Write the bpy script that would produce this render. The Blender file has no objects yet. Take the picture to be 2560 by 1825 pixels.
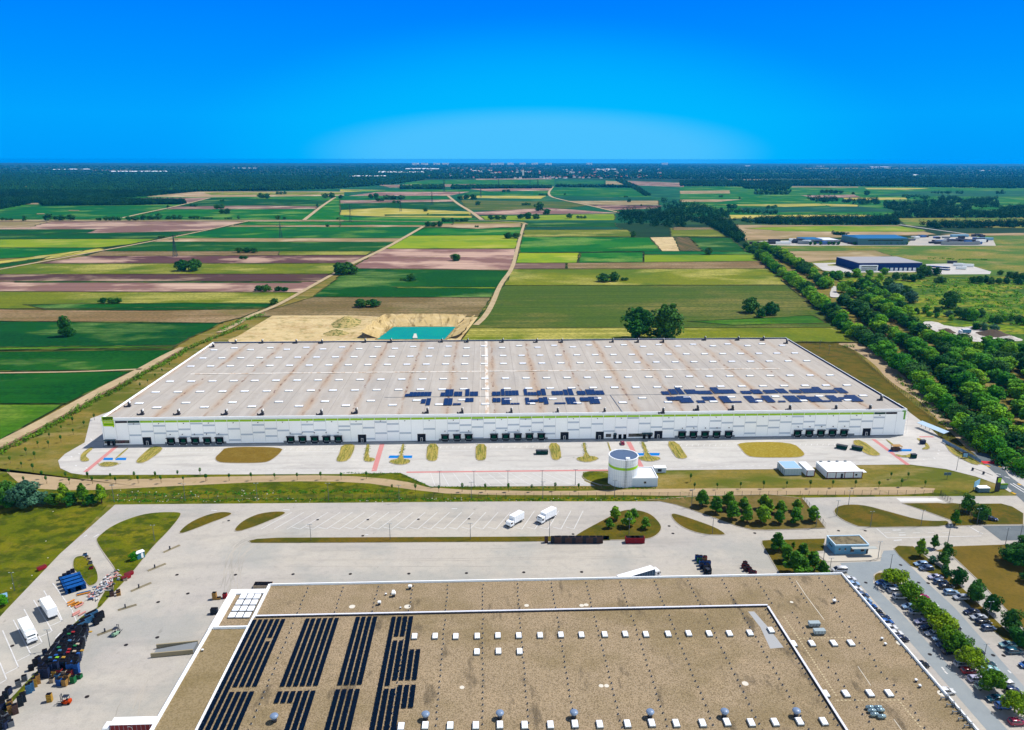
import bpy, bmesh, math, random
from mathutils import Vector, Matrix, noise as mnoise
R = math.radians
rnd = random.Random(7)
S = bpy.context.scene
COL = S.collection
# ---------------------------------------------------------------- camera
F_PX, W_PX, H_PX = 1850.0, 2560.0, 1825.0
CAM_H = 130.0
PITCH = math.atan(514.5 / F_PX); YAW = R(2.18); ROLL = 0.0012
_h = Vector((math.sin(YAW), math.cos(YAW), 0)); _r = Vector((math.cos(YAW), -math.sin(YAW), 0)); _z = Vector((0, 0, 1))
FW = _h * math.cos(PITCH) - _z * math.sin(PITCH); UP0 = _h * math.sin(PITCH) + _z * math.cos(PITCH)
RT = _r * math.cos(ROLL) + UP0 * math.sin(ROLL); UP = UP0 * math.cos(ROLL) - _r * math.sin(ROLL)
CP = Vector((0, 0, CAM_H))
cd = bpy.data.cameras.new('camera'); cam = bpy.data.objects.new('camera', cd); COL.objects.link(cam)
cd.sensor_width = 36; cd.lens = F_PX / W_PX * 36; cd.clip_start = 1; cd.clip_end = 60000
cam.matrix_world = Matrix(((RT.x, UP.x, -FW.x, 0), (RT.y, UP.y, -FW.y, 0), (RT.z, UP.z, -FW.z, CAM_H), (0, 0, 0, 1)))
S.camera = cam
# ---------------------------------------------------------------- sky + sun
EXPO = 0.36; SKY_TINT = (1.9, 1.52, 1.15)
HAZE, HAZE_C = 3.4e-5, (0.0, 0.36, 1.0, 1)
SUN_EL, SUN_AZ = R(56), math.atan2(0.36, 0.93)   # azimuth measured from +X towards +Y
sv = Vector((math.cos(SUN_EL) * math.cos(SUN_AZ), math.cos(SUN_EL) * math.sin(SUN_AZ), math.sin(SUN_EL)))
w = bpy.data.worlds.new("World"); S.world = w; w.use_nodes = True
nt = w.node_tree; N = nt.nodes; L = nt.links; N.clear()
out = N.new('ShaderNodeOutputWorld'); bg = N.new('ShaderNodeBackground'); bg.inputs[1].default_value = 0.15
tc = N.new('ShaderNodeTexCoord'); sky = N.new('ShaderNodeTexSky'); sky.sky_type = 'NISHITA'; sky.sun_disc = False
sky.sun_elevation = SUN_EL; sky.sun_rotation = math.pi / 2 - SUN_AZ; sky.altitude = 200; sky.dust_density = 0.4; sky.ozone_density = 2.0
sep = N.new('ShaderNodeSeparateXYZ'); L.new(tc.outputs['Generated'], sep.inputs[0])
mx = N.new('ShaderNodeMath'); mx.operation = 'MAXIMUM'; mx.inputs[1].default_value = 0.012; L.new(sep.outputs[2], mx.inputs[0])
cmb = N.new('ShaderNodeCombineXYZ'); L.new(sep.outputs[0], cmb.inputs[0]); L.new(sep.outputs[1], cmb.inputs[1]); L.new(mx.outputs[0], cmb.inputs[2])
L.new(cmb.outputs[0], sky.inputs[0])
def mth(op, a, b=None, clamp=False):
    n = N.new('ShaderNodeMath'); n.operation = op; n.use_clamp = clamp
    for i, v in enumerate((a, b)):
        if v is None: continue
        if isinstance(v, (int, float)): n.inputs[i].default_value = v
        else: L.new(v, n.inputs[i])
    return n.outputs[0]
def mixc(f, a, b):
    n = N.new('ShaderNodeMix'); n.data_type = 'RGBA'
    for i, v in ((0, f), (6, a), (7, b)):
        if isinstance(v, (tuple, float, int)): n.inputs[i].default_value = v
        else: L.new(v, n.inputs[i])
    return n.outputs[2]
SKY_K = 1 / (0.15 * 2 ** EXPO)
def skc(r, g_, b_): return tuple([((v / 255 + .055) / 1.055) ** 2.4 if v > 10 else v / 3295. for v in (r, g_, b_)]) + (1,)
# unseen sky outside the view: retinted, boosted low to light the facade, dimmed overhead
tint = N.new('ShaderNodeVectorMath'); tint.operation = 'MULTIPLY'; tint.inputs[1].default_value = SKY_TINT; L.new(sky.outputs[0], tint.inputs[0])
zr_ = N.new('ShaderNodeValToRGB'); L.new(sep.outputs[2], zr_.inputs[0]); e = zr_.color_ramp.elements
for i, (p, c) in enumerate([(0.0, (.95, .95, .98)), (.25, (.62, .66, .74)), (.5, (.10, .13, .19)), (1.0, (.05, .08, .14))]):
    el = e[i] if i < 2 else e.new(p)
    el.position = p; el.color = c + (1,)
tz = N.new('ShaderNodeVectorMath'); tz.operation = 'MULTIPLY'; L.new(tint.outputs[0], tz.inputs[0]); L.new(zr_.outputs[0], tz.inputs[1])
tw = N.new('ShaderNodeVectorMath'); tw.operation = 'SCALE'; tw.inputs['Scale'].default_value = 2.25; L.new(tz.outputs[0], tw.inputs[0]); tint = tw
# deep azure band in the north, by elevation
rp = N.new('ShaderNodeValToRGB'); L.new(sep.outputs[2], rp.inputs[0]); e = rp.color_ramp.elements
for i, (p, c) in enumerate([(0.0, skc(2, 158, 252)), (0.05, skc(2, 164, 255)), (0.11, skc(0, 148, 255)), (0.20, skc(0, 124, 255)), (0.34, skc(4, 98, 235))]):
    el = e[i] if i < 2 else e.new(p)
    el.position = p; el.color = c
ydir = mth('MAXIMUM', sep.outputs[1], 0.05)
u = mth('DIVIDE', sep.outputs[0], ydir); v = mth('DIVIDE', sep.outputs[2], ydir)
def ell(u0, v0, ru, rv, lo, hi):
    q = mth('ADD', mth('POWER', mth('ABSOLUTE', mth('DIVIDE', mth('SUBTRACT', u, u0), ru)), 2.0), mth('POWER', mth('ABSOLUTE', mth('DIVIDE', mth('SUBTRACT', v, v0), rv)), 2.0))
    m = N.new('ShaderNodeMapRange'); m.interpolation_type = 'SMOOTHSTEP'; m.inputs[1].default_value = lo; m.inputs[2].default_value = hi; m.inputs[3].default_value = 1; m.inputs[4].default_value = 0; L.new(q, m.inputs[0]); return m.outputs[0]
c1 = mixc(mth('MULTIPLY', ell(.09, .0, .52, .18, 0.0, 1.0), .66), rp.outputs[0], skc(0, 196, 255))
c2 = mixc(mth('MULTIPLY', ell(.075, .008, .285, .054, .40, 1.25), .56), c1, skc(98, 200, 255))
sc = N.new('ShaderNodeVectorMath'); sc.operation = 'SCALE'; sc.inputs['Scale'].default_value = SKY_K; L.new(c2, sc.inputs[0])
fy = N.new('ShaderNodeMapRange'); fy.interpolation_type = 'SMOOTHSTEP'; fy.inputs[1].default_value = .25; fy.inputs[2].default_value = .65; L.new(sep.outputs[1], fy.inputs[0])
fz = N.new('ShaderNodeMapRange'); fz.interpolation_type = 'SMOOTHSTEP'; fz.inputs[1].default_value = .30; fz.inputs[2].default_value = .5; fz.inputs[3].default_value = 1; fz.inputs[4].default_value = 0; L.new(sep.outputs[2], fz.inputs[0])
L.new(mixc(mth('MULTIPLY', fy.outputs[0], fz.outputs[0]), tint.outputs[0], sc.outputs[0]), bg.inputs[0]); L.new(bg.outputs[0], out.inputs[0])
sd = bpy.data.lights.new('sun', 'SUN'); sd.energy = 5.0; sd.angle = R(0.5); sd.color = (1.0, 0.95, 0.87)
so = bpy.data.objects.new('sun', sd); COL.objects.link(so); so.rotation_euler = sv.to_track_quat('Z', 'Y').to_euler(); so.location = (0, 0, 300)
S.view_settings.view_transform = 'Standard'; S.view_settings.look = 'None'; S.view_settings.gamma = 1; S.view_settings.exposure = EXPO
S.render.engine = 'CYCLES'
# ---------------------------------------------------------------- pixel -> place on a level plane
def G(px, py, z=0.0):
    d = FW * F_PX + RT * (px - W_PX / 2) - UP * (py - H_PX / 2)
    if d.z > -2.0: d.z = -2.0
    t = (CAM_H - z) / -d.z
    return Vector((d.x * t, d.y * t, z))
def GY(px, py, Y):           # on the vertical plane y = Y
    d = FW * F_PX + RT * (px - W_PX / 2) - UP * (py - H_PX / 2)
    t = Y / d.y
    return Vector((d.x * t, Y, CAM_H + d.z * t))
def reg(ox, oy, s): return lambda x, y: (ox + x / s, oy + y / s)
A1, A2, A3 = reg(0, 380, 2.649), reg(850, 380, 2.649), reg(1700, 380, 2.649)
B1, B2, B3 = reg(0, 820, 2.649), reg(850, 820, 2.649), reg(1700, 820, 2.649)
C1, C2, C3, C4 = [reg(640 * i, 1220, 3.559) for i in range(4)]
D1, D2, D3, D4 = [reg(640 * i, 1520, 3.559) for i in range(4)]
E1, E2 = reg(480, 1530, 5.507), reg(760, 1530, 5.507)
PF, PG, PH = reg(2110, 1400, 7.734), reg(2300, 1560, 6.127), reg(0, 1600, 7.217)
K1 = reg(0, 1040, 4.38); K2 = reg(1860, 560, 3.254); K3 = reg(540, 770, 3.254); K4 = reg(130, 1370, 10.355)
K5 = reg(20, 1460, 7.593); K6 = reg(500, 1440, 10.15); K7 = reg(1700, 1370, 10.355); K8 = reg(2160, 1000, 5.695)
def g(rf, x, y, z=0.0): return G(*rf(x, y), z)
# ---------------------------------------------------------------- materials
def lin(c, k=0.62):
    o = []
    for v in c:
        v /= 255.0
        o.append((v / 12.92 if v <= .04045 else ((v + .055) / 1.055) ** 2.4) * k)
    return (o[0], o[1], o[2], 1)
MATS = {}
def mat(name, base, rough=.85, layers=(), bump=0, metal=0, spec=.3, bscale=4, rand=0, k=.62, coat=0, emis=0, stripes=None):
    if name in MATS: return MATS[name]
    m = bpy.data.materials.new(name); m.use_nodes = True; nt = m.node_tree; N = nt.nodes; L = nt.links
    b = N['Principled BSDF']; b.inputs['Roughness'].default_value = rough; b.inputs['Metallic'].default_value = metal
    b.inputs['Specular IOR Level'].default_value = spec if rough < .8 else min(spec, .04); b.inputs['Coat Weight'].default_value = coat
    col = lin(base, k)
    rgb = N.new('ShaderNodeRGB'); rgb.outputs[0].default_value = col; cur = rgb.outputs[0]
    tc = N.new('ShaderNodeTexCoord')
    for (sx, sy, amt, c2, lo, hi, det) in layers:
        mp = N.new('ShaderNodeMapping'); mp.inputs['Scale'].default_value = (sx, sy, max(sx, sy)); L.new(tc.outputs['Object'], mp.inputs[0])
        mp.inputs['Location'].default_value = (rnd.uniform(0, 50), rnd.uniform(0, 50), 0)
        nz = N.new('ShaderNodeTexNoise'); nz.inputs['Scale'].default_value = 1; nz.inputs['Detail'].default_value = det; nz.inputs['Roughness'].default_value = .6
        L.new(mp.outputs[0], nz.inputs['Vector'])
        mr = N.new('ShaderNodeMapRange'); mr.inputs[1].default_value = lo; mr.inputs[2].default_value = hi; mr.inputs[3].default_value = 0; mr.inputs[4].default_value = amt
        L.new(nz.outputs[0], mr.inputs[0])
        mi = N.new('ShaderNodeMix'); mi.data_type = 'RGBA'; L.new(mr.outputs[0], mi.inputs[0]); L.new(cur, mi.inputs[6]); mi.inputs[7].default_value = lin(c2, k)
        cur = mi.outputs[2]
    if stripes:
        (per, c2, amt, axis) = stripes
        mp = N.new('ShaderNodeMapping'); L.new(tc.outputs['Object'], mp.inputs[0])
        wv = N.new('ShaderNodeTexWave'); wv.bands_direction = axis; wv.inputs['Scale'].default_value = 0.314 / per * 1.0; wv.inputs['Distortion'].default_value = .6; wv.inputs['Detail'].default_value = 1
        L.new(mp.outputs[0], wv.inputs[0])
        mr = N.new('ShaderNodeMapRange'); mr.inputs[4].default_value = amt; L.new(wv.outputs['Fac'], mr.inputs[0])
        mi = N.new('ShaderNodeMix'); mi.data_type = 'RGBA'; L.new(mr.outputs[0], mi.inputs[0]); L.new(cur, mi.inputs[6]); mi.inputs[7].default_value = lin(c2, k)
        cur = mi.outputs[2]
    if rand:
        oi = N.new('ShaderNodeObjectInfo'); hs = N.new('ShaderNodeHueSaturation')
        mr = N.new('ShaderNodeMapRange'); mr.inputs[3].default_value = 1 - rand; mr.inputs[4].default_value = 1 + rand; L.new(oi.outputs['Random'], mr.inputs[0])
        L.new(mr.outputs[0], hs.inputs['Value']); L.new(cur, hs.inputs['Color'])
        mr2 = N.new('ShaderNodeMapRange'); mr2.inputs[3].default_value = .5 + rand * .08; mr2.inputs[4].default_value = .5 - rand * .08; L.new(oi.outputs['Random'], mr2.inputs[0]); L.new(mr2.outputs[0], hs.inputs['Hue'])
        cur = hs.outputs[0]
    L.new(cur, b.inputs['Base Color'])
    if bump:
        nz = N.new('ShaderNodeTexNoise'); nz.inputs['Scale'].default_value = bscale; nz.inputs['Detail'].default_value = 3; L.new(tc.outputs['Object'], nz.inputs['Vector'])
        bp = N.new('ShaderNodeBump'); bp.inputs['Strength'].default_value = bump; bp.inputs['Distance'].default_value = .3; L.new(nz.outputs[0], bp.inputs['Height']); L.new(bp.outputs[0], b.inputs['Normal'])
    MATS[name] = m; return m
# ---------------------------------------------------------------- mesh builder
class MB:
    def __init__(s): s.v = []; s.f = []; s.m = []
    def add(s, vs, fs, mi=0):
        o = len(s.v); s.v += [tuple(p) for p in vs]; s.f += [tuple(i + o for i in f) for f in fs]; s.m += [mi] * len(fs); return s
    def box(s, c, d, rz=0, mi=0, base=False, tx=1, ty=1):
        cx, cy, cz = c; hx, hy, hz = d[0] / 2, d[1] / 2, d[2] / 2
        if base: cz += hz
        ca, sa = math.cos(rz), math.sin(rz); vs = []
        for z in (-1, 1):
            ex, ey = (hx * tx, hy * ty) if z > 0 else (hx, hy)
            for (x, y) in ((-ex, -ey), (ex, -ey), (ex, ey), (-ex, ey)):
                vs.append((cx + x * ca - y * sa, cy + x * sa + y * ca, cz + z * hz))
        return s.add(vs, [(3, 2, 1, 0), (4, 5, 6, 7), (0, 1, 5, 4), (1, 2, 6, 5), (2, 3, 7, 6), (3, 0, 4, 7)], mi)
    def prism(s, pts, z0, z1, mi=0, mtop=None):
        n = len(pts); a = sum(pts[i][0] * pts[(i + 1) % n][1] - pts[(i + 1) % n][0] * pts[i][1] for i in range(n))
        if a < 0: pts = pts[::-1]
        vs = [(p[0], p[1], z0) for p in pts] + [(p[0], p[1], z1) for p in pts]
        s.add(vs, [(i, (i + 1) % n, (i + 1) % n + n, i + n) for i in range(n)], mi)
        return s.add([(p[0], p[1], z1) for p in pts], [tuple(range(n))], mi if mtop is None else mtop)
    def sheet(s, pts, z, mi=0):
        n = len(pts); a = sum(pts[i][0] * pts[(i + 1) % n][1] - pts[(i + 1) % n][0] * pts[i][1] for i in range(n))
        if a < 0: pts = pts[::-1]
        return s.add([(p[0], p[1], z) for p in pts], [tuple(range(n))], mi)
    def line(s, pts, wd, z, mi=0, h=0):
        for a, b in zip(pts, pts[1:]):
            d = Vector((b[0] - a[0], b[1] - a[1])); l = d.length
            if l < 1e-4: continue
            n = Vector((-d.y, d.x)) / l * wd / 2; e = d / l * (wd * .35 if len(pts) > 2 else 0)
            q = [(a[0] - e.x + n.x, a[1] - e.y + n.y), (a[0] - e.x - n.x, a[1] - e.y - n.y), (b[0] + e.x - n.x, b[1] + e.y - n.y), (b[0] + e.x + n.x, b[1] + e.y + n.y)]
            if h: s.prism(q, z, z + h, mi)
            else: s.add([(x, y, z) for x, y in q], [(0, 1, 2, 3)], mi)
        return s
    def ribbon(s, pts, wd, z, mi=0):
        n = len(pts); vs = []
        for i, p in enumerate(pts):
            a = pts[max(i - 1, 0)]; b = pts[min(i + 1, n - 1)]; d = Vector((b[0] - a[0], b[1] - a[1])).normalized()
            ww = wd[i] if isinstance(wd, (list, tuple)) else wd
            vs += [(p[0] - d.y * ww / 2, p[1] + d.x * ww / 2, z), (p[0] + d.y * ww / 2, p[1] - d.x * ww / 2, z)]
        return s.add(vs, [(2 * i, 2 * i + 1, 2 * i + 3, 2 * i + 2) for i in range(n - 1)], mi)
    def cyl(s, p, q, r0, r1=None, n=8, mi=0, cap=True):
        r1 = r0 if r1 is None else r1; p = Vector(p); q = Vector(q); d = (q - p).normalized()
        u = d.orthogonal().normalized(); v = d.cross(u); vs = []
        for c, r in ((p, r0), (q, r1)):
            for i in range(n):
                a = 2 * math.pi * i / n; vs.append(c + (u * math.cos(a) + v * math.sin(a)) * r)
        fs = [(i, (i + 1) % n, (i + 1) % n + n, i + n) for i in range(n)]
        if cap: fs += [tuple(range(n))[::-1], tuple(range(n, 2 * n))]
        return s.add(vs, fs, mi)
    def sph(s, c, r, n=8, m=5, mi=0, sz=1, half=False):
        vs = []; fs = []
        for j in range(m + 1):
            ph = math.pi * (j / m) * (.5 if half else 1)
            for i in range(n):
                a = 2 * math.pi * i / n; vs.append((c[0] + r * math.sin(ph) * math.cos(a), c[1] + r * math.sin(ph) * math.sin(a), c[2] + r * sz * math.cos(ph)))
        for j in range(m):
            for i in range(n): fs.append((j * n + i, (j + 1) * n + i, (j + 1) * n + (i + 1) % n, j * n + (i + 1) % n))
        return s.add(vs, fs, mi)
    def xf(s, M): s.v = [tuple(M @ Vector(p)) for p in s.v]; return s
    def build(s, name, mats, parent=None, smooth=False, loc=None, rz=0):
        me = bpy.data.meshes.new(name); me.from_pydata(s.v, [], s.f)
        if not isinstance(mats, (list, tuple)): mats = [mats]
        for m in mats: me.materials.append(m)
        if len(mats) > 1: me.polygons.foreach_set('material_index', s.m)
        if smooth: me.polygons.foreach_set('use_smooth', [True] * len(s.f))
        me.update(); o = bpy.data.objects.new(name, me); COL.objects.link(o)
        if parent is not None: o.parent = parent
        if loc is not None: o.location = loc
        if rz: o.rotation_euler.z = rz
        return o
def tag(o, label=None, cat=None, group=None, kind=None):
    if label: o['label'] = label
    if cat: o['category'] = cat
    if group: o['group'] = group
    if kind: o['kind'] = kind
    return o
def thing(name, label, cat, loc=(0, 0, 0), rz=0, group=None):
    o = bpy.data.objects.new(name, None); COL.objects.link(o); o.location = loc; o.rotation_euler.z = rz; o.empty_display_size = .5
    return tag(o, label, cat, group)
def copy_tree(o, parent=None):
    c = o.copy(); COL.objects.link(c)
    if parent is not None: c.parent = parent
    for ch in [x for x in KIDS.get(o.name, [])] if o.name in KIDS else list(o.children): copy_tree(ch, c)
    return c
KIDS = {}
def dup(proto, loc, rz=0, sc=1, label=None, group=None, color=None, szz=None):
    c = copy_tree(proto); c.location = loc; c.rotation_euler = (0, 0, rz); c.scale = (sc, sc, szz or sc)
    if label: c['label'] = label
    if group: c['group'] = group
    if color is not None:
        for ch in c.children:
            if ch.get('paint'):
                ch.material_slots[0].link = 'OBJECT'; ch.material_slots[0].material = color
    return c
ORD = 'first second third fourth fifth sixth seventh eighth ninth tenth eleventh twelfth thirteenth fourteenth fifteenth sixteenth seventeenth eighteenth nineteenth twentieth'.split()
def ordw(i):
    if i < 20: return ORD[i]
    t = {2: 'twenty', 3: 'thirty', 4: 'forty', 5: 'fifty', 6: 'sixty', 7: 'seventy'}[(i + 1) // 10]
    return t + ('-' + ORD[(i + 1) % 10 - 1] if (i + 1) % 10 else 'th').replace('y-', 'y-')
def chaikin(pts, n=2, closed=True):
    for _ in range(n):
        q = []; m = len(pts)
        for i in range(m if closed else m - 1):
            a, b = Vector(pts[i]), Vector(pts[(i + 1) % m]); q += [a * .75 + b * .25, a * .25 + b * .75]
        pts = q if closed else [Vector(pts[0])] + q + [Vector(pts[-1])]
    return pts
def heading(a, b): return math.atan2(b.y - a.y, b.x - a.x)
# prototypes are collected here and deleted at the end if unused
PROTOS = []
# ================================================================ GROUND AND FIELDS
NZ = lambda sx, sy, amt, c, lo=.45, hi=.65, det=4: (sx, sy, amt, c, lo, hi, det)
ST = lambda c, amt=.55, lo=.52, hi=.66: (.008, .012, min(1, amt * 1.25), c, lo - .045, hi - .06, 5)
RW = lambda c, amt=.4: (.0025, .22, amt, c, .42, .62, 3)
FN = lambda c, amt=.4: (.35, .5, amt, c, .42, .6, 3)
fm = lambda n, c, *l: mat(n, c, layers=l, rand=.15, k=.69)
FM = {
 'green': fm('crop_green', (22, 108, 28), NZ(.012, .012, .65, (60, 136, 28), .48, .6), ST((150, 180, 74), .5, .57, .67), RW((12, 84, 30), .6), FN((10, 92, 26), .5)),
 'dgreen': fm('crop_dark_green', (12, 72, 18), NZ(.012, .012, .6, (36, 96, 22), .48, .6), ST((140, 166, 84), .55, .58, .7), RW((8, 60, 20), .65), FN((26, 100, 20), .5)),
 'bgreen': fm('crop_blue_green', (26, 92, 58), ST((20, 70, 52), .6), ST((96, 140, 80), .4, .6, .7), RW((18, 76, 50))),
 'olive': fm('crop_olive', (130, 138, 24), NZ(.01, .01, .8, (76, 112, 22), .46, .6), ST((196, 186, 96), .75, .54, .67), RW((92, 104, 20), .5), FN((84, 98, 20), .5)),
 'olive2': fm('crop_sparse_green', (94, 112, 32), (.006, .012, .8, (160, 140, 76), .48, .64, 5), RW((66, 94, 26), .7), FN((60, 84, 24), .6)),
 'green2': fm('crop_mid_green', (66, 116, 18), NZ(.012, .012, .8, (104, 146, 24), .46, .6), ST((150, 158, 70), .5, .56, .68), RW((50, 94, 16), .5), FN((44, 88, 14), .5)),
 'lime': fm('crop_lime', (144, 164, 20), NZ(.012, .012, .75, (92, 140, 26), .48, .62), ST((196, 186, 90), .5, .58, .70), RW((116, 136, 22), .5)),
 'straw': fm('crop_straw', (196, 182, 76), ST((150, 152, 58), .7, .45, .6), RW((172, 160, 72), .5), NZ(.02, .02, .5, (220, 204, 136), .5, .65)),
 'tan': fm('soil_tan', (180, 156, 118), ST((142, 128, 78), .7, .45, .6), RW((150, 128, 96), .5), NZ(.012, .012, .6, (216, 196, 164), .52, .66)),
 'mauve': fm('soil_mauve', (136, 106, 94), ST((204, 176, 152), .85, .52, .64), RW((104, 78, 70), .6), NZ(.02, .02, .4, (120, 104, 64), .55, .7)),
 'dmauve': fm('soil_dark', (98, 70, 66), ST((196, 166, 142), .9, .54, .65), RW((76, 52, 50), .6), NZ(.02, .02, .35, (112, 96, 56), .55, .7)),
 'stubble': fm('soil_stubble', (146, 118, 82), ST((184, 156, 120), .7, .5, .64), RW((104, 96, 50), .6), FN((94, 86, 46), .6), NZ(.012, .012, .55, (112, 112, 52), .55, .66)),
 'sand': mat('bare_sand', (216, 192, 140), k=.66, layers=[NZ(.03, .06, .7, (180, 150, 98)), NZ(.12, .12, .7, (150, 138, 80), .52, .64), NZ(.5, .5, .4, (236, 222, 186))], bump=.4, bscale=.5),
 'meadow': fm('dry_meadow', (138, 134, 52), ST((84, 118, 38), .85, .46, .58), NZ(.02, .03, .7, (178, 150, 92), .52, .66), FN((66, 96, 28), .5)),
 'scrub': fm('scrub_meadow', (126, 148, 18), NZ(.015, .03, .85, (52, 96, 18), .45, .58), NZ(.03, .06, .75, (170, 152, 54), .52, .62), NZ(.2, .2, .7, (44, 80, 20), .46, .58)),
 'orchard': fm('orchard_rows', (120, 96, 60), NZ(.5, .01, .8, (58, 78, 40), .45, .55, 1)),
}
GROUND = mat('far_country', (58, 96, 44), layers=[NZ(.0006, .0025, .9, (30, 66, 30), .42, .5), NZ(.001, .004, .6, (88, 116, 56), .56, .66), NZ(.0012, .006, .6, (186, 170, 122), .63, .70), NZ(.01, .04, .5, (16, 42, 20))])
gb = MB(); gb.sheet([(-26000, -600), (26000, -600), (26000, 26000), (-26000, 26000)], 0)
tag(gb.build('ground', GROUND), kind='structure')
near = MB(); near.sheet([G(-900, 2300), G(3500, 2300), G(3500, 640), (G(3500, 640).x, G(2560, 640).y + 5, 0), G(-900, 640)], .02)
VERGE = mat('dry_grass', (148, 130, 58), layers=[NZ(.02, .05, .85, (92, 108, 26), .45, .6), NZ(.05, .12, .6, (182, 160, 108), .5, .66), NZ(.5, .5, .4, (100, 104, 44)), NZ(2.5, 2.5, .3, (86, 92, 40))], bump=.3, bscale=1)
tag(near.build('verge_ground', VERGE), kind='structure')
FZ = [0.05]
MARG = MB()
def ragged(P):
    if max(p.y for p in P) > 3500: return P
    o = []
    for a_, c_ in zip(P, P[1:] + P[:1]):
        n = 14
        for i in range(n):
            p = a_.lerp(c_, i / n); d = (c_ - a_); nrm = Vector((-d.y, d.x, 0)).normalized(); q = mnoise.noise(Vector((p.x * .02, p.y * .05, 3.1))) + .5 * mnoise.noise(Vector((p.x * .09, p.y * .2, 1.7)))
            o.append(p + nrm * q * min(5.0, p.y * .0032) * (1 if i else .0))
    return o
def p_y(P): return sum(p.y for p in P) / len(P)
def fld(c, rf, *pts, dz=.004):
    FZ[0] += dz
    P = ragged([G(*(rf(*p) if rf else p)) for p in pts]); b = MB()
    if max(p.y for p in P) < 2600 and c not in ('sand',):
        for a_, c_ in zip(P, P[1:] + P[:1]): MARG.line([a_, c_], .9 + p_y(P) * .0009, .62)
    b.sheet(P, FZ[0])
    return tag(b.build('field', FM[c]), kind='structure')
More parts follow.
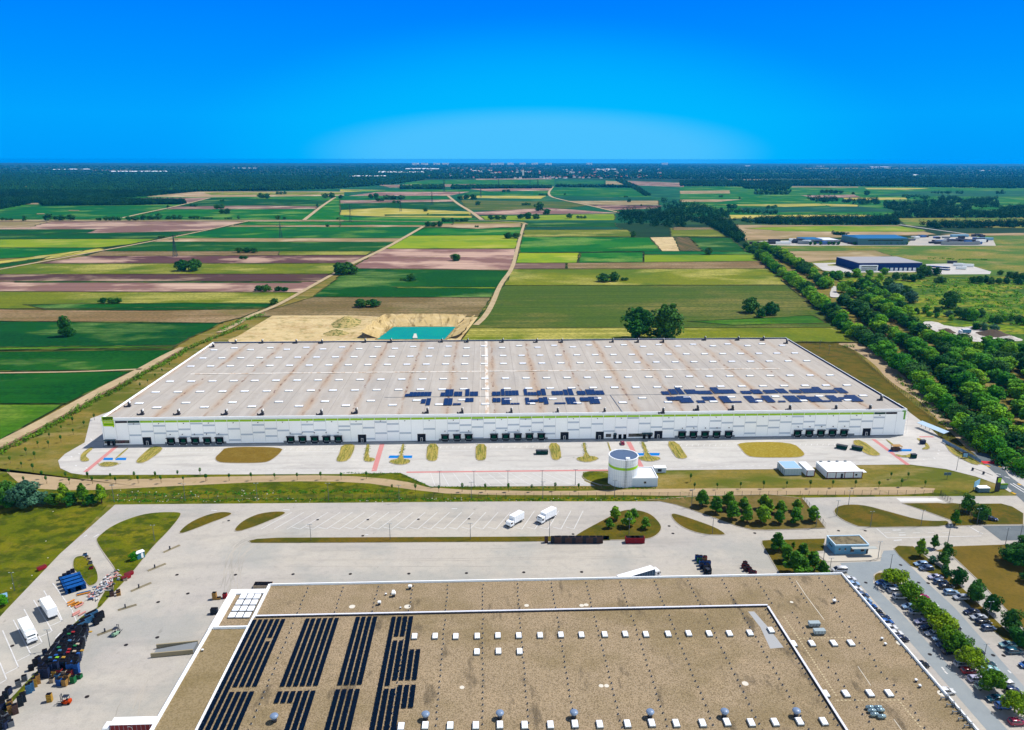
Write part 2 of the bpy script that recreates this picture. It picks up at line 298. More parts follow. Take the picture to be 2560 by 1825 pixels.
# far strips first
fld('bgreen', A2, (-400, 178), (520, 190), (1440, 178), (1830, 185), (2278, 200), (2278, 470), (-400, 470))
fld('green', A3, (0, 228), (2900, 228), (2900, 430), (0, 430))
fld('green', A1, (0, 300), (2278, 262), (2278, 470), (0, 470))
for a in [
 ('green', A2, (430, 200), (600, 185), (1420, 180), (1420, 215), (430, 216)), ('mauve', A2, (900, 178), (1400, 174), (1400, 181), (900, 184)),
 ('mauve', A2, (250, 218), (900, 212), (880, 228), (330, 235)), ('green', A2, (1430, 190), (1820, 190), (1850, 210), (1430, 215)), ('tan', A2, (1760, 190), (1830, 195), (1880, 215), (1760, 215)),
 ('mauve', A2, (1880, 190), (2278, 205), (2278, 232), (1980, 222)), ('straw', A2, (0, 248), (300, 252), (250, 262), (0, 266)), ('green', A2, (0, 255), (850, 250), (860, 262), (200, 266)),
 ('mauve', A2, (60, 290), (250, 264), (860, 263), (720, 290)), ('mauve', A2, (860, 245), (1400, 240), (1385, 255), (1000, 262)), ('green', A2, (870, 262), (1390, 255), (1365, 290), (800, 288)),
 ('straw', A2, (790, 290), (1365, 290), (1330, 310), (910, 305), (800, 312)), ('olive2', A2, (800, 318), (1500, 330), (1640, 355), (1380, 390), (840, 385)), ('mauve', A2, (880, 398), (1380, 370), (1850, 405), (1380, 412), (900, 417)),
 ('lime', A2, (930, 425), (1820, 410), (1820, 452), (960, 452)), ('green', A2, (1410, 235), (1960, 240), (2070, 300), (1380, 290)), ('bgreen', A2, (1380, 293), (2080, 305), (2100, 320), (1480, 325)),
 ('tan', A2, (1490, 325), (2110, 322), (2110, 350), (1640, 350)), ('dmauve', A2, (1640, 350), (2140, 355), (2100, 375), (1800, 385)), ('green', A2, (1820, 385), (2000, 390), (1860, 402)),
 ('green', A2, (0, 292), (715, 290), (740, 315), (0, 320)), ('mauve', A2, (0, 320), (400, 318), (740, 315), (770, 330), (300, 338), (0, 340)), ('dgreen', A2, (0, 345), (300, 335), (780, 330), (840, 380), (400, 378), (0, 385)),
 ('straw', A2, (0, 385), (300, 370), (860, 395), (880, 438), (300, 430), (0, 418)), ('dgreen', A2, (300, 414), (850, 410), (870, 424), (300, 424)), ('green', A2, (0, 430), (880, 436), (935, 450), (600, 462), (0, 458)),
 ('olive', A2, (0, 465), (1200, 462), (1240, 470), (1200, 500), (0, 500)),
 ('tan', A1, (960, 295), (1320, 262), (2278, 262), (2278, 290), (1380, 300)), ('olive', A1, (1350, 268), (2278, 266), (2278, 282), (1400, 285)), ('mauve', A1, (740, 318), (1000, 303), (1390, 303), (1230, 340), (1200, 320)),
 ('dgreen', A1, (1390, 303), (2200, 320), (2110, 358), (1150, 362), (1230, 345)), ('mauve', A1, (1130, 362), (1700, 355), (2110, 360), (2095, 378), (1100, 380)), ('green', A1, (1100, 380), (2090, 378), (2020, 450), (830, 442)),
 ('green', A1, (-500, 400), (0, 395), (250, 355), (1180, 357), (1120, 375), (800, 440), (-500, 445)), ('tan', A1, (-500, 448), (2278, 450), (2278, 461), (-500, 461)),
 ('mauve', A1, (-500, 461), (1650, 460), (1320, 525), (-500, 560)), ('tan', A1, (-500, 463), (330, 463), (200, 500), (-500, 510)), ('dgreen', A1, (-500, 513), (640, 513), (570, 540), (1320, 525), (1050, 575), (-500, 582)),
 ('lime', A1, (-500, 582), (1050, 575), (870, 610), (650, 635), (-500, 634)), ('green', A1, (-500, 634), (650, 635), (400, 692), (-500, 725)), ('straw', A1, (-500, 740), (0, 722), (330, 680), (650, 640), (700, 648), (400, 700), (0, 745), (-500, 780)),
 ('dgreen', A1, (-500, 780), (0, 742), (330, 695), (250, 725), (-100, 790)), ('green', A1, (1660, 462), (3000, 460), (3000, 485), (1550, 490)), ('tan', A1, (1550, 485), (2800, 485), (2800, 497), (1500, 497)),
 ('green', A1, (1500, 497), (2800, 497), (2690, 572), (1120, 572)), ('tan', A1, (1120, 572), (2680, 572), (2630, 597), (1000, 596)), ('dgreen', A1, (1000, 596), (2640, 597), (2490, 658), (680, 659)),
 ('stubble', A1, (680, 659), (2490, 658), (2430, 684), (560, 691)), ('dmauve', A1, (560, 691), (2430, 684), (2340, 742), (240, 740)), ('olive', A1, (240, 740), (2320, 738), (2190, 809), (-500, 812), (-300, 800)),
 ('dmauve', A1, (-500, 812), (2190, 810), (2130, 860), (-500, 860)), ('mauve', A1, (-500, 860), (2130, 860), (1990, 932), (-500, 925)), ('green', A1, (100, 856), (1990, 862), (1990, 868), (100, 866)),
 ('olive', A1, (-500, 925), (1990, 932), (1790, 1030), (-500, 1045)), ('dgreen', A1, (150, 1012), (1200, 1002), (1820, 1003), (1770, 1036), (1000, 1052), (300, 1046)),
 ('stubble', A1, (-500, 1030), (300, 1050), (1100, 1052), (1740, 1042), (1600, 1100), (1450, 1138), (-500, 1120)), ('dgreen', A1, (-500, 1120), (1480, 1134), (1250, 1235), (1150, 1295), (-500, 1325)),
 ('green2', A1, (-500, 1300), (1180, 1285), (1150, 1306), (-500, 1322)), ('dgreen', A1, (-500, 1330), (1190, 1312), (900, 1448), (-500, 1460)), ('dgreen', A1, (-500, 1472), (880, 1454), (430, 1675), (-500, 1675)),
 ('green2', A1, (-500, 1675), (430, 1670), (0, 1918), (-500, 2150)),
 ('olive', A2, (-400, 659), (220, 658), (170, 685), (-400, 685)),
 ('tan', A2, (560, 492), (680, 476), (1210, 473), (1200, 495), (900, 510)), ('green', A2, (555, 505), (900, 511), (1205, 500), (1190, 552), (450, 556)), ('lime', A2, (450, 556), (1190, 552), (1165, 641), (310, 641)),
 ('mauve', A2, (300, 643), (1165, 643), (1135, 784), (60, 772)), ('dgreen', A2, (60, 775), (1130, 787), (1080, 870), (1000, 966), (-175, 962)), ('lime', A2, (350, 896), (1030, 898), (1025, 906), (380, 902)),
 ('stubble', A2, (-175, 964), (1000, 967), (920, 1095), (-620, 1092)),
 ('dgreen', A2, (1240, 470), (1820, 468), (1840, 496), (1230, 498)), ('bgreen', A2, (1230, 499), (1840, 498), (1880, 515), (1225, 516)), ('olive', A2, (1222, 517), (1900, 516), (1960, 562), (1210, 562)),
 ('green', A2, (1205, 563), (2050, 567), (2130, 657), (1185, 668)), ('lime', A2, (1185, 670), (1590, 670), (1570, 736), (1160, 736)), ('green', A2, (1590, 670), (2010, 665), (2010, 733), (1580, 736)),
 ('lime', A2, (2010, 680), (2760, 680), (2790, 724), (2010, 733)), ('green', A2, (2010, 660), (2740, 660), (2770, 682), (2010, 682)), ('mauve', A2, (1150, 738), (1500, 737), (1500, 775), (1140, 777)), ('stubble', A2, (1500, 737), (2800, 724), (2850, 775), (1500, 775)),
 ('olive', A2, (1135, 779), (2840, 774), (2960, 883), (1090, 886)), ('olive2', A2, (1085, 888), (2960, 884), (3440, 1260), (3000, 1262), (790, 1262)),
 ('olive', A2, (850, 1170), (3400, 1165), (3440, 1265), (790, 1262)), ('green2', A2, (2300, 1125), (3120, 1085), (3220, 1135), (2600, 1150)),
 ('sand', A2, (2050, 567), (2210, 565), (2300, 655), (2130, 657)), ('olive', A3, (-60, 505), (210, 503), (310, 562), (-60, 562)), ('dgreen', A3, (60, 567), (330, 570), (440, 660), (150, 658)), ('orchard', A3, (-40, 565), (60, 567), (150, 658), (0, 656)),
 ('stubble', A3, (-40, 500), (200, 500), (230, 515), (-40, 518)),
 ('tan', A3, (0, 258), (330, 255), (330, 275), (0, 277)), ('tan', A3, (0, 315), (420, 315), (250, 332), (0, 332)), ('straw', A3, (220, 350), (900, 342), (1200, 350), (700, 365)), ('bgreen', A3, (400, 368), (1200, 362), (1500, 395), (420, 400)),
 ('straw', A3, (320, 418), (1240, 418), (1400, 436), (340, 442)), ('mauve', A3, (800, 288), (1150, 283), (1200, 300), (900, 307)), ('straw', A3, (1080, 305), (1500, 303), (1500, 314), (1100, 320)), ('straw', A3, (930, 343), (1180, 352), (1180, 362), (1000, 362)),
 ('straw', A3, (1220, 237), (1660, 240), (1500, 250), (1240, 247)), ('bgreen', A3, (1500, 260), (2900, 255), (2900, 300), (1300, 290)), ('tan', A3, (740, 228), (1180, 230), (1180, 236), (740, 235)),
 ('meadow', A3, (1440, 440), (2900, 430), (2900, 520), (1500, 490)), ('tan', A3, (360, 484), (1450, 488), (1700, 548), (430, 588)), ('lime', A3, (430, 505), (900, 492), (1480, 494), (1640, 522), (1560, 530), (700, 528)),
 ('meadow', A3, (430, 588), (1200, 580), (3200, 520), (3200, 830), (1500, 830), (1100, 830), (600, 700), (470, 625)), ('tan', A3, (720, 660), (1300, 655), (1400, 690), (900, 728), (740, 735)), ('tan', A3, (1700, 545), (3000, 528), (3000, 540), (1900, 560)),
 ('scrub', A3, (1000, 830), (3400, 815), (3400, 1350), (2200, 1400), (1500, 1150), (1250, 960)),
]: fld(*a)
tag(MARG.build('field_margins', mat('margin_weeds', (44, 66, 24), rand=0, layers=[NZ(.05, .05, .9, (112, 124, 50), .5, .6), NZ(.01, .01, .8, (96, 92, 52), .5, .6)])), kind='structure')
# tracks of pale earth between the fields
TRACK = mat('pale_track', (206, 184, 146), layers=[NZ(.1, .1, .5, (168, 146, 108)), NZ(.6, .6, .3, (150, 140, 96))])
def track(rf, pts, wd, z=.68, name='track', m=TRACK):
    P = [G(*rf(*p)) for p in pts]
    P = chaikin([Vector((p.x, p.y)) for p in P], 2, False)
    return tag(MB().ribbon(P, wd, z).build(name, m), kind='structure')
track(A2, [(2278, 1)] and [(560, 490), (440, 560), (300, 640), (60, 752)], 7)
track(A1, [(2315, 755), (2190, 820), (2040, 905), (1900, 985), (1800, 1035), (1650, 1090), (1560, 1150), (1450, 1200)], 5)
track(A1, [(1660, 455), (1320, 530), (1110, 572), (870, 620), (660, 657), (300, 725), (0, 780), (-300, 830)], 6)
track(A1, [(2220, 300), (2130, 360), (2080, 400), (2010, 455)], 9)
track(A1, [(1390, 305), (1230, 345), (1100, 375), (930, 410), (800, 440)], 8)
track(A2, [(1220, 478), (1195, 560), (1165, 680), (1140, 780), (1060, 880), (1010, 1010), (960, 1095), (900, 1150)], 5)
track(A2, [(715, 290), (780, 345), (860, 390), (940, 450)], 10)
track(A1, [(-300, 455), (700, 460), (1650, 452), (2278, 456), (2900, 465)], 6)
track(A2, [(600, 462), (940, 452), (1200, 466), (1240, 480)], 6)
track(A2, [(1410, 230), (1365, 290), (1500, 325), (1640, 352), (1850, 402)], 9)
track(A3, [(1450, 482), (1640, 510), (1900, 545)], 7, m=mat('asphalt_far', (196, 192, 188)))
track(A1, [(-200, 515), (160, 490), (330, 462)], 6)
track(B1, [(-200, 308), (0, 303), (500, 297), (940, 278)], 2.6)
track(B1, [(1220, 135), (1100, 190), (940, 282), (700, 400), (400, 570), (150, 700), (-100, 825)], 7.5)
track(B1, [(1240, 132), (1130, 190), (970, 290), (730, 412), (430, 585), (180, 715), (-70, 840)], 2.0, z=.70, m=mat('track_rut', (146, 118, 94)))
# ---------------------------------------------------------------- water pit north of the big warehouse
sandp = MB(); sandp.sheet([g(K3, x, y) for x, y in [(130, 330), (100, 268), (180, 235), (460, 68), (1100, 66), (1500, 85), (2130, 80), (2000, 250), (1960, 330)]], .72)
tag(sandp.build('sandy_ground', FM['sand']), kind='structure')
WAT = mat('pond_water', (0, 156, 134), rough=.4, spec=.15, k=.68, layers=[NZ(.05, .05, .4, (0, 128, 140))])
pw = MB(); pw.sheet([g(K3, x, y) for x, y in [(1310, 262), (1330, 245), (1445, 162), (1950, 160), (1870, 250), (1860, 262)]], .75)
tag(pw.build('pond_water', WAT), kind='structure')
wb_ = MB(); wb_.sheet([g(K3, x, y) for x, y in [(1290, 268), (1312, 244), (1434, 157), (1964, 155), (1888, 250), (1880, 268)]], .735); tag(wb_.build('wet_bank', mat('wet_sand', (150, 128, 84), layers=[NZ(.4, .4, .7, (96, 110, 84)), NZ(.1, .1, .5, (190, 168, 120))])), kind='structure')
# banks of the pit: sloping faces above the water
bk = MB(); top = [g(K3, x, y) for x, y in [(1380, 92), (1560, 86), (1800, 86), (2050, 92)]]; bot = [g(K3, x, y) for x, y in [(1440, 158), (1600, 156), (1800, 156), (1955, 158)]]
def bank(bk, top, bot, zt, zb, n=14):
    vs = []; 
    def along(P, t):
        k = t * (len(P) - 1); i = min(int(k), len(P) - 2); return P[i].lerp(P[i + 1], k - i)
    for i in range(n + 1):
        t = i / n; a = along(top, t); b = along(bot, t)
        for j in range(4):
            p = a.lerp(b, j / 3); vs.append((p.x + rnd.uniform(-.8, .8), p.y + rnd.uniform(-.8, .8), zt + (zb - zt) * j / 3 + (rnd.uniform(-.35, .35) if j < 3 else 0)))
    bk.add(vs, [(i * 4 + j, i * 4 + j + 1, i * 4 + j + 5, i * 4 + j + 4) for i in range(n) for j in range(3)])
BANK = mat('earth_bank', (210, 184, 128), layers=[NZ(.25, .02, .8, (120, 100, 52), .5, .62), NZ(.1, .1, .5, (236, 214, 168))])
bank(bk, top, bot, 4.2, .76, 26)
bank(bk, [g(K3, x, y) for x, y in [(2110, 92), (2060, 170), (1990, 255)]], [g(K3, x, y) for x, y in [(1960, 158), (1920, 205), (1870, 256)]], 4.2, .76)
bank(bk, [g(K3, x, y) for x, y in [(1380, 96), (1290, 150), (1180, 250)]], [g(K3, x, y) for x, y in [(1440, 160), (1380, 210), (1320, 256)]], 5.5, .76)
tag(bk.build('pit_bank', BANK), kind='structure')
def mound(rf, x, y, rx, ry, h, m, seed=1):
    c = g(rf, x, y); b = MB(); n = 26; vs = [(0, 0, h)]; rg = 7; r_ = random.Random(seed)
    for k in range(1, rg + 1):
        t = k / rg
        for i in range(n):
            a = 2 * math.pi * i / n; q = 1 + .15 * mnoise.noise(Vector((math.cos(a) * 2 + seed, math.sin(a) * 2, t)))
            vs.append((rx * t * q * math.cos(a), ry * t * q * math.sin(a), h * (math.cos(t * math.pi) * .5 + .5) * (1 + r_.uniform(-.15, .15)) - (.3 if k == rg else 0)))
    fs = [(0, 1 + i, 1 + (i + 1) % n) for i in range(n)] + [(1 + (k - 1) * n + i, 1 + k * n + i, 1 + k * n + (i + 1) % n, 1 + (k - 1) * n + (i + 1) % n) for k in range(1, rg) for i in range(n)]
    b.add(vs, fs); return tag(b.build('mound', m, loc=(c.x, c.y, .72), smooth=True), kind='structure')
mound(K3, 1330, 150, 9, 14, 4.5, BANK, 1); mound(K3, 1270, 205, 9, 9, 3.6, BANK, 2); mound(K3, 1060, 130, 13, 22, 5, mat('weedy_bank', (196, 176, 116), layers=[NZ(.3, .3, .8, (70, 100, 36), .48, .58)]), 3); mound(K3, 980, 215, 11, 9, 3, MATS['weedy_bank'], 4)
jt = MB(); jt.prism([g(K3, x, y) for x, y in [(1600, 258), (1612, 222), (1630, 222), (1640, 258)]], .6, 1.4)
tag(jt.build('concrete_ramp', mat('pale_concrete', (226, 222, 212))), 'pale concrete ramp running into the turquoise pond behind the warehouse', 'ramp')
# ================================================================ NEAR GROUND
CON = mat('concrete_yard', (207, 200, 188), k=.62, layers=[NZ(.012, .02, .6, (188, 184, 184)), NZ(.05, .09, .5, (216, 210, 198), .5, .7), NZ(.4, .4, .35, (168, 166, 160), .5, .7), NZ(.02, .1, .4, (166, 163, 158), .52, .66), NZ(.03, .03, .45, (168, 173, 170), .5, .62), NZ(.3, .18, .5, (138, 134, 130), .66, .74), NZ(3, 3, .22, (150, 146, 140))])
CONW = mat('concrete_apron', (216, 213, 208), k=.60, layers=[NZ(.015, .03, .55, (200, 196, 194)), NZ(.06, .1, .5, (238, 232, 224), .5, .7), NZ(.4, .4, .3, (186, 182, 176), .5, .7), NZ(.03, .2, .5, (178, 174, 170), .52, .66)])
ASPH = mat('asphalt', (112, 122, 128), layers=[NZ(.02, .05, .5, (134, 142, 146)), NZ(.3, .3, .35, (96, 104, 112)), NZ(3, 3, .25, (140, 144, 146))])
ASPHL = mat('asphalt_light', (158, 168, 174), k=.62, layers=[NZ(.03, .06, .5, (176, 182, 184)), NZ(.3, .3, .3, (140, 150, 158)), NZ(3, 3, .2, (180, 182, 182))])
KERB = mat('kerb_stone', (196, 188, 176), layers=[NZ(1, 1, .4, (160, 152, 140))])
GR1 = mat('lawn_dry', (110, 98, 24), layers=[NZ(.05, .08, .7, (126, 98, 40)), NZ(.12, .12, .75, (72, 82, 20), .46, .6), NZ(1.2, 1.2, .5, (78, 80, 32))], bump=.4, bscale=2)
GR2 = mat('lawn_green', (104, 114, 12), layers=[NZ(.06, .1, .8, (138, 130, 24)), NZ(.15, .2, .85, (60, 80, 14), .46, .58), NZ(1.2, 1.2, .5, (86, 92, 28)), NZ(.3, .3, .4, (132, 112, 60), .55, .7)], bump=.5, bscale=2)
DIRT = mat('dirt_path', (196, 172, 138), layers=[NZ(.03, .2, .6, (168, 146, 112)), NZ(.5, .5, .4, (178, 158, 118)), NZ(.2, .2, .5, (140, 136, 84), .58, .7)])
WHT = mat('road_paint_white', (240, 240, 240), rough=.6, layers=[NZ(1.5, 1.5, .5, (200, 196, 192))])
RED = mat('red_paint', (218, 148, 146), layers=[NZ(.4, .4, .4, (220, 160, 156))])
REDS = mat('red_paint_strong', (222, 58, 72)); BLU = mat('blue_paint', (20, 130, 220)); YEL = mat('yellow_paint', (222, 176, 60))
def sheet(name, m, rf, pts, z, smooth=0, kind='structure'):
    P = [Vector(G(*rf(*p)).xy) for p in pts]
    if smooth: P = chaikin(P, smooth)
    return tag(MB().sheet(P, z).build(name, m), kind=kind)
def native(x, y): return (x, y)
# dirt lane and green verges south of the apron
sheet('green_verge', GR2, native, [(-300, 1180), (120, 1185), (700, 1180), (1000, 1180), (1090, 1215), (1300, 1222), (1640, 1225), (2420, 1225), (2430, 1262), (1690, 1256), (288, 1262), (-300, 1262)], .05)
sheet('dirt_lane', DIRT, native, [(-300, 1150), (0, 1165), (60, 1220), (200, 1228), (420, 1216), (700, 1203), (900, 1205), (1010, 1222), (1150, 1238), (1560, 1238), (1700, 1240), (2000, 1237), (2330, 1238), (2340, 1216), (2060, 1220), (1650, 1222), (1400, 1229), (1090, 1224), (1000, 1200), (850, 1188), (600, 1190), (300, 1200), (160, 1196), (60, 1180)], .07, 1)
sheet('grass_field', GR2, native, [(-700, 1262), (270, 1262), (160, 1380), (0, 1545), (-260, 1825), (-900, 1825)], .06)
sheet('dry_bank', GR1, native, [(760, 840), (2100, 845), (2290, 1015), (2400, 1090), (2480, 1150), (2330, 1110), (2260, 1040), (1965, 850)], .06)
sheet('sandy_ground', DIRT, B3, [(1020, 100), (1180, 96), (1280, 150), (1500, 330), (1700, 520), (1900, 740), (1990, 830), (1930, 830), (1800, 700), (1700, 600), (1560, 460), (1380, 350), (1280, 230), (1130, 130)], .09, 1)
# near concrete lot
LOT = [(288, 1262), (650, 1259), (1290, 1254), (1660, 1254), (1700, 1264), (1775, 1293), (1865, 1320), (1920, 1327), (2062, 1322), (2004, 1245), (2222, 1242), (2530, 1240), (2700, 1235), (2900, 1240), (2900, 2100), (-300, 2100), (-280, 1850), (16, 1525), (150, 1385)]
sheet('concrete_lot', CON, native, LOT, .10)
# big warehouse apron
AP = [B1(*p) for p in [(600, 600), (560, 760), (430, 835), (385, 880), (400, 930), (470, 962), (560, 975)]] + [B1(2278, 968)] + [B2(*p) for p in [(400, 960), (600, 1052), (1690, 1047), (1620, 1015), (1600, 985), (1610, 955), (1660, 948)]] + [B2(2080, 945)] + [B3(*p) for p in [(0, 942), (660, 936), (1200, 908), (1520, 905), (1760, 935), (1960, 985), (2100, 1035), (2185, 1090), (2240, 1060), (2180, 985), (2100, 930), (1930, 890), (1830, 845), (1745, 745), (1640, 650), (1520, 560), (1450, 500)]] + [(2200, 1010), (300, 1020)]
sheet('concrete_apron', CONW, native, AP, .11)
# entrance road on the right
sheet('road', ASPH, K8, [(1540, 745), (1740, 765), (1900, 900), (1990, 960), (2278, 1230), (2700, 1600), (2500, 1700), (2300, 1480), (2060, 1260), (1980, 1140), (1880, 1060), (1700, 905)], .14)
sheet('pavement', CONW, K8, [(1960, 950), (2010, 1010), (2060, 1080), (2278, 1240), (2400, 1340), (2400, 1230), (2278, 1120), (2050, 960), (1900, 890)], .155)
sheet('crossing', REDS, K8, [(1660, 870), (1880, 882), (1945, 922), (1700, 908)], .16)
mk = MB()
for a, b in [((1870, 1045), (1945, 1068)), ((2000, 1095), (2075, 1118)), ((2080, 1195), (2278, 1320)), ((2120, 1190), (2320, 1310))]: mk.line([g(K8, *a), g(K8, *b)], .5, .165)
tag(mk.build('road_marking', WHT), kind='structure')
mk = MB()
for a, b in [((1740, 935), (1790, 955)), ((1910, 945), (1960, 962)), ((2100, 1320), (2160, 1345)), ((2190, 1195), (2230, 1215))]: mk.line([g(K8, *a), g(K8, *b)], 1.2, .168)
tag(mk.build('yellow_marking', YEL), kind='structure')
# asphalt lanes of the car park (right)
sheet('car_park_lane', ASPHL, C4, [(640, 668), (1000, 655), (1010, 600), (1030, 560), (1130, 555), (1260, 690), (1400, 830), (1660, 1068), (2278, 1768), (2520, 2040), (2560, 2240), (2278, 1918), (1540, 1100), (1300, 860), (1180, 770), (1000, 735), (940, 770), (935, 850), (1000, 930), (1200, 1130), (1440, 1400), (2130, 2154), (2160, 2240), (2000, 2220), (1000, 1068), (820, 860), (700, 760)], .115)
sheet('road', ASPH, C4, [(1905, 340), (2278, 336), (2900, 336), (2900, 480), (2278, 468), (2075, 470)], .13)
def island(name, rf, pts, m=GR1, h=.14, sm=2, kerb=.35, z0=.10):
    P = [Vector(G(*rf(*p)).xy) for p in pts]
    if sm: P = chaikin(P, sm)
    c = sum(P, Vector((0, 0))) / len(P)
    b = MB(); b.prism(P, z0, z0 + h, 0)
    Q = [p + (c - p).normalized() * kerb for p in P]; b.sheet(Q, z0 + h + .02, 1)
    return tag(b.build(name, [KERB, m]), kind='structure')
island('grass_island', C1, [(850, 470), (870, 435), (990, 340), (1180, 260), (1350, 220), (1600, 213), (1620, 240), (1500, 390), (1380, 510), (1180, 760), (1050, 900), (940, 1010), (880, 1086), (860, 1050), (930, 930), (1040, 780), (1020, 720), (940, 620)], GR2)
island('grass_island', K4, [(760, 200), (600, 240), (540, 350), (540, 560), (620, 650), (700, 720), (850, 860), (950, 1000), (1040, 1000), (1160, 930), (1210, 820), (1180, 560), (1060, 400), (900, 250)], GR2)
island('grass_verge', D1, [(870, 0), (930, -60), (830, 60), (640, 250), (500, 420), (400, 600), (250, 720), (120, 830), (60, 930), (0, 1000), (0, 900), (100, 810), (240, 660), (360, 540), (450, 400), (600, 200), (760, 50)], GR2, sm=1)
island('grass_island', C1, [(1565, 430), (1640, 340), (1780, 260), (1950, 213), (2070, 220), (2060, 245), (1800, 345)], GR1)
island('grass_island', C1, [(2058, 412), (2130, 310), (2278, 235), (2420, 212), (2540, 212), (2545, 235), (2300, 340)], GR1)
island('grass_strip', C2, [(-70, 475), (0, 458), (200, 447), (2278, 438), (3150, 430), (3150, 470), (2278, 482), (300, 492), (-50, 492)], GR1, sm=0)
island('grass_island', C3, [(540, 435), (800, 290), (960, 205), (1080, 190), (1230, 225), (1320, 310), (1340, 370), (1290, 430), (1200, 465), (800, 470), (545, 470)], GR1)
island('grass_island', C3, [(1400, 220), (1520, 250), (1800, 345), (1910, 415), (1880, 425), (1700, 420), (1540, 370), (1440, 300)], GR1)
island('tree_strip', C3, [(1180, 112), (1300, 118), (1450, 150), (1600, 200), (1780, 265), (2000, 345), (2150, 378), (2278, 380), (2795, 360), (2590, 95), (2300, 60), (1700, 70), (1300, 100)], mat('grass_brown', (122, 106, 52), layers=[NZ(.1, .1, .7, (150, 126, 84)), NZ(.2, .2, .6, (98, 98, 38)), NZ(1, 1, .4, (88, 80, 40))]), sm=0)
island('grass_island', C4, [(575, 195), (640, 155), (760, 148), (880, 160), (1050, 205), (1350, 290), (1500, 300), (1620, 295), (1600, 345), (1300, 352), (830, 358), (700, 310), (600, 250)], GR1, sm=1)
island('grass_island', C4, [(1190, 140), (1500, 135), (1560, 140), (1640, 135), (1700, 142), (2080, 142), (2180, 170), (2278, 230), (2278, 330), (1900, 335), (1650, 345), (1620, 290), (1400, 210)], GR1, sm=0)
island('tree_lawn', C4, [(-60, 470), (0, 465), (510, 452), (500, 560), (430, 565), (430, 600), (500, 660), (540, 800), (120, 800), (-60, 500)], GR1, sm=0)
island('pavement', C4, [(430, 590), (500, 585), (900, 560), (905, 520), (1010, 560), (1010, 620), (960, 650), (700, 658), (520, 662)], mat('paving', (214, 206, 192)), sm=0)
island('grass_lawn', C4, [(1480, 560), (1650, 520), (2278, 500), (3300, 480), (3300, 1400), (2400, 1400), (2150, 1120), (1900, 860), (1620, 590)], mat('lawn_brown', (124, 104, 38), layers=[NZ(.03, .03, .6, (142, 116, 56)), NZ(.15, .15, .5, (100, 92, 32)), NZ(1, 1, .35, (88, 80, 32))]), sm=0)
island('tree_verge', C4, [(1115, 540), (1150, 515), (1290, 520), (1400, 610), (1560, 730), (1700, 860), (1900, 1060), (2120, 1270), (2300, 1450), (2180, 1420), (2000, 1270), (1800, 1060), (1640, 920), (1480, 770), (1260, 690), (1160, 600)], GR1, sm=0)
island('grass_island', PF, [(555, 330), (620, 255), (760, 240), (1000, 400), (1250, 620), (1480, 870), (1750, 1120), (2000, 1360), (2250, 1600), (2480, 1860), (2900, 2300), (2860, 2340), (2400, 1900), (2120, 1610), (1850, 1400), (1550, 1100), (1250, 830), (900, 560), (620, 470)], GR1, sm=1)
sheet('red_cross_path', mat('white_slab', (236, 234, 230)), C4, [(1140, 92), (1500, 90), (1560, 122), (1180, 124)], .125)
sheet('gravel_patch', CON, C4, [(1290, 525), (1480, 520), (1490, 640), (1400, 600)], .27)
# lane markings of the near lot
mk = MB()
for i in range(26):
    a = C2(318 + i * 108, 218); b = C2(45 + i * 116, 368)
    if i > 19: a = C2(318 + i * 108, 205); 
    if i == 25: continue
    mk.line([G(*a), G(*b)], .22, .115)
    if 2 < i: mk.line([G(*b), G(*C2(*[45 + i * 116 - 70, 350]))], .2, .115)
for rf, P in [(D1, [(25, 205), (165, 530), (45, 590)]), (D1, [(0, 490), (60, 640), (0, 675)]), (D1, [(120, 110), (275, 415), (155, 475)]), (D1, [(215, 15), (375, 310), (255, 370)]), (D1, [(410, 110), (465, 210), (360, 258)]), (D1, [(500, -10), (555, 115), (445, 165)]), (C1, [(390, 915), (550, 1190)]), (C1, [(300, 1000), (410, 1185)]), (C1, [(470, 850), (640, 1086), (700, 1240), (560, 1290)]), (C4, [(965, 362), (1060, 445)]), (C4, [(1060, 447), (1900, 430)]), (C3, [(0, 410), (0, 411)])]:
    mk.line([g(rf, *p) for p in P], .28, .145)
for x in range(5): mk.line([g(C4, 1030 + x * 130, 402), g(C4, 1090 + x * 130, 400)], .2, .145)
for rf, a, b in [(C4, (1110, 378), (1180, 376)), (C4, (1165, 422), (1225, 420)), (C4, (1880, 395), (1910, 412)), (C1, (1880, 200), (1930, 205)), (C2, (240, 195), (300, 198)), (C2, (1740, 187), (1790, 187)), (C2, (970, 418), (1000, 418)), (D1, (495, 275), (540, 225)), (PG, (330, 665), (375, 720)), (PG, (375, 730), (420, 772)), (PG, (1345, 715), (1395, 760)), (C1, (750, 435), (775, 420)), (C1, (835, 440), (880, 415)), (C4, (1120, 470), (1190, 465)), (C4, (1790, 345), (1900, 410))]:
    mk.line([g(rf, *a), g(rf, *b)], .45, .145)
tag(mk.build('parking_marking', WHT), kind='structure')
tm = MB()
for k in range(16):
    x0, y0, x1, y1 = rnd.uniform(-60, 260), rnd.uniform(380, 420), rnd.uniform(-340, -120), rnd.uniform(760, 1050)
    P = [Vector(G(*C2(x0 + 300, y0 + 12)).xy), Vector(G(*C2(x0 - 60, y0 + 40)).xy), Vector(G(*C2((x0 + x1) / 2 - 120, (y0 + y1) / 2 - 60)).xy), Vector(G(*C2(x1, y1)).xy)]
    tm.ribbon(chaikin(P, 3, False), .22, .104 + k * .0004)
for k in range(4):
    y0 = rnd.uniform(520, 740); P = [Vector(G(*C2(rnd.uniform(-200, 900), y0)).xy), Vector(G(*C2(rnd.uniform(1300, 2000), y0 + rnd.uniform(-15, 15))).xy), Vector(G(*C3(rnd.uniform(200, 1500), y0 - rnd.uniform(0, 90))).xy)]
    tm.ribbon(chaikin(P, 3, False), .25, .112 + k * .0004)
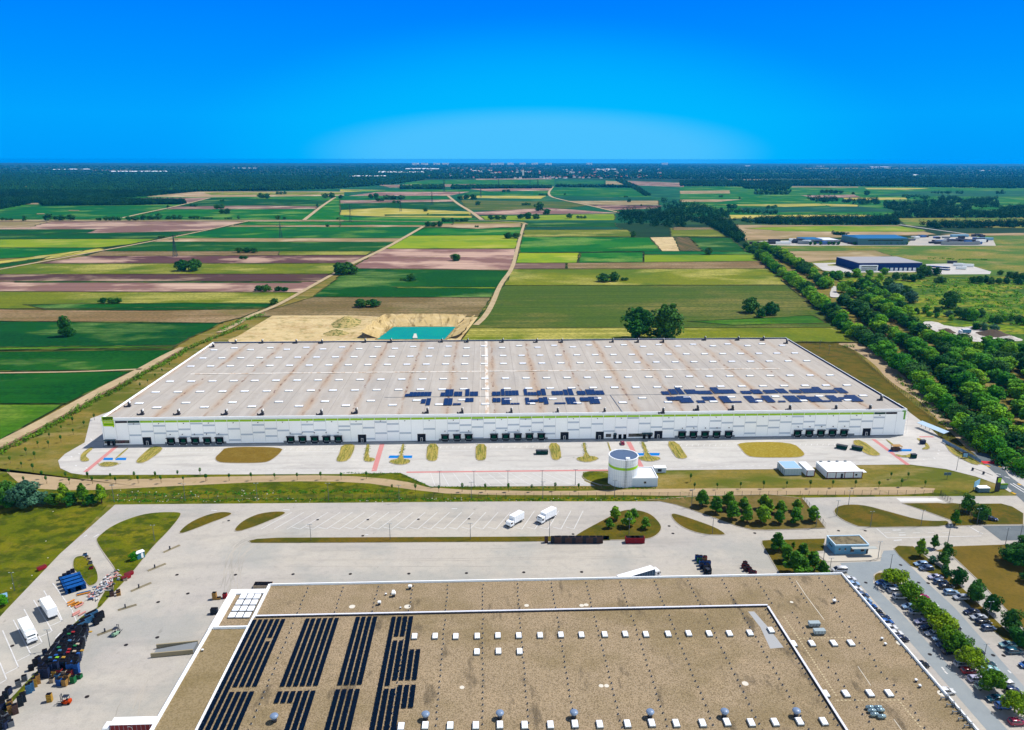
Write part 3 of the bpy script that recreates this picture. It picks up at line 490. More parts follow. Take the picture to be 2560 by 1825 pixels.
for a_, b_ in [((1090, 820), (1030, 960)), ((1285, 720), (1230, 960)), ((1320, 640), (1180, 900))]: tm.ribbon([Vector(g(D1, *a_).xy), Vector(g(D1, (a_[0] + b_[0]) / 2 - 12, (a_[1] + b_[1]) / 2).xy), Vector(g(D1, *b_).xy)], .25, .118)
tag(tm.build('tyre_marks', mat('tyre_mark', (186, 181, 172), k=.56, layers=[NZ(.08, .08, 1.0, (207, 200, 188), .42, .56)])), kind='structure')
# manholes and drain covers, tyre-dark spots
mk = MB()
for rf, x, y in [(C1, 1575, 775), (C1, 2095, 775), (C1, 1672, 942), (C1, 1408, 1018), (C1, 2035, 293), (D1, 1122, 332), (D1, 1400, 265), (D1, 775, 793), (D1, 110, 340), (C2, 330, 770), (C2, 840, 768), (C2, 1360, 765), (C2, 1873, 760), (C2, 548, 285), (C2, 995, 284), (C2, 1445, 281), (C2, 1895, 277), (C2, 950, 428), (C3, 105, 753), (C3, 620, 750), (C3, 543, 413), (C3, 1432, 407), (C3, 1398, 341), (C3, 2160, 404), (C4, 870, 845), (C4, 1340, 845), (C4, 1180, 688), (C4, 1425, 850), (C4, 628, 383), (C4, 865, 383), (PG, 150, 472), (PG, 1120, 485), (PG, 1280, 490), (C2, 785, 477)]:
    p = g(rf, x, y); mk.cyl((p.x, p.y, .147), (p.x, p.y, .155), .55, n=10)
tag(mk.build('drain_covers', mat('iron_dark', (52, 48, 50))), 'small dark round drain covers set in the concrete yard', 'drain cover', kind='stuff')
# ================================================================ BIG WHITE WAREHOUSE
WX0, WX1, WY0, WY1, WH = -179.0, 204.2, 332.0, 481.0, 13.5
WALLW = mat('white_cladding', (244, 246, 250), k=.93, rough=.45, layers=[NZ(.05, .05, .3, (222, 226, 234)), NZ(3, .1, .2, (226, 230, 236))])
MEMB = mat('roof_membrane', (202, 194, 184), k=.58, rough=.8, layers=[NZ(.02, .03, .6, (186, 182, 178)), NZ(.3, .03, .5, (220, 214, 206)), NZ(.25, .25, .25, (176, 168, 158), .52, .7)])
DKB = mat('dark_trim', (46, 52, 66), rough=.5); BLK = mat('black_rubber', (26, 26, 32), rough=.8); GRN = mat('dock_green', (16, 84, 62)); LIME = mat('lime_green', (150, 204, 10), k=.8, rough=.5)
GRY = mat('cladding_grey', (186, 198, 216), k=.82, rough=.5); PLI = mat('plinth_grey', (140, 146, 154)); GLS = mat('dark_glass', (20, 36, 44), rough=.1, spec=.8); WMET = mat('white_metal', (236, 238, 240), k=.85, rough=.35); STEEL = mat('galvanised', (150, 160, 168), rough=.4, metal=.6)
SKYL = mat('skylight_dome', (246, 248, 252), k=.9, rough=.25, spec=.6); COPING = mat('white_coping', (238, 242, 248), k=.88, rough=.4)
wh = thing('warehouse', 'huge long white warehouse with a lime green stripe and pale flat roof', 'warehouse', (WX0, WY0, 0))
off = Vector((WX0, WY0, 0)); W_, D_ = WX1 - WX0, WY1 - WY0
b = MB(); b.add([(0, 0, 0), (W_, 0, 0), (W_, 0, WH), (0, 0, WH), (0, D_, 0), (W_, D_, 0), (W_, D_, WH), (0, D_, WH)], [(0, 1, 2, 3), (1, 5, 6, 2), (5, 4, 7, 6), (4, 0, 3, 7)])
b.build('wall', WALLW, wh)
rf = MB(); nb = 17
# shallow roof: ridges and valleys along the depth
RZ = WH - .55
XS0 = GY(381, 1042, WY0).x - WX0; BAY = 22.85
xs = [0] + [x for x in [XS0 + BAY / 2 * (i - 1) for i in range(40)] if 2 < x < W_ - 2] + [W_]
vs = []
for x in xs:
    k = round((x - XS0) / (BAY / 2)); dz = -.12 if k % 2 == 0 else .1
    if x in (0, W_): dz = 0
    vs += [(x, .4, RZ + dz), (x, D_ - .4, RZ + dz)]
rf.add(vs, [(2 * i, 2 * i + 2, 2 * i + 3, 2 * i + 1) for i in range(len(xs) - 1)])
rf.build('roof', MEMB, wh)
# dirt gathers along every second crease of the membrane (a stain of the roof itself)
def valley_stain(m, x0, per):
    nt = m.node_tree; N = nt.nodes; L = nt.links; b_ = N['Principled BSDF']; src = b_.inputs['Base Color'].links[0].from_socket
    tc = N.new('ShaderNodeTexCoord'); sp_ = N.new('ShaderNodeSeparateXYZ'); L.new(tc.outputs['Object'], sp_.inputs[0])
    def mm(op, a, c=None):
        n = N.new('ShaderNodeMath'); n.operation = op
        for i, v in enumerate((a, c)):
            if v is None: continue
            if isinstance(v, (int, float)): n.inputs[i].default_value = v
            else: L.new(v, n.inputs[i])
        return n.outputs[0]
    def nz(sx, sy, lo, hi):
        mp = N.new('ShaderNodeMapping'); mp.inputs['Scale'].default_value = (sx, sy, 1); L.new(tc.outputs['Object'], mp.inputs[0]); q = N.new('ShaderNodeTexNoise'); q.inputs['Scale'].default_value = 1; q.inputs['Detail'].default_value = 4; L.new(mp.outputs[0], q.inputs['Vector'])
        r = N.new('ShaderNodeMapRange'); r.inputs[1].default_value = lo; r.inputs[2].default_value = hi; L.new(q.outputs[0], r.inputs[0]); return r.outputs[0]
    wob = mm('MULTIPLY', nz(.15, .12, .3, .7), 1.0)
    d = mm('ABSOLUTE', mm('MULTIPLY', mm('SUBTRACT', mm('FRACT', mm('DIVIDE', mm('ADD', mm('SUBTRACT', sp_.outputs[0], x0 - per * 10.5), wob), per)), .5), per))
    def fall(w0, w1):
        r = N.new('ShaderNodeMapRange'); r.interpolation_type = 'SMOOTHSTEP'; r.inputs[1].default_value = w0; r.inputs[2].default_value = w1; r.inputs[3].default_value = 1; r.inputs[4].default_value = 0; L.new(d, r.inputs[0]); return r.outputs[0]
    cur = src
    for f, c in ((mm('MULTIPLY', fall(.2, 4.2), mm('MULTIPLY', nz(.12, .03, .36, .62), .85)), (196, 172, 148)), (mm('MULTIPLY', fall(.1, 1.2), mm('MULTIPLY', nz(.5, .1, .44, .62), .75)), (170, 144, 124)), (mm('MULTIPLY', fall(.1, 1.0), nz(.6, .22, .55, .66)), (128, 98, 84))):
        mi = N.new('ShaderNodeMix'); mi.data_type = 'RGBA'; L.new(f, mi.inputs[0]); L.new(cur, mi.inputs[6]); mi.inputs[7].default_value = lin(c, .6); cur = mi.outputs[2]
    L.new(cur, b_.inputs['Base Color'])
valley_stain(MEMB, XS0, BAY)
st = MB(); SD = mat('roof_seam', (164, 158, 152))
for i, x in enumerate(xs[1:-1]):
    k = round((x - XS0) / (BAY / 2))
    if k % 2: st.box((x, D_ / 2, RZ + .105), (.16, D_ - 1, .04))
st.build('roof_seam', SD, wh)
js = MB(); jx = GY(1218, 1035, WY0).x - WX0
js.box((jx, D_ / 2, RZ + .05), (1.9, D_ - 1.4, .1)); js.box((jx - 3.5, D_ / 2, RZ + .06), (.25, D_ - 1.4, .1))
yj = G(*B1(1500, 303), 13).y - WY0; js.box((W_ / 2 - 10, yj, RZ + .12), (W_ - 46, 1.5, .05)); 
js.build('joint_strip', mat('white_joint', (228, 222, 214), k=.72, layers=[NZ(.5, .12, .8, (196, 168, 140), .46, .6)]), wh)
# parapets with coping
pp = MB()
for c, d in [((W_ / 2, .2, WH - .3), (W_, .4, 1.1)), ((W_ / 2, D_ - .2, WH - .3), (W_, .4, 1.1)), ((.2, D_ / 2, WH - .3), (.4, D_ - .8, 1.1)), ((W_ - .2, D_ / 2, WH - .3), (.4, D_ - .8, 1.1))]:
    pp.box((c[0], c[1] + (-.05 if c[1] < 1 else 0), c[2]), d)
pp.build('parapet', [COPING], wh)
pi = MB(); pi.box((W_ / 2, D_ - .52, RZ + .45), (W_ - 1, .06, .8)); pi.box((W_ - .5, D_ / 2, RZ + .45), (.06, D_ - 1.4, .8)); pi.build('parapet_shade', mat('parapet_shade_blue', (60, 82, 120)), wh)  # dark blue strips paint the shade on the inner parapet faces
# facade bands
def fx(px, py=1100): return GY(px, py, WY0).x - WX0
P0 = fx(288, 1060); PW = (fx(2255, 1030) - fx(256, 1046)) / 66.6
bd = MB(); x = P0; k = 0
BR_ = fx(1700 + 1438 / 2.649, 1034)
npan = int(round((BR_ - P0) / PW)); PW = (BR_ - P0) / npan
for k in range(npan):
    mi = 1 if k in (0, npan - 1) else (2 if k in (1, npan - 2) else 0)
    bd.box((P0 + PW * (k + .5), -.13, WH - 1.75), (PW - .28, .06, .95), mi=mi)
bd.build('colour_band', [LIME, mat('band_black', (20, 14, 30)), mat('band_dark_green', (6, 66, 48))], wh)
jn = MB()
for k in range(-1, npan + 2):
    jn.box((P0 + PW * k, -.02, (WH - 2) / 2 + .5), (.07, .03, WH - 3))
jn.box((W_ / 2, -.12, WH - .95), (W_, .05, .12))
jn.build('panel_joint', mat('joint_grey', (190, 196, 206)), wh)
SB1 = [(885, 636), (895, 710), (970, 685), (1045, 648), (1052, 697), (1130, 684), (1208, 671), (1215, 720), (1285, 633), (1290, 706), (1365, 645), (1370, 694), (1450, 706), (1528, 668), (1535, 742), (1610, 705), (1685, 642), (1690, 692), (1765, 667), (1770, 716), (1845, 679), (1925, 703), (2000, 640), (2003, 688), (2080, 615), (2160, 676), (2163, 712), (2240, 651)]
SB2 = [(65, 675), (145, 636), (223, 660), (228, 733), (302, 623), (305, 696), (380, 635), (382, 684), (460, 695), (617, 668), (773, 631), (775, 680), (853, 643), (855, 691), (935, 605), (935, 655), (935, 728), (1018, 629), (1100, 664), (1177, 640), (1175, 689), (1255, 601), (1253, 651), (1332, 626), (1330, 687), (1410, 650), (1408, 699), (1565, 624), (1565, 673), (1642, 660), (1720, 635), (1797, 683), (1875, 658), (1957, 596), (2032, 632), (2110, 656), (2185, 618), (2185, 667), (2257, 677)]
SB3 = [(88, 653), (243, 615), (240, 663), (320, 627), (395, 650), (475, 625), (468, 697), (548, 648), (628, 612), (625, 659), (705, 623), (698, 695), (785, 586), (780, 634), (858, 620), (852, 669), (930, 644), (1005, 668), (1087, 619), (1165, 606), (1160, 654), (1240, 617), (1320, 592), (1310, 664)]
for rg_, LL in ((B1, SB1), (B2, SB2), (B3, SB3)):
    for (x, y) in LL:
        p = GY(*rg_(x, y), WY0); k = math.floor((p.x - WX0 - P0) / PW)
        MB().box((P0 + PW * (k + .5), -.045, p.z), (PW - .3, .03, .8)).build('grey_panel', GRY, wh)
# docks
DX = [(B1, x) for x in (1137, 1217, 1297, 1377, 1457, 1928, 2007, 2087, 2165, 2243)] + [(B2, x) for x in (697, 776, 853, 1020, 1098, 1177, 1254, 1332)] + [(B3, x) for x in (10, 85, 162, 238, 317, 773, 850, 927, 1003, 1079)]
def px_fac(rf, x): 
    p = rf(x, 0); return fx(p[0], 1112 - (p[0] - 262) * .0095)
for rf_, x in DX:
    X = px_fac(rf_, x)
    d = MB(); d.box((0, -.35, 3.15), (3.5, .7, .35), mi=0); d.box((-1.55, -.35, 1.9), (.4, .7, 2.6), mi=0); d.box((1.55, -.35, 1.9), (.4, .7, 2.6), mi=0)
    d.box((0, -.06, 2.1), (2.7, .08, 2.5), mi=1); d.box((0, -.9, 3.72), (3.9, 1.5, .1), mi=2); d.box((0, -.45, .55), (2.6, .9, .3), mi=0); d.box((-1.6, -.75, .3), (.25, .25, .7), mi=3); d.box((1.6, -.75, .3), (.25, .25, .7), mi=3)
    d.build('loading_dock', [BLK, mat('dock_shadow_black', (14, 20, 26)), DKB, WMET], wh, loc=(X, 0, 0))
    q = MB(); q.box((X, -.12, 1.95), (1.75, .06, 1.7)); q.build('dock_door', GRN, wh)
pl = MB()
for a, c in [((B1, 1095), (B1, 1500)), ((B1, 1880), (B2, 20)), ((B2, 655), (B2, 1375)), ((B2, 2215), (B3, 360)), ((B3, 735), (B3, 1150))]:
    xa, xb = px_fac(*a), px_fac(*c); pl.box(((xa + xb) / 2, -.08, .7), (xb - xa, .1, 1.4))
pl.box((W_ / 2, -.05, .25), (W_ - .2, .06, .5)); pl.build('plinth', PLI, wh)
for rf_, x in [(B1, 978), (B2, 148), (B2, 541), (B2, 1486), (B2, 1719), (B2, 2106), (B3, 1230)]:
    X = px_fac(rf_, x); d = MB(); d.box((X, -.06, 2.0), (3.9, .1, 4.0), mi=0); d.build('gate', mat('gate_dark', (40, 44, 54)), wh)
    q = MB(); q.box((X, -.13, 1.1), (1.0, .06, 2.1)); q.box((X, -.17, 1.1), (.7, .04, 1.8), mi=1); q.build('gate_door', [WMET, DKB], wh)
# small lamps over doors
for k in range(1, npan, 2): MB().box((P0 + PW * (k + .5), -.3, WH - 2.7), (.35, .5, .3)).build('wall_lamp', DKB, wh)
for rf_, x in DX: MB().box((px_fac(rf_, x), -.3, 5.3), (.35, .5, .35)).build('wall_lamp', DKB, wh)
# offices
def win(x0, x1, rf_, z0, z1, name='office_window'):
    a, c = px_fac(rf_, x0), px_fac(rf_, x1); d = MB(); d.box(((a + c) / 2, -.06, (z0 + z1) / 2), (c - a, .1, z1 - z0), mi=0)
    f = d.build(name, GLS, wh); m = MB(); n = max(2, int((c - a) / 1.6))
    for i in range(n + 1): m.box((a + (c - a) * i / n, -.13, (z0 + z1) / 2), (.08, .06, z1 - z0))
    m.box(((a + c) / 2, -.13, z0 + .04), (c - a + .08, .06, .08)); m.box(((a + c) / 2, -.13, z1 - .04), (c - a + .08, .06, .08)); m.build('window_frame', DKB, f)
win(695, 860, B1, 1.1, 2.7); win(1760, 1793, B2, 1.2, 2.8); win(1910, 2066, B2, 1.2, 2.8)
for x in (1818, 1853, 1885):
    X = px_fac(B2, x); d = MB(); d.box((X, -.07, 1.25), (1.5, .1, 2.5)); d.build('entrance_door', BLK, wh)
for rf_, x0, x1 in [(B1, 700, 775), (B2, 1997, 2066), (B2, 1808, 1828)]:
    a, c = px_fac(rf_, x0), px_fac(rf_, x1); d = MB(); d.box(((a + c) / 2, -1.0, 3.15), (c - a, 2, .12)); d.box((a + .1, -1.9, 1.6), (.1, .1, 3.1)); d.box((c - .1, -1.9, 1.6), (.1, .1, 3.1)); d.build('canopy', mat('canopy_teal', (74, 104, 112)), wh)
for rf_, x in [(B1, 722), (B1, 757), (B2, 2012), (B2, 2048)]:
    d = MB(); d.box((px_fac(rf_, x), -.25, 1.2), (1.3, .3, 2.4)); d.build('entrance_door', BLK, wh)
# logo plate on the left, number 1 on the right
cx = GY(*B1(718, 622), WY0); X = cx.x - WX0
d = MB(); s = [( -2.9, 2.6), (2.3, 2.6), (2.5, -1.7), (2.2, -2.9), (1.6, -2.2), (-2.5, -2.1)]
d.add([(X + p[0], -.14, cx.z + p[1]) for p in s] + [(X + p[0], -.02, cx.z + p[1]) for p in s], [tuple(range(6))[::-1]] + [(i, (i + 1) % 6, (i + 1) % 6 + 6, i + 6) for i in range(6)])
lg = d.build('logo_plate', mat('logo_green', (168, 208, 20), k=.8), wh)
d = MB(); d.box((X, -.17, cx.z + 2.0), (4.8, .04, .8), mi=0)
for i, w_ in enumerate((.5, .5, .6, .5, .4, .5)): d.box((X - 2.0 + i * .72, -.19, cx.z + 1.2), (w_, .03, .5), mi=0)
for i in range(6): d.box((X - 1.8 + i * .68, -.19, cx.z - .1), (.45, .03, .7), mi=1)
d.box((X, -.17, cx.z - 1.2), (4.6, .03, .6), mi=2)
d.build('logo_lettering', [mat('logo_dark', (40, 84, 20)), mat('logo_pale', (222, 236, 150)), mat('logo_mid', (120, 186, 10))], lg)
cx = GY(*B3(1482, 575), WY0); X = cx.x - WX0
d = MB(); d.box((X + .4, -.08, cx.z), (.8, .1, 4.6)); d.box((X - .45, -.08, cx.z + 1.9), (1.0, .1, .7)); d.build('numeral', mat('numeral_green', (110, 170, 50), k=.8), wh)
# roof furniture -------------------------------------------------
def skyl(w_, d_, h=.45):
    b = MB(); b.box((0, 0, 0), (w_ + .3, d_ + .3, h * .6), base=True, mi=1); b.box((0, 0, h * .6), (w_, d_, h * .5), base=True, mi=0, tx=.92, ty=.85); return b
sk = []
def row_y(rf_, x, y): return G(*rf_(x, y), RZ).y - WY0
def colx(rf_, x, y): return G(*rf_(x, y), RZ).x - WX0
ROWS = [(row_y(B1, 1418, 148), colx(B1, 1657, 148), BAY), (row_y(B1, 1555, 135), colx(B1, 1788, 135), BAY), (row_y(B1, 1595, 200), colx(B1, 1595, 200), BAY / 2), (row_y(B1, 1526, 254), colx(B1, 1526, 254), BAY / 2), (row_y(B1, 1407, 354), colx(B1, 1407, 354), BAY / 2), (row_y(B1, 1473, 423), colx(B1, 1473, 423), BAY / 2), (row_y(B1, 1540, 495), colx(B1, 1540, 495), BAY), (row_y(B1, 1668, 523), colx(B1, 1668, 523), BAY)]
for ry, x0, pt in ROWS:
    n0 = -int((x0 - 5) / pt)
    for i in range(n0, 60):
        x = x0 + i * pt
        if x > W_ - 5: break
        sk.append((x, ry))
sk.sort(key=lambda p: p[1])
proto = None; rest = MB()
for i, (x, y) in enumerate(sk):
    if i < 100:
        if proto is None: proto = skyl(3.9, 1.8, .4).build('skylight', [SKYL, STEEL], wh, loc=(x, y, RZ + .02)); continue
        c = proto.copy(); COL.objects.link(c); c.location = (x, y, RZ + .02)
    else:
        q = skyl(3.9, 1.8, .4); q.xf(Matrix.Translation((x, y, RZ + .02))); rest.v and None
        rest.add(q.v, q.f); rest.m[-len(q.f):] = q.m
tag(rest.build('skylights', [SKYL, STEEL], wh), kind='stuff')
def vent():
    b = MB(); b.box((0, 0, 0), (1.9, 1.5, .7), base=True, mi=0); b.cyl((-.9, -.2, .3), (-1.9, -.5, .3), .28, mi=0); b.cyl((-1.9, -.5, 0), (-1.9, -.5, .9), .3, mi=0); b.box((.35, 0, .6), (1.0, .9, 1.9), base=True, mi=1); b.box((.75, .05, 2.0), (.25, 1.1, .9), base=True, mi=2); return b
vp = None
for rf_, L_, yy in [(B1, (940, 1180, 1495, 1735, 2125), 575), (B2, (105, 575, 805, 1130, 1437, 1747, 2135), 565), (B3, (112, 343, 722, 1027, 1253), 545), (B1, (1560, 1735, 1960, 2130), 102), (B2, (165, 335, 672, 842, 1075, 1300, 1467, 1803, 1970, 2137), 96), (B3, (162, 382, 548, 703), 82), (B1, (853, 1410), 522), (B3, (1327,), 480)]:
    for x in L_:
        y = yy
        if x == 1410 and rf_ is B1: y = 128
        if x == 703: y = 104
        p = G(*rf_(x, y), RZ); loc = (p.x - WX0, min(p.y - WY0, D_ - 1.8), RZ)
        if vp is None: vp = vent().build('roof_fan', [DKB, DKB, WMET], wh, loc=loc); continue
        c = vp.copy(); COL.objects.link(c); c.location = loc
pb = MB(); yb = G(*B2(1800, 445), RZ).y - WY0; xa = colx(B2, 300, 447); xb = colx(B3, 1120, 438)
pb.box(((xa + xb) / 2, yb, RZ + .15), (xb - xa, .18, .12)); x = colx(B2, 1860, 540); pb.line([(colx(B2, 1790, 447), yb), (x, row_y(B2, 1855, 562))], .3, RZ + .15, h=.1)
pb.build('cable_duct', STEEL, wh)
# ---- solar arrays on the big roof
PV = mat('solar_cells', (22, 62, 118), k=.55, rough=.5, spec=.12, layers=[NZ(1, 1, .3, (10, 32, 70))]); PVF = mat('solar_frame', (120, 140, 160), rough=.4)
def pv_column(x0, x1, y0, y1, z, ps=1.05, gap=.12, tilt=.22):
    """one column of panels between x0..x1, y0..y1 (panels stacked in depth)"""
    b = MB(); n = max(1, int((y1 - y0) / ps)); ps = (y1 - y0) / n; nx = max(1, round((x1 - x0) / 1.8)); pw = (x1 - x0) / nx
    for i in range(n):
        for j in range(nx):
            a = x0 + pw * j + .04; c = a + pw - .08; u = y0 + ps * i + gap / 2; v = u + ps - gap
            b.add([(a, u, z), (c, u, z), (c, v, z + tilt), (a, v, z + tilt), (a, u, z - .06), (c, u, z - .06), (c, v, z + tilt - .06), (a, v, z + tilt - .06)], [(0, 1, 2, 3), (0, 4, 5, 1), (2, 6, 7, 3), (1, 5, 6, 2), (3, 7, 4, 0)])
    for xx in (x0 + .3, x1 - .3): b.box((xx, (y0 + y1) / 2, z - .12), (.08, y1 - y0, .08), mi=1)
    return b
ARR = [(B2, 'back', [[(430, 460, 437, 452), (460, 605, 425, 451)], [(666, 695, 428, 450), (697, 752, 407, 449), (755, 810, 422, 449)], [(830, 858, 405, 448), (860, 915, 422, 449)],
  [(1007, 1063, 422, 446), (1066, 1090, 405, 445), (1093, 1183, 415, 445)], [(1217, 1240, 405, 443), (1243, 1303, 425, 445), (1305, 1330, 415, 444), (1332, 1362, 403, 443)], [(1402, 1478, 418, 442), (1480, 1507, 408, 442), (1510, 1543, 403, 443)], [(1570, 1625, 417, 441), (1628, 1690, 407, 440), (1693, 1748, 415, 440)],
  [(2130, 2180, 420, 440), (2183, 2228, 405, 438), (2230, 2268, 396, 437)]]),
 (B3, 'back', [[(35, 110, 408, 436), (113, 210, 416, 437)], [(212, 262, 393, 432), (264, 365, 408, 433)], [(405, 470, 417, 435), (473, 540, 408, 434)], [(557, 640, 410, 432), (643, 705, 402, 431)], [(730, 800, 410, 430), (803, 912, 402, 429)], [(895, 945, 390, 430), (948, 1035, 409, 430), (1038, 1095, 396, 429)]]),
 (B2, 'front', [[(537, 568, 472, 499), (570, 600, 466, 511)], [(687, 745, 466, 510), (748, 802, 499, 509)], [(828, 885, 464, 489)], [(1010, 1064, 464, 489), (1070, 1126, 462, 505), (1129, 1190, 497, 506)], [(1227, 1256, 462, 505), (1258, 1314, 474, 488), (1316, 1346, 462, 490), (1348, 1378, 458, 503)], [(1420, 1495, 494, 503), (1498, 1563, 460, 503)], [(1590, 1647, 460, 484), (1650, 1716, 456, 500)], [(2165, 2240, 456, 478), (2243, 2330, 452, 494)]]),
 (B3, 'front', [[(112, 165, 480, 495), (150, 235, 455, 479)], [(270, 330, 451, 493), (333, 410, 485, 493)], [(440, 498, 450, 494), (500, 555, 467, 478), (557, 612, 448, 491)], [(650, 700, 482, 490), (703, 785, 448, 490)], [(785, 845, 447, 472), (848, 935, 455, 487), (938, 1000, 480, 488)], [(985, 1050, 446, 487), (1053, 1110, 458, 473), (1113, 1190, 444, 486)]])]
cnt = {'back': 0, 'front': 0}
for rf_, side, blocks in ARR:
    for cols in blocks:
        xm = sum((c[0] + c[1]) / 2 for c in cols) / len(cols); p = G(*rf_(xm, cols[0][3]), RZ)
        t = thing('solar_array', f'navy solar array on white warehouse roof, {ordw(cnt[side])} from left, {side} line', 'solar array', (p.x, p.y, RZ), 0, 'solar arrays on the white warehouse roof'); cnt[side] += 1
        for (x0, x1, y0, y1) in cols:
            ym = (y0 + y1) / 2; a = G(*rf_(x0, ym), RZ + .4); c = G(*rf_(x1, ym), RZ + .4); u = G(*rf_(x0, y1), RZ + .4).y; v = G(*rf_(x0, y0), RZ + .4).y
            q = pv_column(a.x - p.x, c.x - p.x, u - p.y, v - p.y, .35, ps=1.7, gap=.3); q.build('panel_column', [PV, PVF], t)
# ================================================================ TANK + PUMP HOUSE
c0 = G(*C3(978, -5)); 
tl, tr = G(1520.6, 1215), G(1590, 1215); tc_ = G(1556, 1205); rad = 6.0
tk = thing('water_tank', 'round white fire-water tank with a lime green ring and dark blue roof', 'tank', (tc_.x, tc_.y, .1))
TW = mat('tank_white', (232, 236, 242), k=.85, rough=.4, layers=[NZ(3, 3, .25, (206, 214, 224)), NZ(.4, .4, .2, (214, 220, 228))])
b = MB(); b.cyl((0, 0, 0), (0, 0, 12.2), rad, n=40, cap=False); b.build('tank_wall', TW, tk, smooth=True)
b = MB(); 
for i in range(40):
    a = 2 * math.pi * i / 40; b.box((rad * 1.003 * math.cos(a), rad * 1.003 * math.sin(a), 0), (.05, .07, 12.1), rz=a, base=True)
for z in (2.5, 4.9, 9.6): b.cyl((0, 0, z), (0, 0, z + .06), rad + .03, n=40, cap=False)
b.build('wall_rib', GRY, tk)
b = MB(); b.cyl((0, 0, 7.6), (0, 0, 8.7), rad + .06, n=40, cap=False); b.build('green_ring', LIME, tk, smooth=True)
b = MB(); b.cyl((0, 0, 11.9), (0, 0, 12.0), rad - .1, n=40); b.build('tank_roof', mat('tank_roof_blue', (98, 118, 146), rough=.4, layers=[NZ(.5, .5, .4, (74, 94, 124))]), tk)
b = MB(); n = 40
for r0, r1 in ((rad + .12, rad - .25),):
    vs = [(r * math.cos(2 * math.pi * i / n), r * math.sin(2 * math.pi * i / n), 12.25) for r in (r0, r1) for i in range(n)]; vs += [(x, y, 11.95) for x, y, z in vs]
    b.add(vs, [(i, (i + 1) % n, n + (i + 1) % n, n + i) for i in range(n)] + [(i + 2 * n, (i + 1) % n + 2 * n, (i + 1) % n, i) for i in range(n)] + [(n + i, n + (i + 1) % n, 3 * n + (i + 1) % n, 3 * n + i) for i in range(n)])
b.build('rim', COPING, tk)
b = MB(); b.box((.9, -4.6, 12.0), (1.6, 1.5, .7), base=True); b.build('hatch', WMET, tk)
b = MB()
for s in (-.3, .3): b.cyl((s, -rad - .35, 0.1), (s, -rad - .35, 13), .05, n=5)
for i in range(30): b.cyl((-.3, -rad - .35, .4 + i * .42), (.3, -rad - .35, .4 + i * .42), .03, n=4)
for i in range(9): 
    z = 3 + i * 1.1
    for k in range(6):
        a0, a1 = math.pi + math.pi * k / 6, math.pi + math.pi * (k + 1) / 6; b.cyl((.45 * math.cos(a0), -rad - .35 + .7 * math.sin(a0), z), (.45 * math.cos(a1), -rad - .35 + .7 * math.sin(a1), z), .03, n=4)
b.build('ladder', STEEL, tk)
b = MB(); b.cyl((-rad + .9, -1.2, 0), (-rad + .9, -1.2, 2.6), .0 + 1.2, 1.2, n=14); b.build('side_chamber', TW, tk)
# pump house
pa, pb_, pc = G(*reg(1490, 1120, 11.39)(985, 1115)), G(*reg(1490, 1120, 11.39)(1745, 1100)), G(*reg(1490, 1120, 11.39)(1640, 610), 3.6)
ph = thing('pump_house', 'low white flat-roofed pump house attached beside the round white tank', 'pump house', (pa.x, pa.y, .1))
w_, d_ = pb_.x - pa.x, 11.0
b = MB(); b.box((w_ / 2 - 1, d_ / 2, 0), (w_ + 2, d_, 3.6), base=True); b.build('wall', mat('bluish_white', (206, 220, 232), k=.8, layers=[NZ(3, 3, .2, (190, 206, 222))]), ph)
b = MB(); b.box((w_ / 2 - 1, d_ / 2, 3.62), (w_ + 1.2, d_ - .8, .06), base=True); b.build('roof', mat('roof_white', (232, 230, 226), k=.75), ph)
b = MB()
for cx_, cy_, dx, dy in [(w_ / 2 - 1, 0.1, w_ + 2.1, .3), (w_ / 2 - 1, d_ - .1, w_ + 2.1, .3), (w_, d_ / 2, .3, d_ - .5), (-2, d_ / 2, .3, d_ - .5)]: b.box((cx_, cy_, 3.55), (dx, dy, .5), base=True)
b.build('parapet', COPING, ph)
b = MB(); b.box((w_ * .53, -.05, 1.9), (.9, .08, .9)); b.build('window', GLS, ph)
b = MB(); b.box((-.6, -.05, 1.1), (1, .1, 2.1)); b.build('door', DKB, ph)
p = G(*reg(1490, 1120, 11.39)(1830, 712))
kb = thing('transformer_kiosk', 'small white kiosk with a grey louvre, just right of the pump house', 'kiosk', (p.x, p.y, .1))
b = MB(); b.box((0, 1.4, 0), (5.0, 2.6, 2.1), base=True); b.build('wall', mat('bluish_white', (0, 0, 0)), kb); b = MB(); b.box((0, 1.4, 2.1), (5.3, 2.9, .15), base=True); b.build('roof', COPING, kb)
b = MB(); b.box((-.3, .06, 1.1), (1.7, .1, 1.2)); b.build('louvre', DKB, kb)
# containers and office cabins
def cabin(name, rf_, xl, yl, xr, yr, depth, h, m, label, cat, frame=None):
    a, c = g(rf_, xl, yl), g(rf_, xr, yr); t = thing(name, label, cat, (a.x, a.y, .12)); w_ = c.x - a.x
    b = MB(); b.box((w_ / 2, depth / 2, 0), (w_, depth, h), base=True)
    n = int(w_ / 1.2)
    for i in range(1, n): b.box((w_ * i / n, -.02, .1), (.08, .05, h - .2), base=True, mi=1)
    b.build('wall', [m, GRY], t)
    b = MB(); b.box((w_ / 2, depth / 2, h), (w_ + .15, depth + .15, .14), base=True, mi=0)
    b.build('roof', WMET, t)
    if frame:
        b = MB(); k = max(1, round(w_ / 3.4))
        for i in range(k + 1): b.box((w_ * i / k, -.05, 0), (.28, .1, h), base=True)
        b.box((w_ / 2, -.05, 0), (w_, .09, .2), base=True); b.box((w_ / 2, -.05, h - .2), (w_, .09, .18), base=True); b.build('frame', frame, t)
    return t, w_
MAR = mat('maroon_frame', (128, 40, 50)); WC = mat('cabin_white', (216, 222, 230), k=.8)
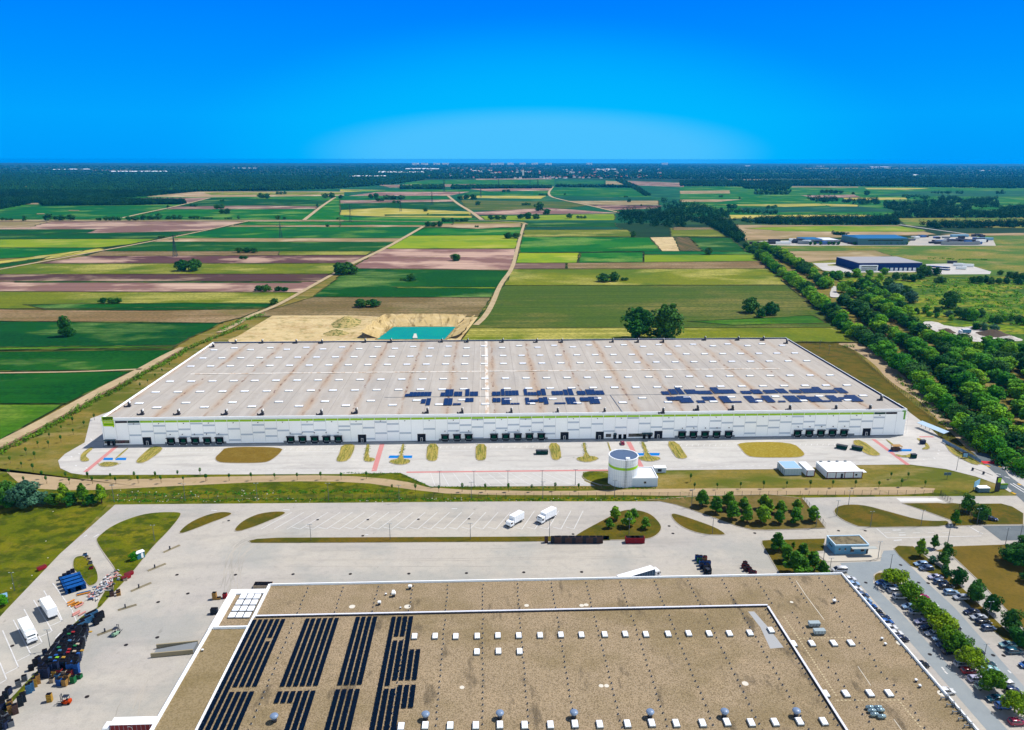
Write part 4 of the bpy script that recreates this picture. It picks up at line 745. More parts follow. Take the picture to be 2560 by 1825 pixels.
t, w_ = cabin('glazed_shelter', B3, 690, 978, 798, 972, 8, 3.0, mat('shelter_panel', (186, 206, 216)), 'pale blue-roofed glazed shelter left of the red-framed cabins', 'shelter')
b = MB(); b.box((w_ / 2, 4, 3.16), (w_ - .4, 7.5, .06), base=True); b.build('glass_roof', mat('pale_blue_glass', (176, 214, 240), rough=.2), t)
b = MB()
for i in range(5): b.box((-.05, .2 + i * 1.9, 1.5), (.08, .15, 3.0))
b.build('post', DKB, t)
cabin('shipping_container', B3, 838, 984, 880, 976, 9, 2.7, WC, 'narrow white container with red corner frame between the shelter and the long cabins', 'container', MAR)
t, w_ = cabin('site_cabins', B3, 972, 998, 1200, 992, 11, 2.9, WC, 'wide white flat-roofed row of red-framed site cabins on the grass', 'site cabin', MAR)
b = MB()
for x in (.12, .36, .6, .84): b.box((w_ * x, 10.6, 2.9), (.9, .7, .6), base=True)
b.build('roof_unit', STEEL, t); b = MB(); b.box((w_ * .83, -.08, 1.5), (.9, .08, .8)); b.build('window', GLS, t); b = MB(); b.box((w_ * .42, -.08, 1.1), (.9, .08, 2)); b.build('door', DKB, t)
b = MB(); b.box((w_ + 1.0, 1.5, 2.5), (1.8, 3, .08)); b.build('porch_roof', WMET, t)
# planted strips, paint and islands on the apron
GOLD = mat('planted_straw', (196, 178, 92), k=.55, layers=[NZ(2, .15, .9, (120, 130, 60), .47, .56), NZ(1, 1, .5, (166, 150, 96))], bump=.6, bscale=2)
GOLDP = mat('planted_pink', (190, 160, 130), layers=[NZ(1, 1, .8, (120, 130, 60), .47, .56)])
for rf_, P in [(B1, [(1010, 783), (1085, 790), (1060, 830), (960, 895), (905, 900), (900, 880), (950, 830)]), (B2, [(10, 775), (100, 768), (95, 820), (60, 880), (0, 893), (-30, 880), (-5, 830)]), (B2, [(178, 770), (198, 770), (185, 860), (230, 865), (235, 880), (200, 892), (155, 885), (158, 850)]), (B2, [(410, 768), (428, 768), (410, 870), (470, 875), (460, 900), (400, 912), (335, 900), (322, 880), (395, 868)]),
   (B2, [(580, 768), (655, 768), (650, 870), (625, 888), (575, 880), (568, 850)]), (B2, [(900, 770), (972, 770), (972, 860), (955, 882), (905, 880), (893, 850)]), (B2, [(1378, 765), (1450, 762), (1472, 850), (1450, 878), (1410, 878), (1395, 850)]), (B2, [(1605, 762), (1622, 760), (1640, 850), (1705, 855), (1715, 875), (1640, 895), (1570, 882), (1562, 862), (1625, 852)]),
   (B2, [(1768, 758), (1778, 758), (1802, 830), (1792, 830)]), (B2, [(1990, 755), (2015, 755), (2045, 850), (2120, 858), (2125, 875), (2060, 890), (1990, 880), (1965, 860), (2025, 850)]), (B2, [(2158, 752), (2230, 752), (2300, 850), (2300, 865), (2255, 872), (2215, 855)]),
   (B3, [(1130, 750), (1200, 740), (1330, 835), (1320, 850), (1265, 850), (1200, 820)]), (B1, [(600, 790), (625, 795), (560, 850), (592, 870), (590, 885), (545, 890), (528, 875), (535, 835)]), (B1, [(650, 905), (700, 885), (800, 895), (770, 915), (700, 925), (660, 918)]), (B1, [(845, 795), (855, 797), (775, 868), (760, 865)]),
   (B3, [(1360, 740), (1370, 740), (1430, 785), (1415, 790)]), (B3, [(1415, 835), (1480, 850), (1545, 828), (1570, 845), (1550, 862), (1480, 862), (1430, 850)]), (B3, [(1560, 730), (1600, 735), (1655, 780), (1655, 808), (1590, 808), (1640, 785), (1590, 755)]), (B3, [(1745, 760), (1800, 790), (1850, 850), (2000, 900), (1960, 915), (1860, 870), (1790, 830)])]:
    island('planted_bed', rf_, P, GOLD, h=.16, sm=1, kerb=.3, z0=.11)
for P in [(B1, [(1495, 788), (1882, 790), (1860, 830), (1800, 880), (1740, 898), (1480, 898), (1430, 885), (1420, 860), (1460, 825)]), (B3, [(365, 758), (740, 755), (820, 820), (830, 848), (780, 862), (480, 862), (430, 840), (400, 800)])]:
    island('dry_lawn', *P, mat('lawn_brown2', (132, 108, 42), layers=[NZ(.2, .2, .5, (150, 128, 62)), NZ(1, 1, .4, (104, 88, 36))]) if P[0] is B1 else mat('lawn_gold', (160, 140, 44), layers=[NZ(.2, .2, .5, (160, 146, 60)), NZ(1, 1, .4, (200, 184, 96))]), h=.12, sm=2, kerb=.3, z0=.11)
island('green_lawn', B2, [(1600, 985), (1610, 960), (1650, 950), (1760, 955), (1790, 975), (1800, 1045), (1740, 1045), (1640, 1015)], GR2, h=.1, sm=1, kerb=.2, z0=.12)
pm = MB()
for rf_, a, c_, w_ in [(B1, (772, 785), (565, 955), 2.0), (B2, (280, 768), (225, 950), 2.2), (B2, (1910, 755), (2000, 930), 2.2), (B3, (1280, 738), (1510, 908), 2.0)]: pm.line([g(rf_, *a), g(rf_, *c_)], w_, .135)
pm.line([g(B2, 440, 957), g(B2, 1775, 943)], 1.4, .13); pm.line([g(B3, 1585, 722), g(B3, 1680, 722)], 1.4, .13)
tag(pm.build('red_marking', RED), kind='structure')
pm = MB()
for rf_, x0, x1, y0, y1 in [(B1, 690, 750, 861, 877), (B1, 770, 838, 861, 877), (B2, 328, 395, 846, 863), (B2, 415, 480, 846, 863), (B2, 1960, 2030, 830, 846), (B2, 2050, 2118, 829, 846), (B3, 1385, 1450, 806, 822), (B3, 1460, 1535, 804, 818)]:
    pm.sheet([g(rf_, x0, y0), g(rf_, x1, y0), g(rf_, x1 - 4, y1), g(rf_, x0 - 8, y1)], .14)
tag(pm.build('blue_parking_bay', BLU), kind='structure')
pm = MB()
for i in range(15): pm.line([g(B2, 600 + i * 75, 962), g(B2, 500 + i * 92 + 130, 1048)], .2, .14)
for x in range(40, 2200, 42): pm.line([g(B2, x, 938 - x * .003), g(B2, x + 18, 938 - x * .003)], .25, .14)
for x in range(640, 2270, 42): pm.line([g(B1, x, 941), g(B1, x + 18, 941)], .25, .14)
for x in range(10, 1250, 42): pm.line([g(B3, x, 928 - x * .03), g(B3, x + 18, 928 - x * .03)], .25, .14)
for rf_, a, c_ in [(B1, (1080, 826), (1440, 824)), (B1, (1880, 822), (2240, 820)), (B2, (665, 815), (880, 813)), (B2, (990, 812), (1370, 808)), (B3, (20, 795), (360, 793)), (B3, (780, 790), (1060, 787))]: pm.line([g(rf_, *a), g(rf_, *c_)], .25, .14)
for rf_, L_, y in [(B1, range(1100, 1480, 40), 800), (B1, range(1890, 2270, 40), 798), (B2, range(670, 880, 40), 785), (B2, range(1000, 1380, 40), 783), (B3, range(10, 350, 38), 772), (B3, range(760, 1100, 38), 768)]:
    for x in L_: pm.line([g(rf_, x, y), g(rf_, x - 6, y + 12)], .22, .14)
for rf_, x, y in [(B1, 600, 735), (B1, 570, 770), (B1, 470, 850), (B1, 520, 830), (B1, 500, 910), (B1, 570, 925), (B3, 1640, 780), (B3, 1710, 810), (B3, 1705, 830), (B3, 1680, 860), (B3, 1610, 870)]: pm.line([g(rf_, x, y), g(rf_, x + 8, y + 7)], .5, .14)
tag(pm.build('apron_marking', WHT), kind='structure')
# ================================================================ NEAR GRAVEL-ROOFED BUILDING
NH = 9.0
GRAV = mat('roof_gravel', (192, 170, 140), k=.54, rough=.95, layers=[NZ(.035, .05, .8, (156, 138, 100), .45, .62), NZ(.12, .12, .5, (212, 186, 152), .52, .7), NZ(3.2, 3.2, .75, (124, 108, 80), .46, .58, 3), NZ(.2, .07, .75, (92, 82, 68), .585, .68, 5), NZ(6, 6, .35, (226, 206, 168), .5, .65, 2)], bump=.5, bscale=5)
GRAV2 = mat('roof_gravel_dark', (178, 158, 122), k=.52, rough=.95, layers=[NZ(.05, .08, .7, (146, 128, 84), .45, .62), NZ(2.2, 2.2, .6, (128, 112, 76), .44, .6, 3), NZ(6, 6, .35, (212, 194, 146), .5, .65, 2)], bump=.5, bscale=5)
nbd = thing('factory_building', 'large flat factory in the foreground with a brown gravel roof and white edge', 'building')
NX0, NX1, NYB, IY = -64.0, 108.0, 196.0, 179.3; IX1 = 78.5; LX = -74.4
SIDE = mat('factory_wall', (196, 202, 206), k=.7, layers=[NZ(.3, 3, .3, (180, 186, 192))])
b = MB(); b.prism([(LX, 70), (NX1, 70), (NX1, NYB), (NX0, NYB), (NX0, IY), (NX0, 175.4), (LX, 175.4)], 0, NH - .55); b.build('wall', SIDE, nbd)
b = MB(); b.sheet([(NX0 + .3, IY), (IX1 + .2, IY), (IX1 + .2, 70), (NX1 - .3, 70), (NX1 - .3, NYB - .3), (NX0 + .3, NYB - .3)], NH - .5); b.build('roof', GRAV, nbd)
b = MB(); b.sheet([(LX + .3, 70), (NX0 - .2, 70), (NX0 - .2, 175.2), (LX + .3, 175.2)], NH - .9 + .4); b.build('wing_roof', GRAV2, nbd)
b = MB(); b.prism([(NX0 + .25, 70), (IX1, 70), (IX1, IY), (NX0 + .25, IY)], NH - .5, NH - .05); b.build('raised_roof', GRAV, nbd)
b = MB()
for c, d in [(((NX0 + NX1) / 2, NYB - .2, NH - .5), (NX1 - NX0, .32, .6)), ((NX1 - .2, (70 + NYB) / 2 - .3, NH - .5), (.32, NYB - 70 - .5, .6)), ((LX + .35, (70 + 175.4) / 2, NH - .5), (.6, 105.4, .65)), (((LX + NX0) / 2 + .3, 175.2, NH - .5), (NX0 - LX - 1.2, .4, .7)),
             ((NX0 - .05, (70 + NYB) / 2 - .3, NH - .5), (.5, NYB - 70 - .5, .8))]: b.box(c, d, base=True)
b.build('parapet', COPING, nbd)
b = MB(); b.box(((NX0 + IX1) / 2 + .4, IY + .1, NH - .4), (IX1 - NX0 - .3, .5, .95), base=True); b.box((IX1 + .15, (70 + IY) / 2 - .3, NH - .4), (.5, IY - 70 - .5, .95), base=True); b.build('ridge_parapet', [mat('ridge_metal', (222, 224, 236), k=.8, rough=.4)], nbd)
b = MB(); b.box(((NX0 + IX1) / 2 + .4, IY - .19, NH - .04), (IX1 - NX0 - .5, .06, .45), base=True); b.box((IX1 - .15, (70 + IY) / 2 - .4, NH - .04), (.06, IY - 70 - .9, .45), base=True); b.build('ridge_flashing', DKB, nbd)
# annex with the rooflight grid
q = [G(*K6(x, y), NH - 1) for x, y in [(800, 350), (1760, 350), (1120, 1250), (240, 1250)]]
ax0, ay1 = q[0].x - .2, q[0].y; ay0 = 175.4
an = thing('rooflight_annex', 'small annex with a white rim and a grid of twelve white rooflights', 'annex')
AX0 = (q[0].x + q[3].x) / 2
b = MB(); b.box(((AX0 + NX0) / 2 - .17, (ay0 + ay1) / 2 + .05, 0), (NX0 - AX0 - .35, ay1 - ay0 - .1, 7.6), base=True); b.build('wall', SIDE, an)
b = MB(); b.sheet([(AX0 + .2, ay0 + .2), (NX0 - .45, ay0 + .2), (NX0 - .45, ay1 - .2), (AX0 + .2, ay1 - .2)], 7.64); b.build('roof', GRAV, an)
ri = G(*K6(940, 430), 8).x - G(*K6(800, 350), 8).x
RW = 2.2
b = MB(); b.box((AX0 + RW / 2, (ay0 + ay1) / 2 + .1, 7.4), (RW, ay1 - ay0 - .2, .75), base=True, tx=.9); b.box(((AX0 + NX0) / 2 + RW / 2 - .2, ay1 - RW / 2, 7.4), (NX0 - AX0 - RW - .5, RW, .75), base=True); b.build('rim', mat('white_membrane', (240, 240, 240), k=.88, layers=[NZ(.6, .6, .4, (214, 214, 216))]), an)
for r_, (yy, xs_) in enumerate([(505, (1090, 1270, 1450)), (655, (1000, 1190, 1375)), (812, (915, 1105, 1295)), (975, (820, 1010, 1200))]):
    for x in xs_:
        p = G(*K6(x, yy), 8.1); bb = MB(); bb.box((0, 0, 0), (1.95, 2.6, .35), base=True, mi=1); bb.box((0, 0, .35), (1.75, 2.4, .16), base=True, mi=0, tx=.9, ty=.9); bb.build('rooflight', [SKYL, STEEL], an, loc=(p.x, p.y, 7.64))
# skylights
def zr(x): return NH - .05
NSK = [(D2, x, y) for x, y in [(1410, 247), (1593, 245), (1777, 247), (1968, 245), (2152, 240), (1965, 385), (2157, 380)]] + [(D3, x, y) for x, y in [(60, 240), (250, 238), (435, 234), (618, 234), (825, 230), (1008, 227), (1192, 229), (1390, 226), (1572, 221), (1755, 223), (1935, 222), (2117, 217), (68, 382)]] + \
      [(D2, x, y) for x, y in [(1290, 1048), (1505, 1040), (1727, 1042), (1955, 1040), (2170, 1035)]] + [(D3, x, y) for x, y in [(112, 1037), (342, 1034), (560, 1027), (780, 1029), (1027, 1025), (1243, 1018), (1460, 1020), (1695, 1018), (1912, 1010), (2128, 1014)]] + [(D4, x, y) for x, y in [(62, 1010), (280, 1003), (495, 1003)]]
NSK2 = [(D4, x, y) for x, y in [(25, 205), (227, 313), (390, 310), (585, 308), (738, 306), (512, 758), (693, 757), (907, 753), (1077, 753)]]
sp = None
for L_, z in ((NSK, NH - .05), (NSK2, NH - .5)):
    for rf_, x, y in L_:
        p = G(*rf_(x, y), z + .5)
        if rf_ is D4 and (x, y) == (25, 205): p.z = 0; z_ = NH - .05
        else: z_ = z
        if sp is None:
            bb = MB(); bb.box((0, 0, 0), (1.5, 2.25, .45), base=True, mi=1); bb.box((0, 0, .45), (1.36, 2.1, .2), base=True, mi=0, tx=.88, ty=.9); sp = bb.build('rooflight', [SKYL, STEEL], nbd, loc=(p.x, p.y, z_)); continue
        c = sp.copy(); COL.objects.link(c); c.location = (p.x, p.y, z_)
# small roof drains in rows
DR = []
for col in [-52.5, -42.3, -32, -21.8, -11.5, -1.2, 9, 19.2, 29.5, 39.7, 50, 60.2, 70.5]:
    y = 133
    while y < 178: DR.append((col + rnd.uniform(-.15, .15), y, NH - .05)); y += 2.05
for col in [-52.5, -42.3, -32, -21.8, -11.5, -1.2, 9, 19.2, 29.5, 39.7, 50, 60.2, 70.5, 80.8, 91, 100]:
    for i in range(7): DR.append((col + rnd.uniform(-.15, .15), 181.5 + i * 2.05, NH - .5))
for col in (85, 97):
    y = 133
    while y < 178: DR.append((col + rnd.uniform(-.6, .6), y, NH - .5)); y += 2.3
for i in range(24): DR.append((NX0 + .7, 134 + i * 1.9, NH - .05)); DR.append((IX1 - .9, 134 + i * 1.9, NH - .05)) ; DR.append((NX1 - .9, 134 + i * 2.5, NH - .5))
DR.sort(key=lambda p: p[1])
def drain(): 
    b = MB(); b.box((0, 0, 0), (.46, .34, .08), base=True, mi=1); b.cyl((0, 0, .07), (0, 0, .35), .17, n=6, mi=0); return b
DRG = mat('drain_plate', (190, 190, 186))
dp = drain().build('roof_drain', [DKB, DRG], nbd, loc=DR[0])
for p in DR[1:100]: c = dp.copy(); COL.objects.link(c); c.location = p
b = MB()
for p in DR[100:]:
    q_ = drain(); q_.xf(Matrix.Translation(p)); b.add(q_.v, q_.f); b.m[-len(q_.f):] = q_.m
tag(b.build('roof_drains', [DKB, DRG], nbd), kind='stuff')
# mushroom vents
bb = MB(); bb.cyl((0, 0, 0), (0, 0, 1.1), .55, n=12, mi=0); bb.cyl((0, 0, 1.1), (0, 0, 1.5), .75, .95, n=14, mi=1); bb.sph((0, 0, 1.5), .95, 14, 5, mi=1, sz=.5, half=True)
mv = None
for rf_, x, y in [(D2, 165, 1008), (D2, 1510, 990), (D2, 2170, 980), (D3, 550, 975), (D3, 1227, 970), (D3, 1888, 965), (D4, 248, 960)]:
    p = G(*rf_(x, y), NH); 
    if mv is None: mv = bb.build('roof_cowl', [DKB, mat('cowl_blue', (128, 150, 182), k=.65, rough=.35)], nbd, loc=(p.x, p.y, NH - .05), smooth=True); continue
    c = mv.copy(); COL.objects.link(c); c.location = (p.x, p.y, NH - .05)
# air handling units and small boxes
for rf_, x, y in [(D4, 410, 148), (D4, 455, 215)]:
    p = G(*rf_(x, y), NH); bb = MB(); bb.box((0, 0, .35), (2.9, 1.3, .9), base=True, mi=0); bb.box((0, 0, 1.26), (3.0, 1.4, .08), base=True, mi=0)
    for s in (-1.2, -.4, .4, 1.2): bb.box((s, -.4, 0), (.1, .1, .36), base=True, mi=1); bb.box((s * 1.05, -.67, .45), (.06, .05, .75), base=True, mi=1)
    bb.build('air_unit', [mat('unit_grey', (176, 192, 200)), DKB], nbd, loc=(p.x, p.y, NH - .5))
for rf_, x, y, s in [(C2, 1370, 885, 1), (C2, 1225, 950, 1.1), (C2, 1222, 925, .8), (C2, 1097, 1025, .9), (C4, 590, 1010, .9), (C2, 1155, 940, .5), (D4, 1015, 270, .6), (D4, 1045, 318, .6), (D4, 1318, 640, .6), (D4, 1352, 690, .6), (C2, 1285, 1060, .4), (D1, 1800, 370, .5)]:
    p = G(*rf_(x, y), NH); bb = MB(); bb.box((0, 0, 0), (.7 * s, .6 * s, .9 * s), base=True, mi=1); bb.box((0, 0, .9 * s), (1.1 * s, 1.0 * s, .35 * s), base=True, mi=0, tx=.8, ty=.8)
    bb.build('roof_vent', [WMET, DKB], nbd, loc=(p.x, p.y, NH - .5))
for rf_, x, y in [(D4, 905, 885), (D4, 925, 915), (D4, 948, 948), (D4, 978, 885), (D4, 1000, 910), (D4, 1012, 965)]:
    p = G(*rf_(x, y), NH); bb = MB(); bb.cyl((-.55, 0, .55), (.55, 0, .55), .48, n=12); bb.sph((-.55, 0, .55), .48, 10, 6); bb.sph((.55, 0, .55), .48, 10, 6); bb.box((0, 0, 0), (.5, .4, .3), base=True)
    bb.build('round_fan_hood', mat('hood_metal', (150, 176, 186), rough=.3, metal=.5), nbd, loc=(p.x, p.y, NH - .5), smooth=True)
for i in range(5):
    p = G(*D4(1540 + i * 52, 800 + i * 62), NH); bb = MB(); bb.cyl((0, 0, 0), (0, 0, .8), .16, n=6); bb.cyl((0, 0, .5), (1.6, .1, .5), .1, n=6); bb.cyl((1.6, .1, 0), (1.6, .1, 1.0), .26, n=8); bb.cyl((1.9, .7, 0), (1.9, .7, .8), .2, n=8); bb.cyl((1.6, .1, .7), (2.4, .9, .7), .08, n=5)
    bb.build('pipe_cluster', STEEL, nbd, loc=(p.x, p.y, NH - .5))
# flat white patches + joints on the gravel
WP = mat('white_patch', (226, 220, 206), k=.7)
bb = MB()
for rf_, x, y, s in [(C2, 855, 1055, .9), (C2, 1348, 1055, 1.0), (C3, 130, 1045, .7), (C3, 620, 1045, .7), (C3, 660, 1040, .7), (D2, 1833, 706, .6), (D3, 793, 692, .6), (D3, 842, 692, .6), (D3, 2075, 672, .8), (D4, 1175, 312, 1.0), (D4, 1550, 760, 1.1), (C4, 210, 1015, .5)]:
    z = NH - .495 if rf_ in (C2, C3, C4) or (rf_ is D4) else NH - .045
    p = G(*rf_(x, y), z); bb.cyl((p.x, p.y, z), (p.x, p.y, z + .02), s, n=9)
bb.build('repair_patch', WP, nbd)
bb = MB()
for a, c_ in [((145, 80), (620, 800)), ((1160, 820), (1400, 1110))]:
    A, B = g(D4, *a, NH - .5), g(D4, *c_, NH - .5); n = int((B - A).length / .9)
    for i in range(n):
        p = A.lerp(B, i / n); bb.box((p.x, p.y, NH - .49), (.4, .5, .05))
for a, c_ in [((290, 270), (750, 262)), ((620, 822), (1160, 820))]:
    A, B = g(D4, *a, NH - .5), g(D4, *c_, NH - .5); n = int((B - A).length / .9)
    for i in range(n): p = A.lerp(B, i / n); bb.box((p.x, p.y, NH - .49), (.5, .35, .05))
bb.build('paving_slabs', mat('slab_tan', (214, 196, 160), k=.6), nbd)
bb = MB(); bb.line([g(C4, 250, 825, NH - .5), g(C4, 340, 960, NH - .5), g(D4, 500, 105, NH - .5)], .16, NH - .48); bb.line([g(D4, 800, 520, NH - .5), g(D4, 915, 690, NH - .5)], .14, NH - .48); bb.line([g(D4, 1120, 990, NH - .5), g(D4, 1220, 1130, NH - .5)], .14, NH - .48); bb.build('expansion_joint', WP, nbd)
bb = MB(); bb.sheet([g(D3, 2100, 30, NH), g(D3, 2155, 30, NH), g(D4, 10, 180, NH), g(D4, 140, 350, NH), g(D4, 20, 360, NH), g(D3, 2210, 170, NH)], NH - .035); bb.build('bare_membrane', mat('bare_grey', (186, 188, 190)), nbd)
# solar arrays on the gravel roof : strips (x_top,x_bottom as pixels) handled in world X with exact rows
def wX(rf_, x, y): return G(*rf_(x, y), NH + .3).x
def wY(rf_, x, y): return G(*rf_(x, y), NH + .3).y
near_arr = []
y_top, y_gap1, y_gap2 = wY(E1, 900, 103), wY(E1, 700, 1022), wY(E1, 600, 1098)
xl0 = wX(E1, 838, 103); xr0 = wX(E1, 1283, 103); pit = (xr0 - xl0 + .45) / 6
def strips(label, x0, n, p, segs, rf_=None):
    """segs[i] = list of (y0,y1) runs for strip i"""
    t = thing('solar_array', label, 'solar array', (x0, segs[0][0][0], NH), 0, 'solar arrays on the gravel roof')
    for i in range(n):
        for (a, c_) in segs[i]:
            q_ = pv_column(x0 + p * i - x0, x0 + p * i + p * .76 - x0, a - segs[0][0][0], c_ - segs[0][0][0], .25, ps=1.6, gap=.13, tilt=.12); q_.build('panel_row', [PVN, PVF], t)
PVN = mat('solar_cells_navy', (5, 22, 44), k=.45, rough=.35, spec=.1, layers=[NZ(2, 2, .3, (8, 44, 72))])
yb = 110
hole = (wY(E1, 1080, 345), wY(E1, 1060, 402))
strips('widest block of navy solar strips beside the left white edge of the gravel roof', xl0, 6, pit, [[(yb, y_top)], [(yb, y_top)], [(y_gap1, y_top), (yb, y_gap2)], [(y_gap1, y_top), (yb, y_gap2)], [(hole[0], y_top), (y_gap1, hole[1]), (yb, y_gap2)], [(y_gap1, y_top), (yb, y_gap2)]])
x0 = wX(E2, -125, 100); x1 = wX(E2, 473, 97); p_ = (x1 - x0 + .45) / 6 if False else None
x0 = wX(D2, 440, 97); x1 = wX(D2, 735, 97); p_ = (x1 - x0 + .45) / 6
yy1, yy2 = wY(D2, 400, 690), wY(D2, 350, 738)
strips('six-strip solar block, second upper block from the left on the gravel roof', x0, 6, p_, [[(yy1, y_top)]] * 6)
x0b = wX(D2, 195, 738); x1b = wX(D2, 530, 738); pb2 = (x1b - x0b + .45) / 6; ye = wY(D2, 250, 840)
strips('stepped solar block in front of the gap below the six-strip block', x0b, 6, pb2, [[(ye, yy2)], [(ye, yy2)], [(ye, yy2)], [(yb, yy2)], [(yb, yy2)], [(yb, yy2)]])
x0 = wX(D2, 885, 94); x1 = wX(D2, 1075, 92); p_ = (x1 - x0 + .45) / 4
strips('narrow four-strip solar block, third upper block from the left', x0, 4, p_, [[(yy1, y_top + .3)]] * 4)
x0b = wX(D2, 705, 733); x1b = wX(D2, 922, 731); pb2 = (x1b - x0b + .45) / 4
strips('four-strip solar block nearest the bottom of the picture, left of the last block', x0b, 4, pb2, [[(yb, yy2 + .2)]] * 4)
x0 = wX(D2, 1205, 94); x1 = wX(D2, 1395, 94); p_ = (x1 - x0 + .45) / 4
h1, h2 = wY(D2, 1260, 248), wY(D2, 1260, 288); e1 = wY(D2, 1300, 637); s5 = wY(D2, 1400, 367); e0 = wY(D2, 1160, 687); s2 = wY(D2, 1340, 683); e2 = wY(D2, 1340, 885)
strips('ragged solar block with stepped right side, rightmost on the gravel roof', x0, 6, p_, [[(yb, y_top)], [(h1, y_top), (e0, h2), (yb, yy2)], [(h1, y_top), (e1, h2), (yb, yy2)], [(e1, y_top), (yb, s2)], [(e1, s5), (e2, s2)], [(e1, s5), (e2, s2)]])
# ================================================================ GUARD HOUSE
gz = 3.6
ga, gbp, gc = g(C4, 590, 590, .25), g(C4, 892, 590, .25), g(C4, 540, 415, gz)
gh = thing('gatehouse', 'small blue-grey gatehouse with a gravel roof and white canopy beside the gate road', 'gatehouse', (ga.x, ga.y, .24))
gw = gbp.x - ga.x; gd = g(C4, 830, 415, gz).y - g(C4, 897, 498, gz).y
BW = mat('gatehouse_blue', (120, 186, 222), k=.7, rough=.5, layers=[NZ(.2, 3, .25, (110, 170, 206))])
b = MB(); b.box((gw / 2, gd / 2, 0), (gw, gd, 3.25), base=True)
for i in range(1, 9): b.box((gw / 2, -.02, .35 * i), (gw, .03, .04), base=True, mi=1)
b.build('wall', [BW, DKB], gh)
b = MB(); b.box((gw / 2, gd / 2, 3.25), (gw - .5, gd - .5, .08), base=True); b.build('roof', mat('gatehouse_gravel', (150, 138, 110), k=.5, layers=[NZ(.5, .5, .8, (92, 84, 66), .46, .62), NZ(3, 3, .5, (190, 176, 140))]), gh)
b = MB()
for c_, d in [((gw / 2, .05, 3.2), (gw + .2, .3, .42)), ((gw / 2, gd - .05, 3.2), (gw + .2, .3, .42)), ((-.05 + .1, gd / 2, 3.2), (.3, gd - .4, .42)), ((gw - .05, gd / 2, 3.2), (.3, gd - .4, .42))]: b.box(c_, d, base=True)
b.build('parapet', mat('coping_blue', (200, 226, 244), k=.8), gh)
b = MB(); b.box((gw * .82, -.9, 2.75), (gw * .74, 1.6, .12), base=True); b.box((gw * 1.12, -.9, 2.55), (.12, .12, .3), base=True); b.build('canopy', mat('canopy_grey', (196, 202, 200), k=.6), gh)
for x, w_, z0, hh in [(.14, .5, 1.6, .7), (.31, .5, 1.6, .7), (.52, 1.2, .9, 1.3), (.83, 1.2, .9, 1.3)]:
    b = MB(); b.box((gw * x, -.05, z0), (w_, .08, hh), base=True); w0 = b.build('window', GLS, gh); b = MB(); b.box((gw * x, -.1, z0 - .08), (w_ + .1, .1, .08), base=True); b.build('sill', WMET, w0)
for y in (.35, .5, .65):
    b = MB(); b.box((-.04, gd * y, 1.6), (.08, .5, .6), base=True); b.build('side_window', GLS, gh)
b = MB(); b.box((gw - .35, -.05, .1), (.5, .08, 2.3), base=True); b.build('door', DKB, gh)
# ================================================================ VEHICLES
TYRE = mat('tyre', (24, 24, 26)); CGL = mat('car_glass', (18, 26, 36), rough=.08, spec=.9); CH = mat('chrome', (190, 196, 204), rough=.25, metal=.7); LAMP = mat('headlamp', (230, 236, 240), rough=.15); TL = mat('tail_lamp', (160, 16, 20), rough=.2)
PAINT = {}
for n, c in dict(silver=(186, 194, 206), white=(236, 238, 242), blue=(54, 104, 176), lblue=(150, 184, 220), slate=(84, 104, 136), navy=(22, 34, 66), black=(18, 20, 28), red=(176, 20, 34), crimson=(164, 16, 70), teal=(26, 88, 112), lteal=(150, 196, 200), dgreen=(18, 60, 62), lav=(196, 196, 224), lgreen=(172, 200, 188)).items():
    PAINT[n] = mat('car_paint_' + n, c, rough=.25, spec=.6, coat=.6, k=.7)
def loft(st, n_mi=0):
    """st: list of (x, [(y,z)...]) half-profiles mirrored"""
    b = MB(); rings = []
    for x, prof in st:
        r = [(x, y, z) for y, z in prof] + [(x, -y, z) for y, z in reversed(prof)]; rings.append(r)
    m = len(rings[0]); vs = [v for r in rings for v in r]; fs = []
    for i in range(len(rings) - 1):
        for j in range(m): fs.append((i * m + j, i * m + (j + 1) % m, (i + 1) * m + (j + 1) % m, (i + 1) * m + j))
    fs += [tuple(range(m))[::-1], tuple(range((len(rings) - 1) * m, len(rings) * m))]
    b.add(vs, fs, n_mi); return b
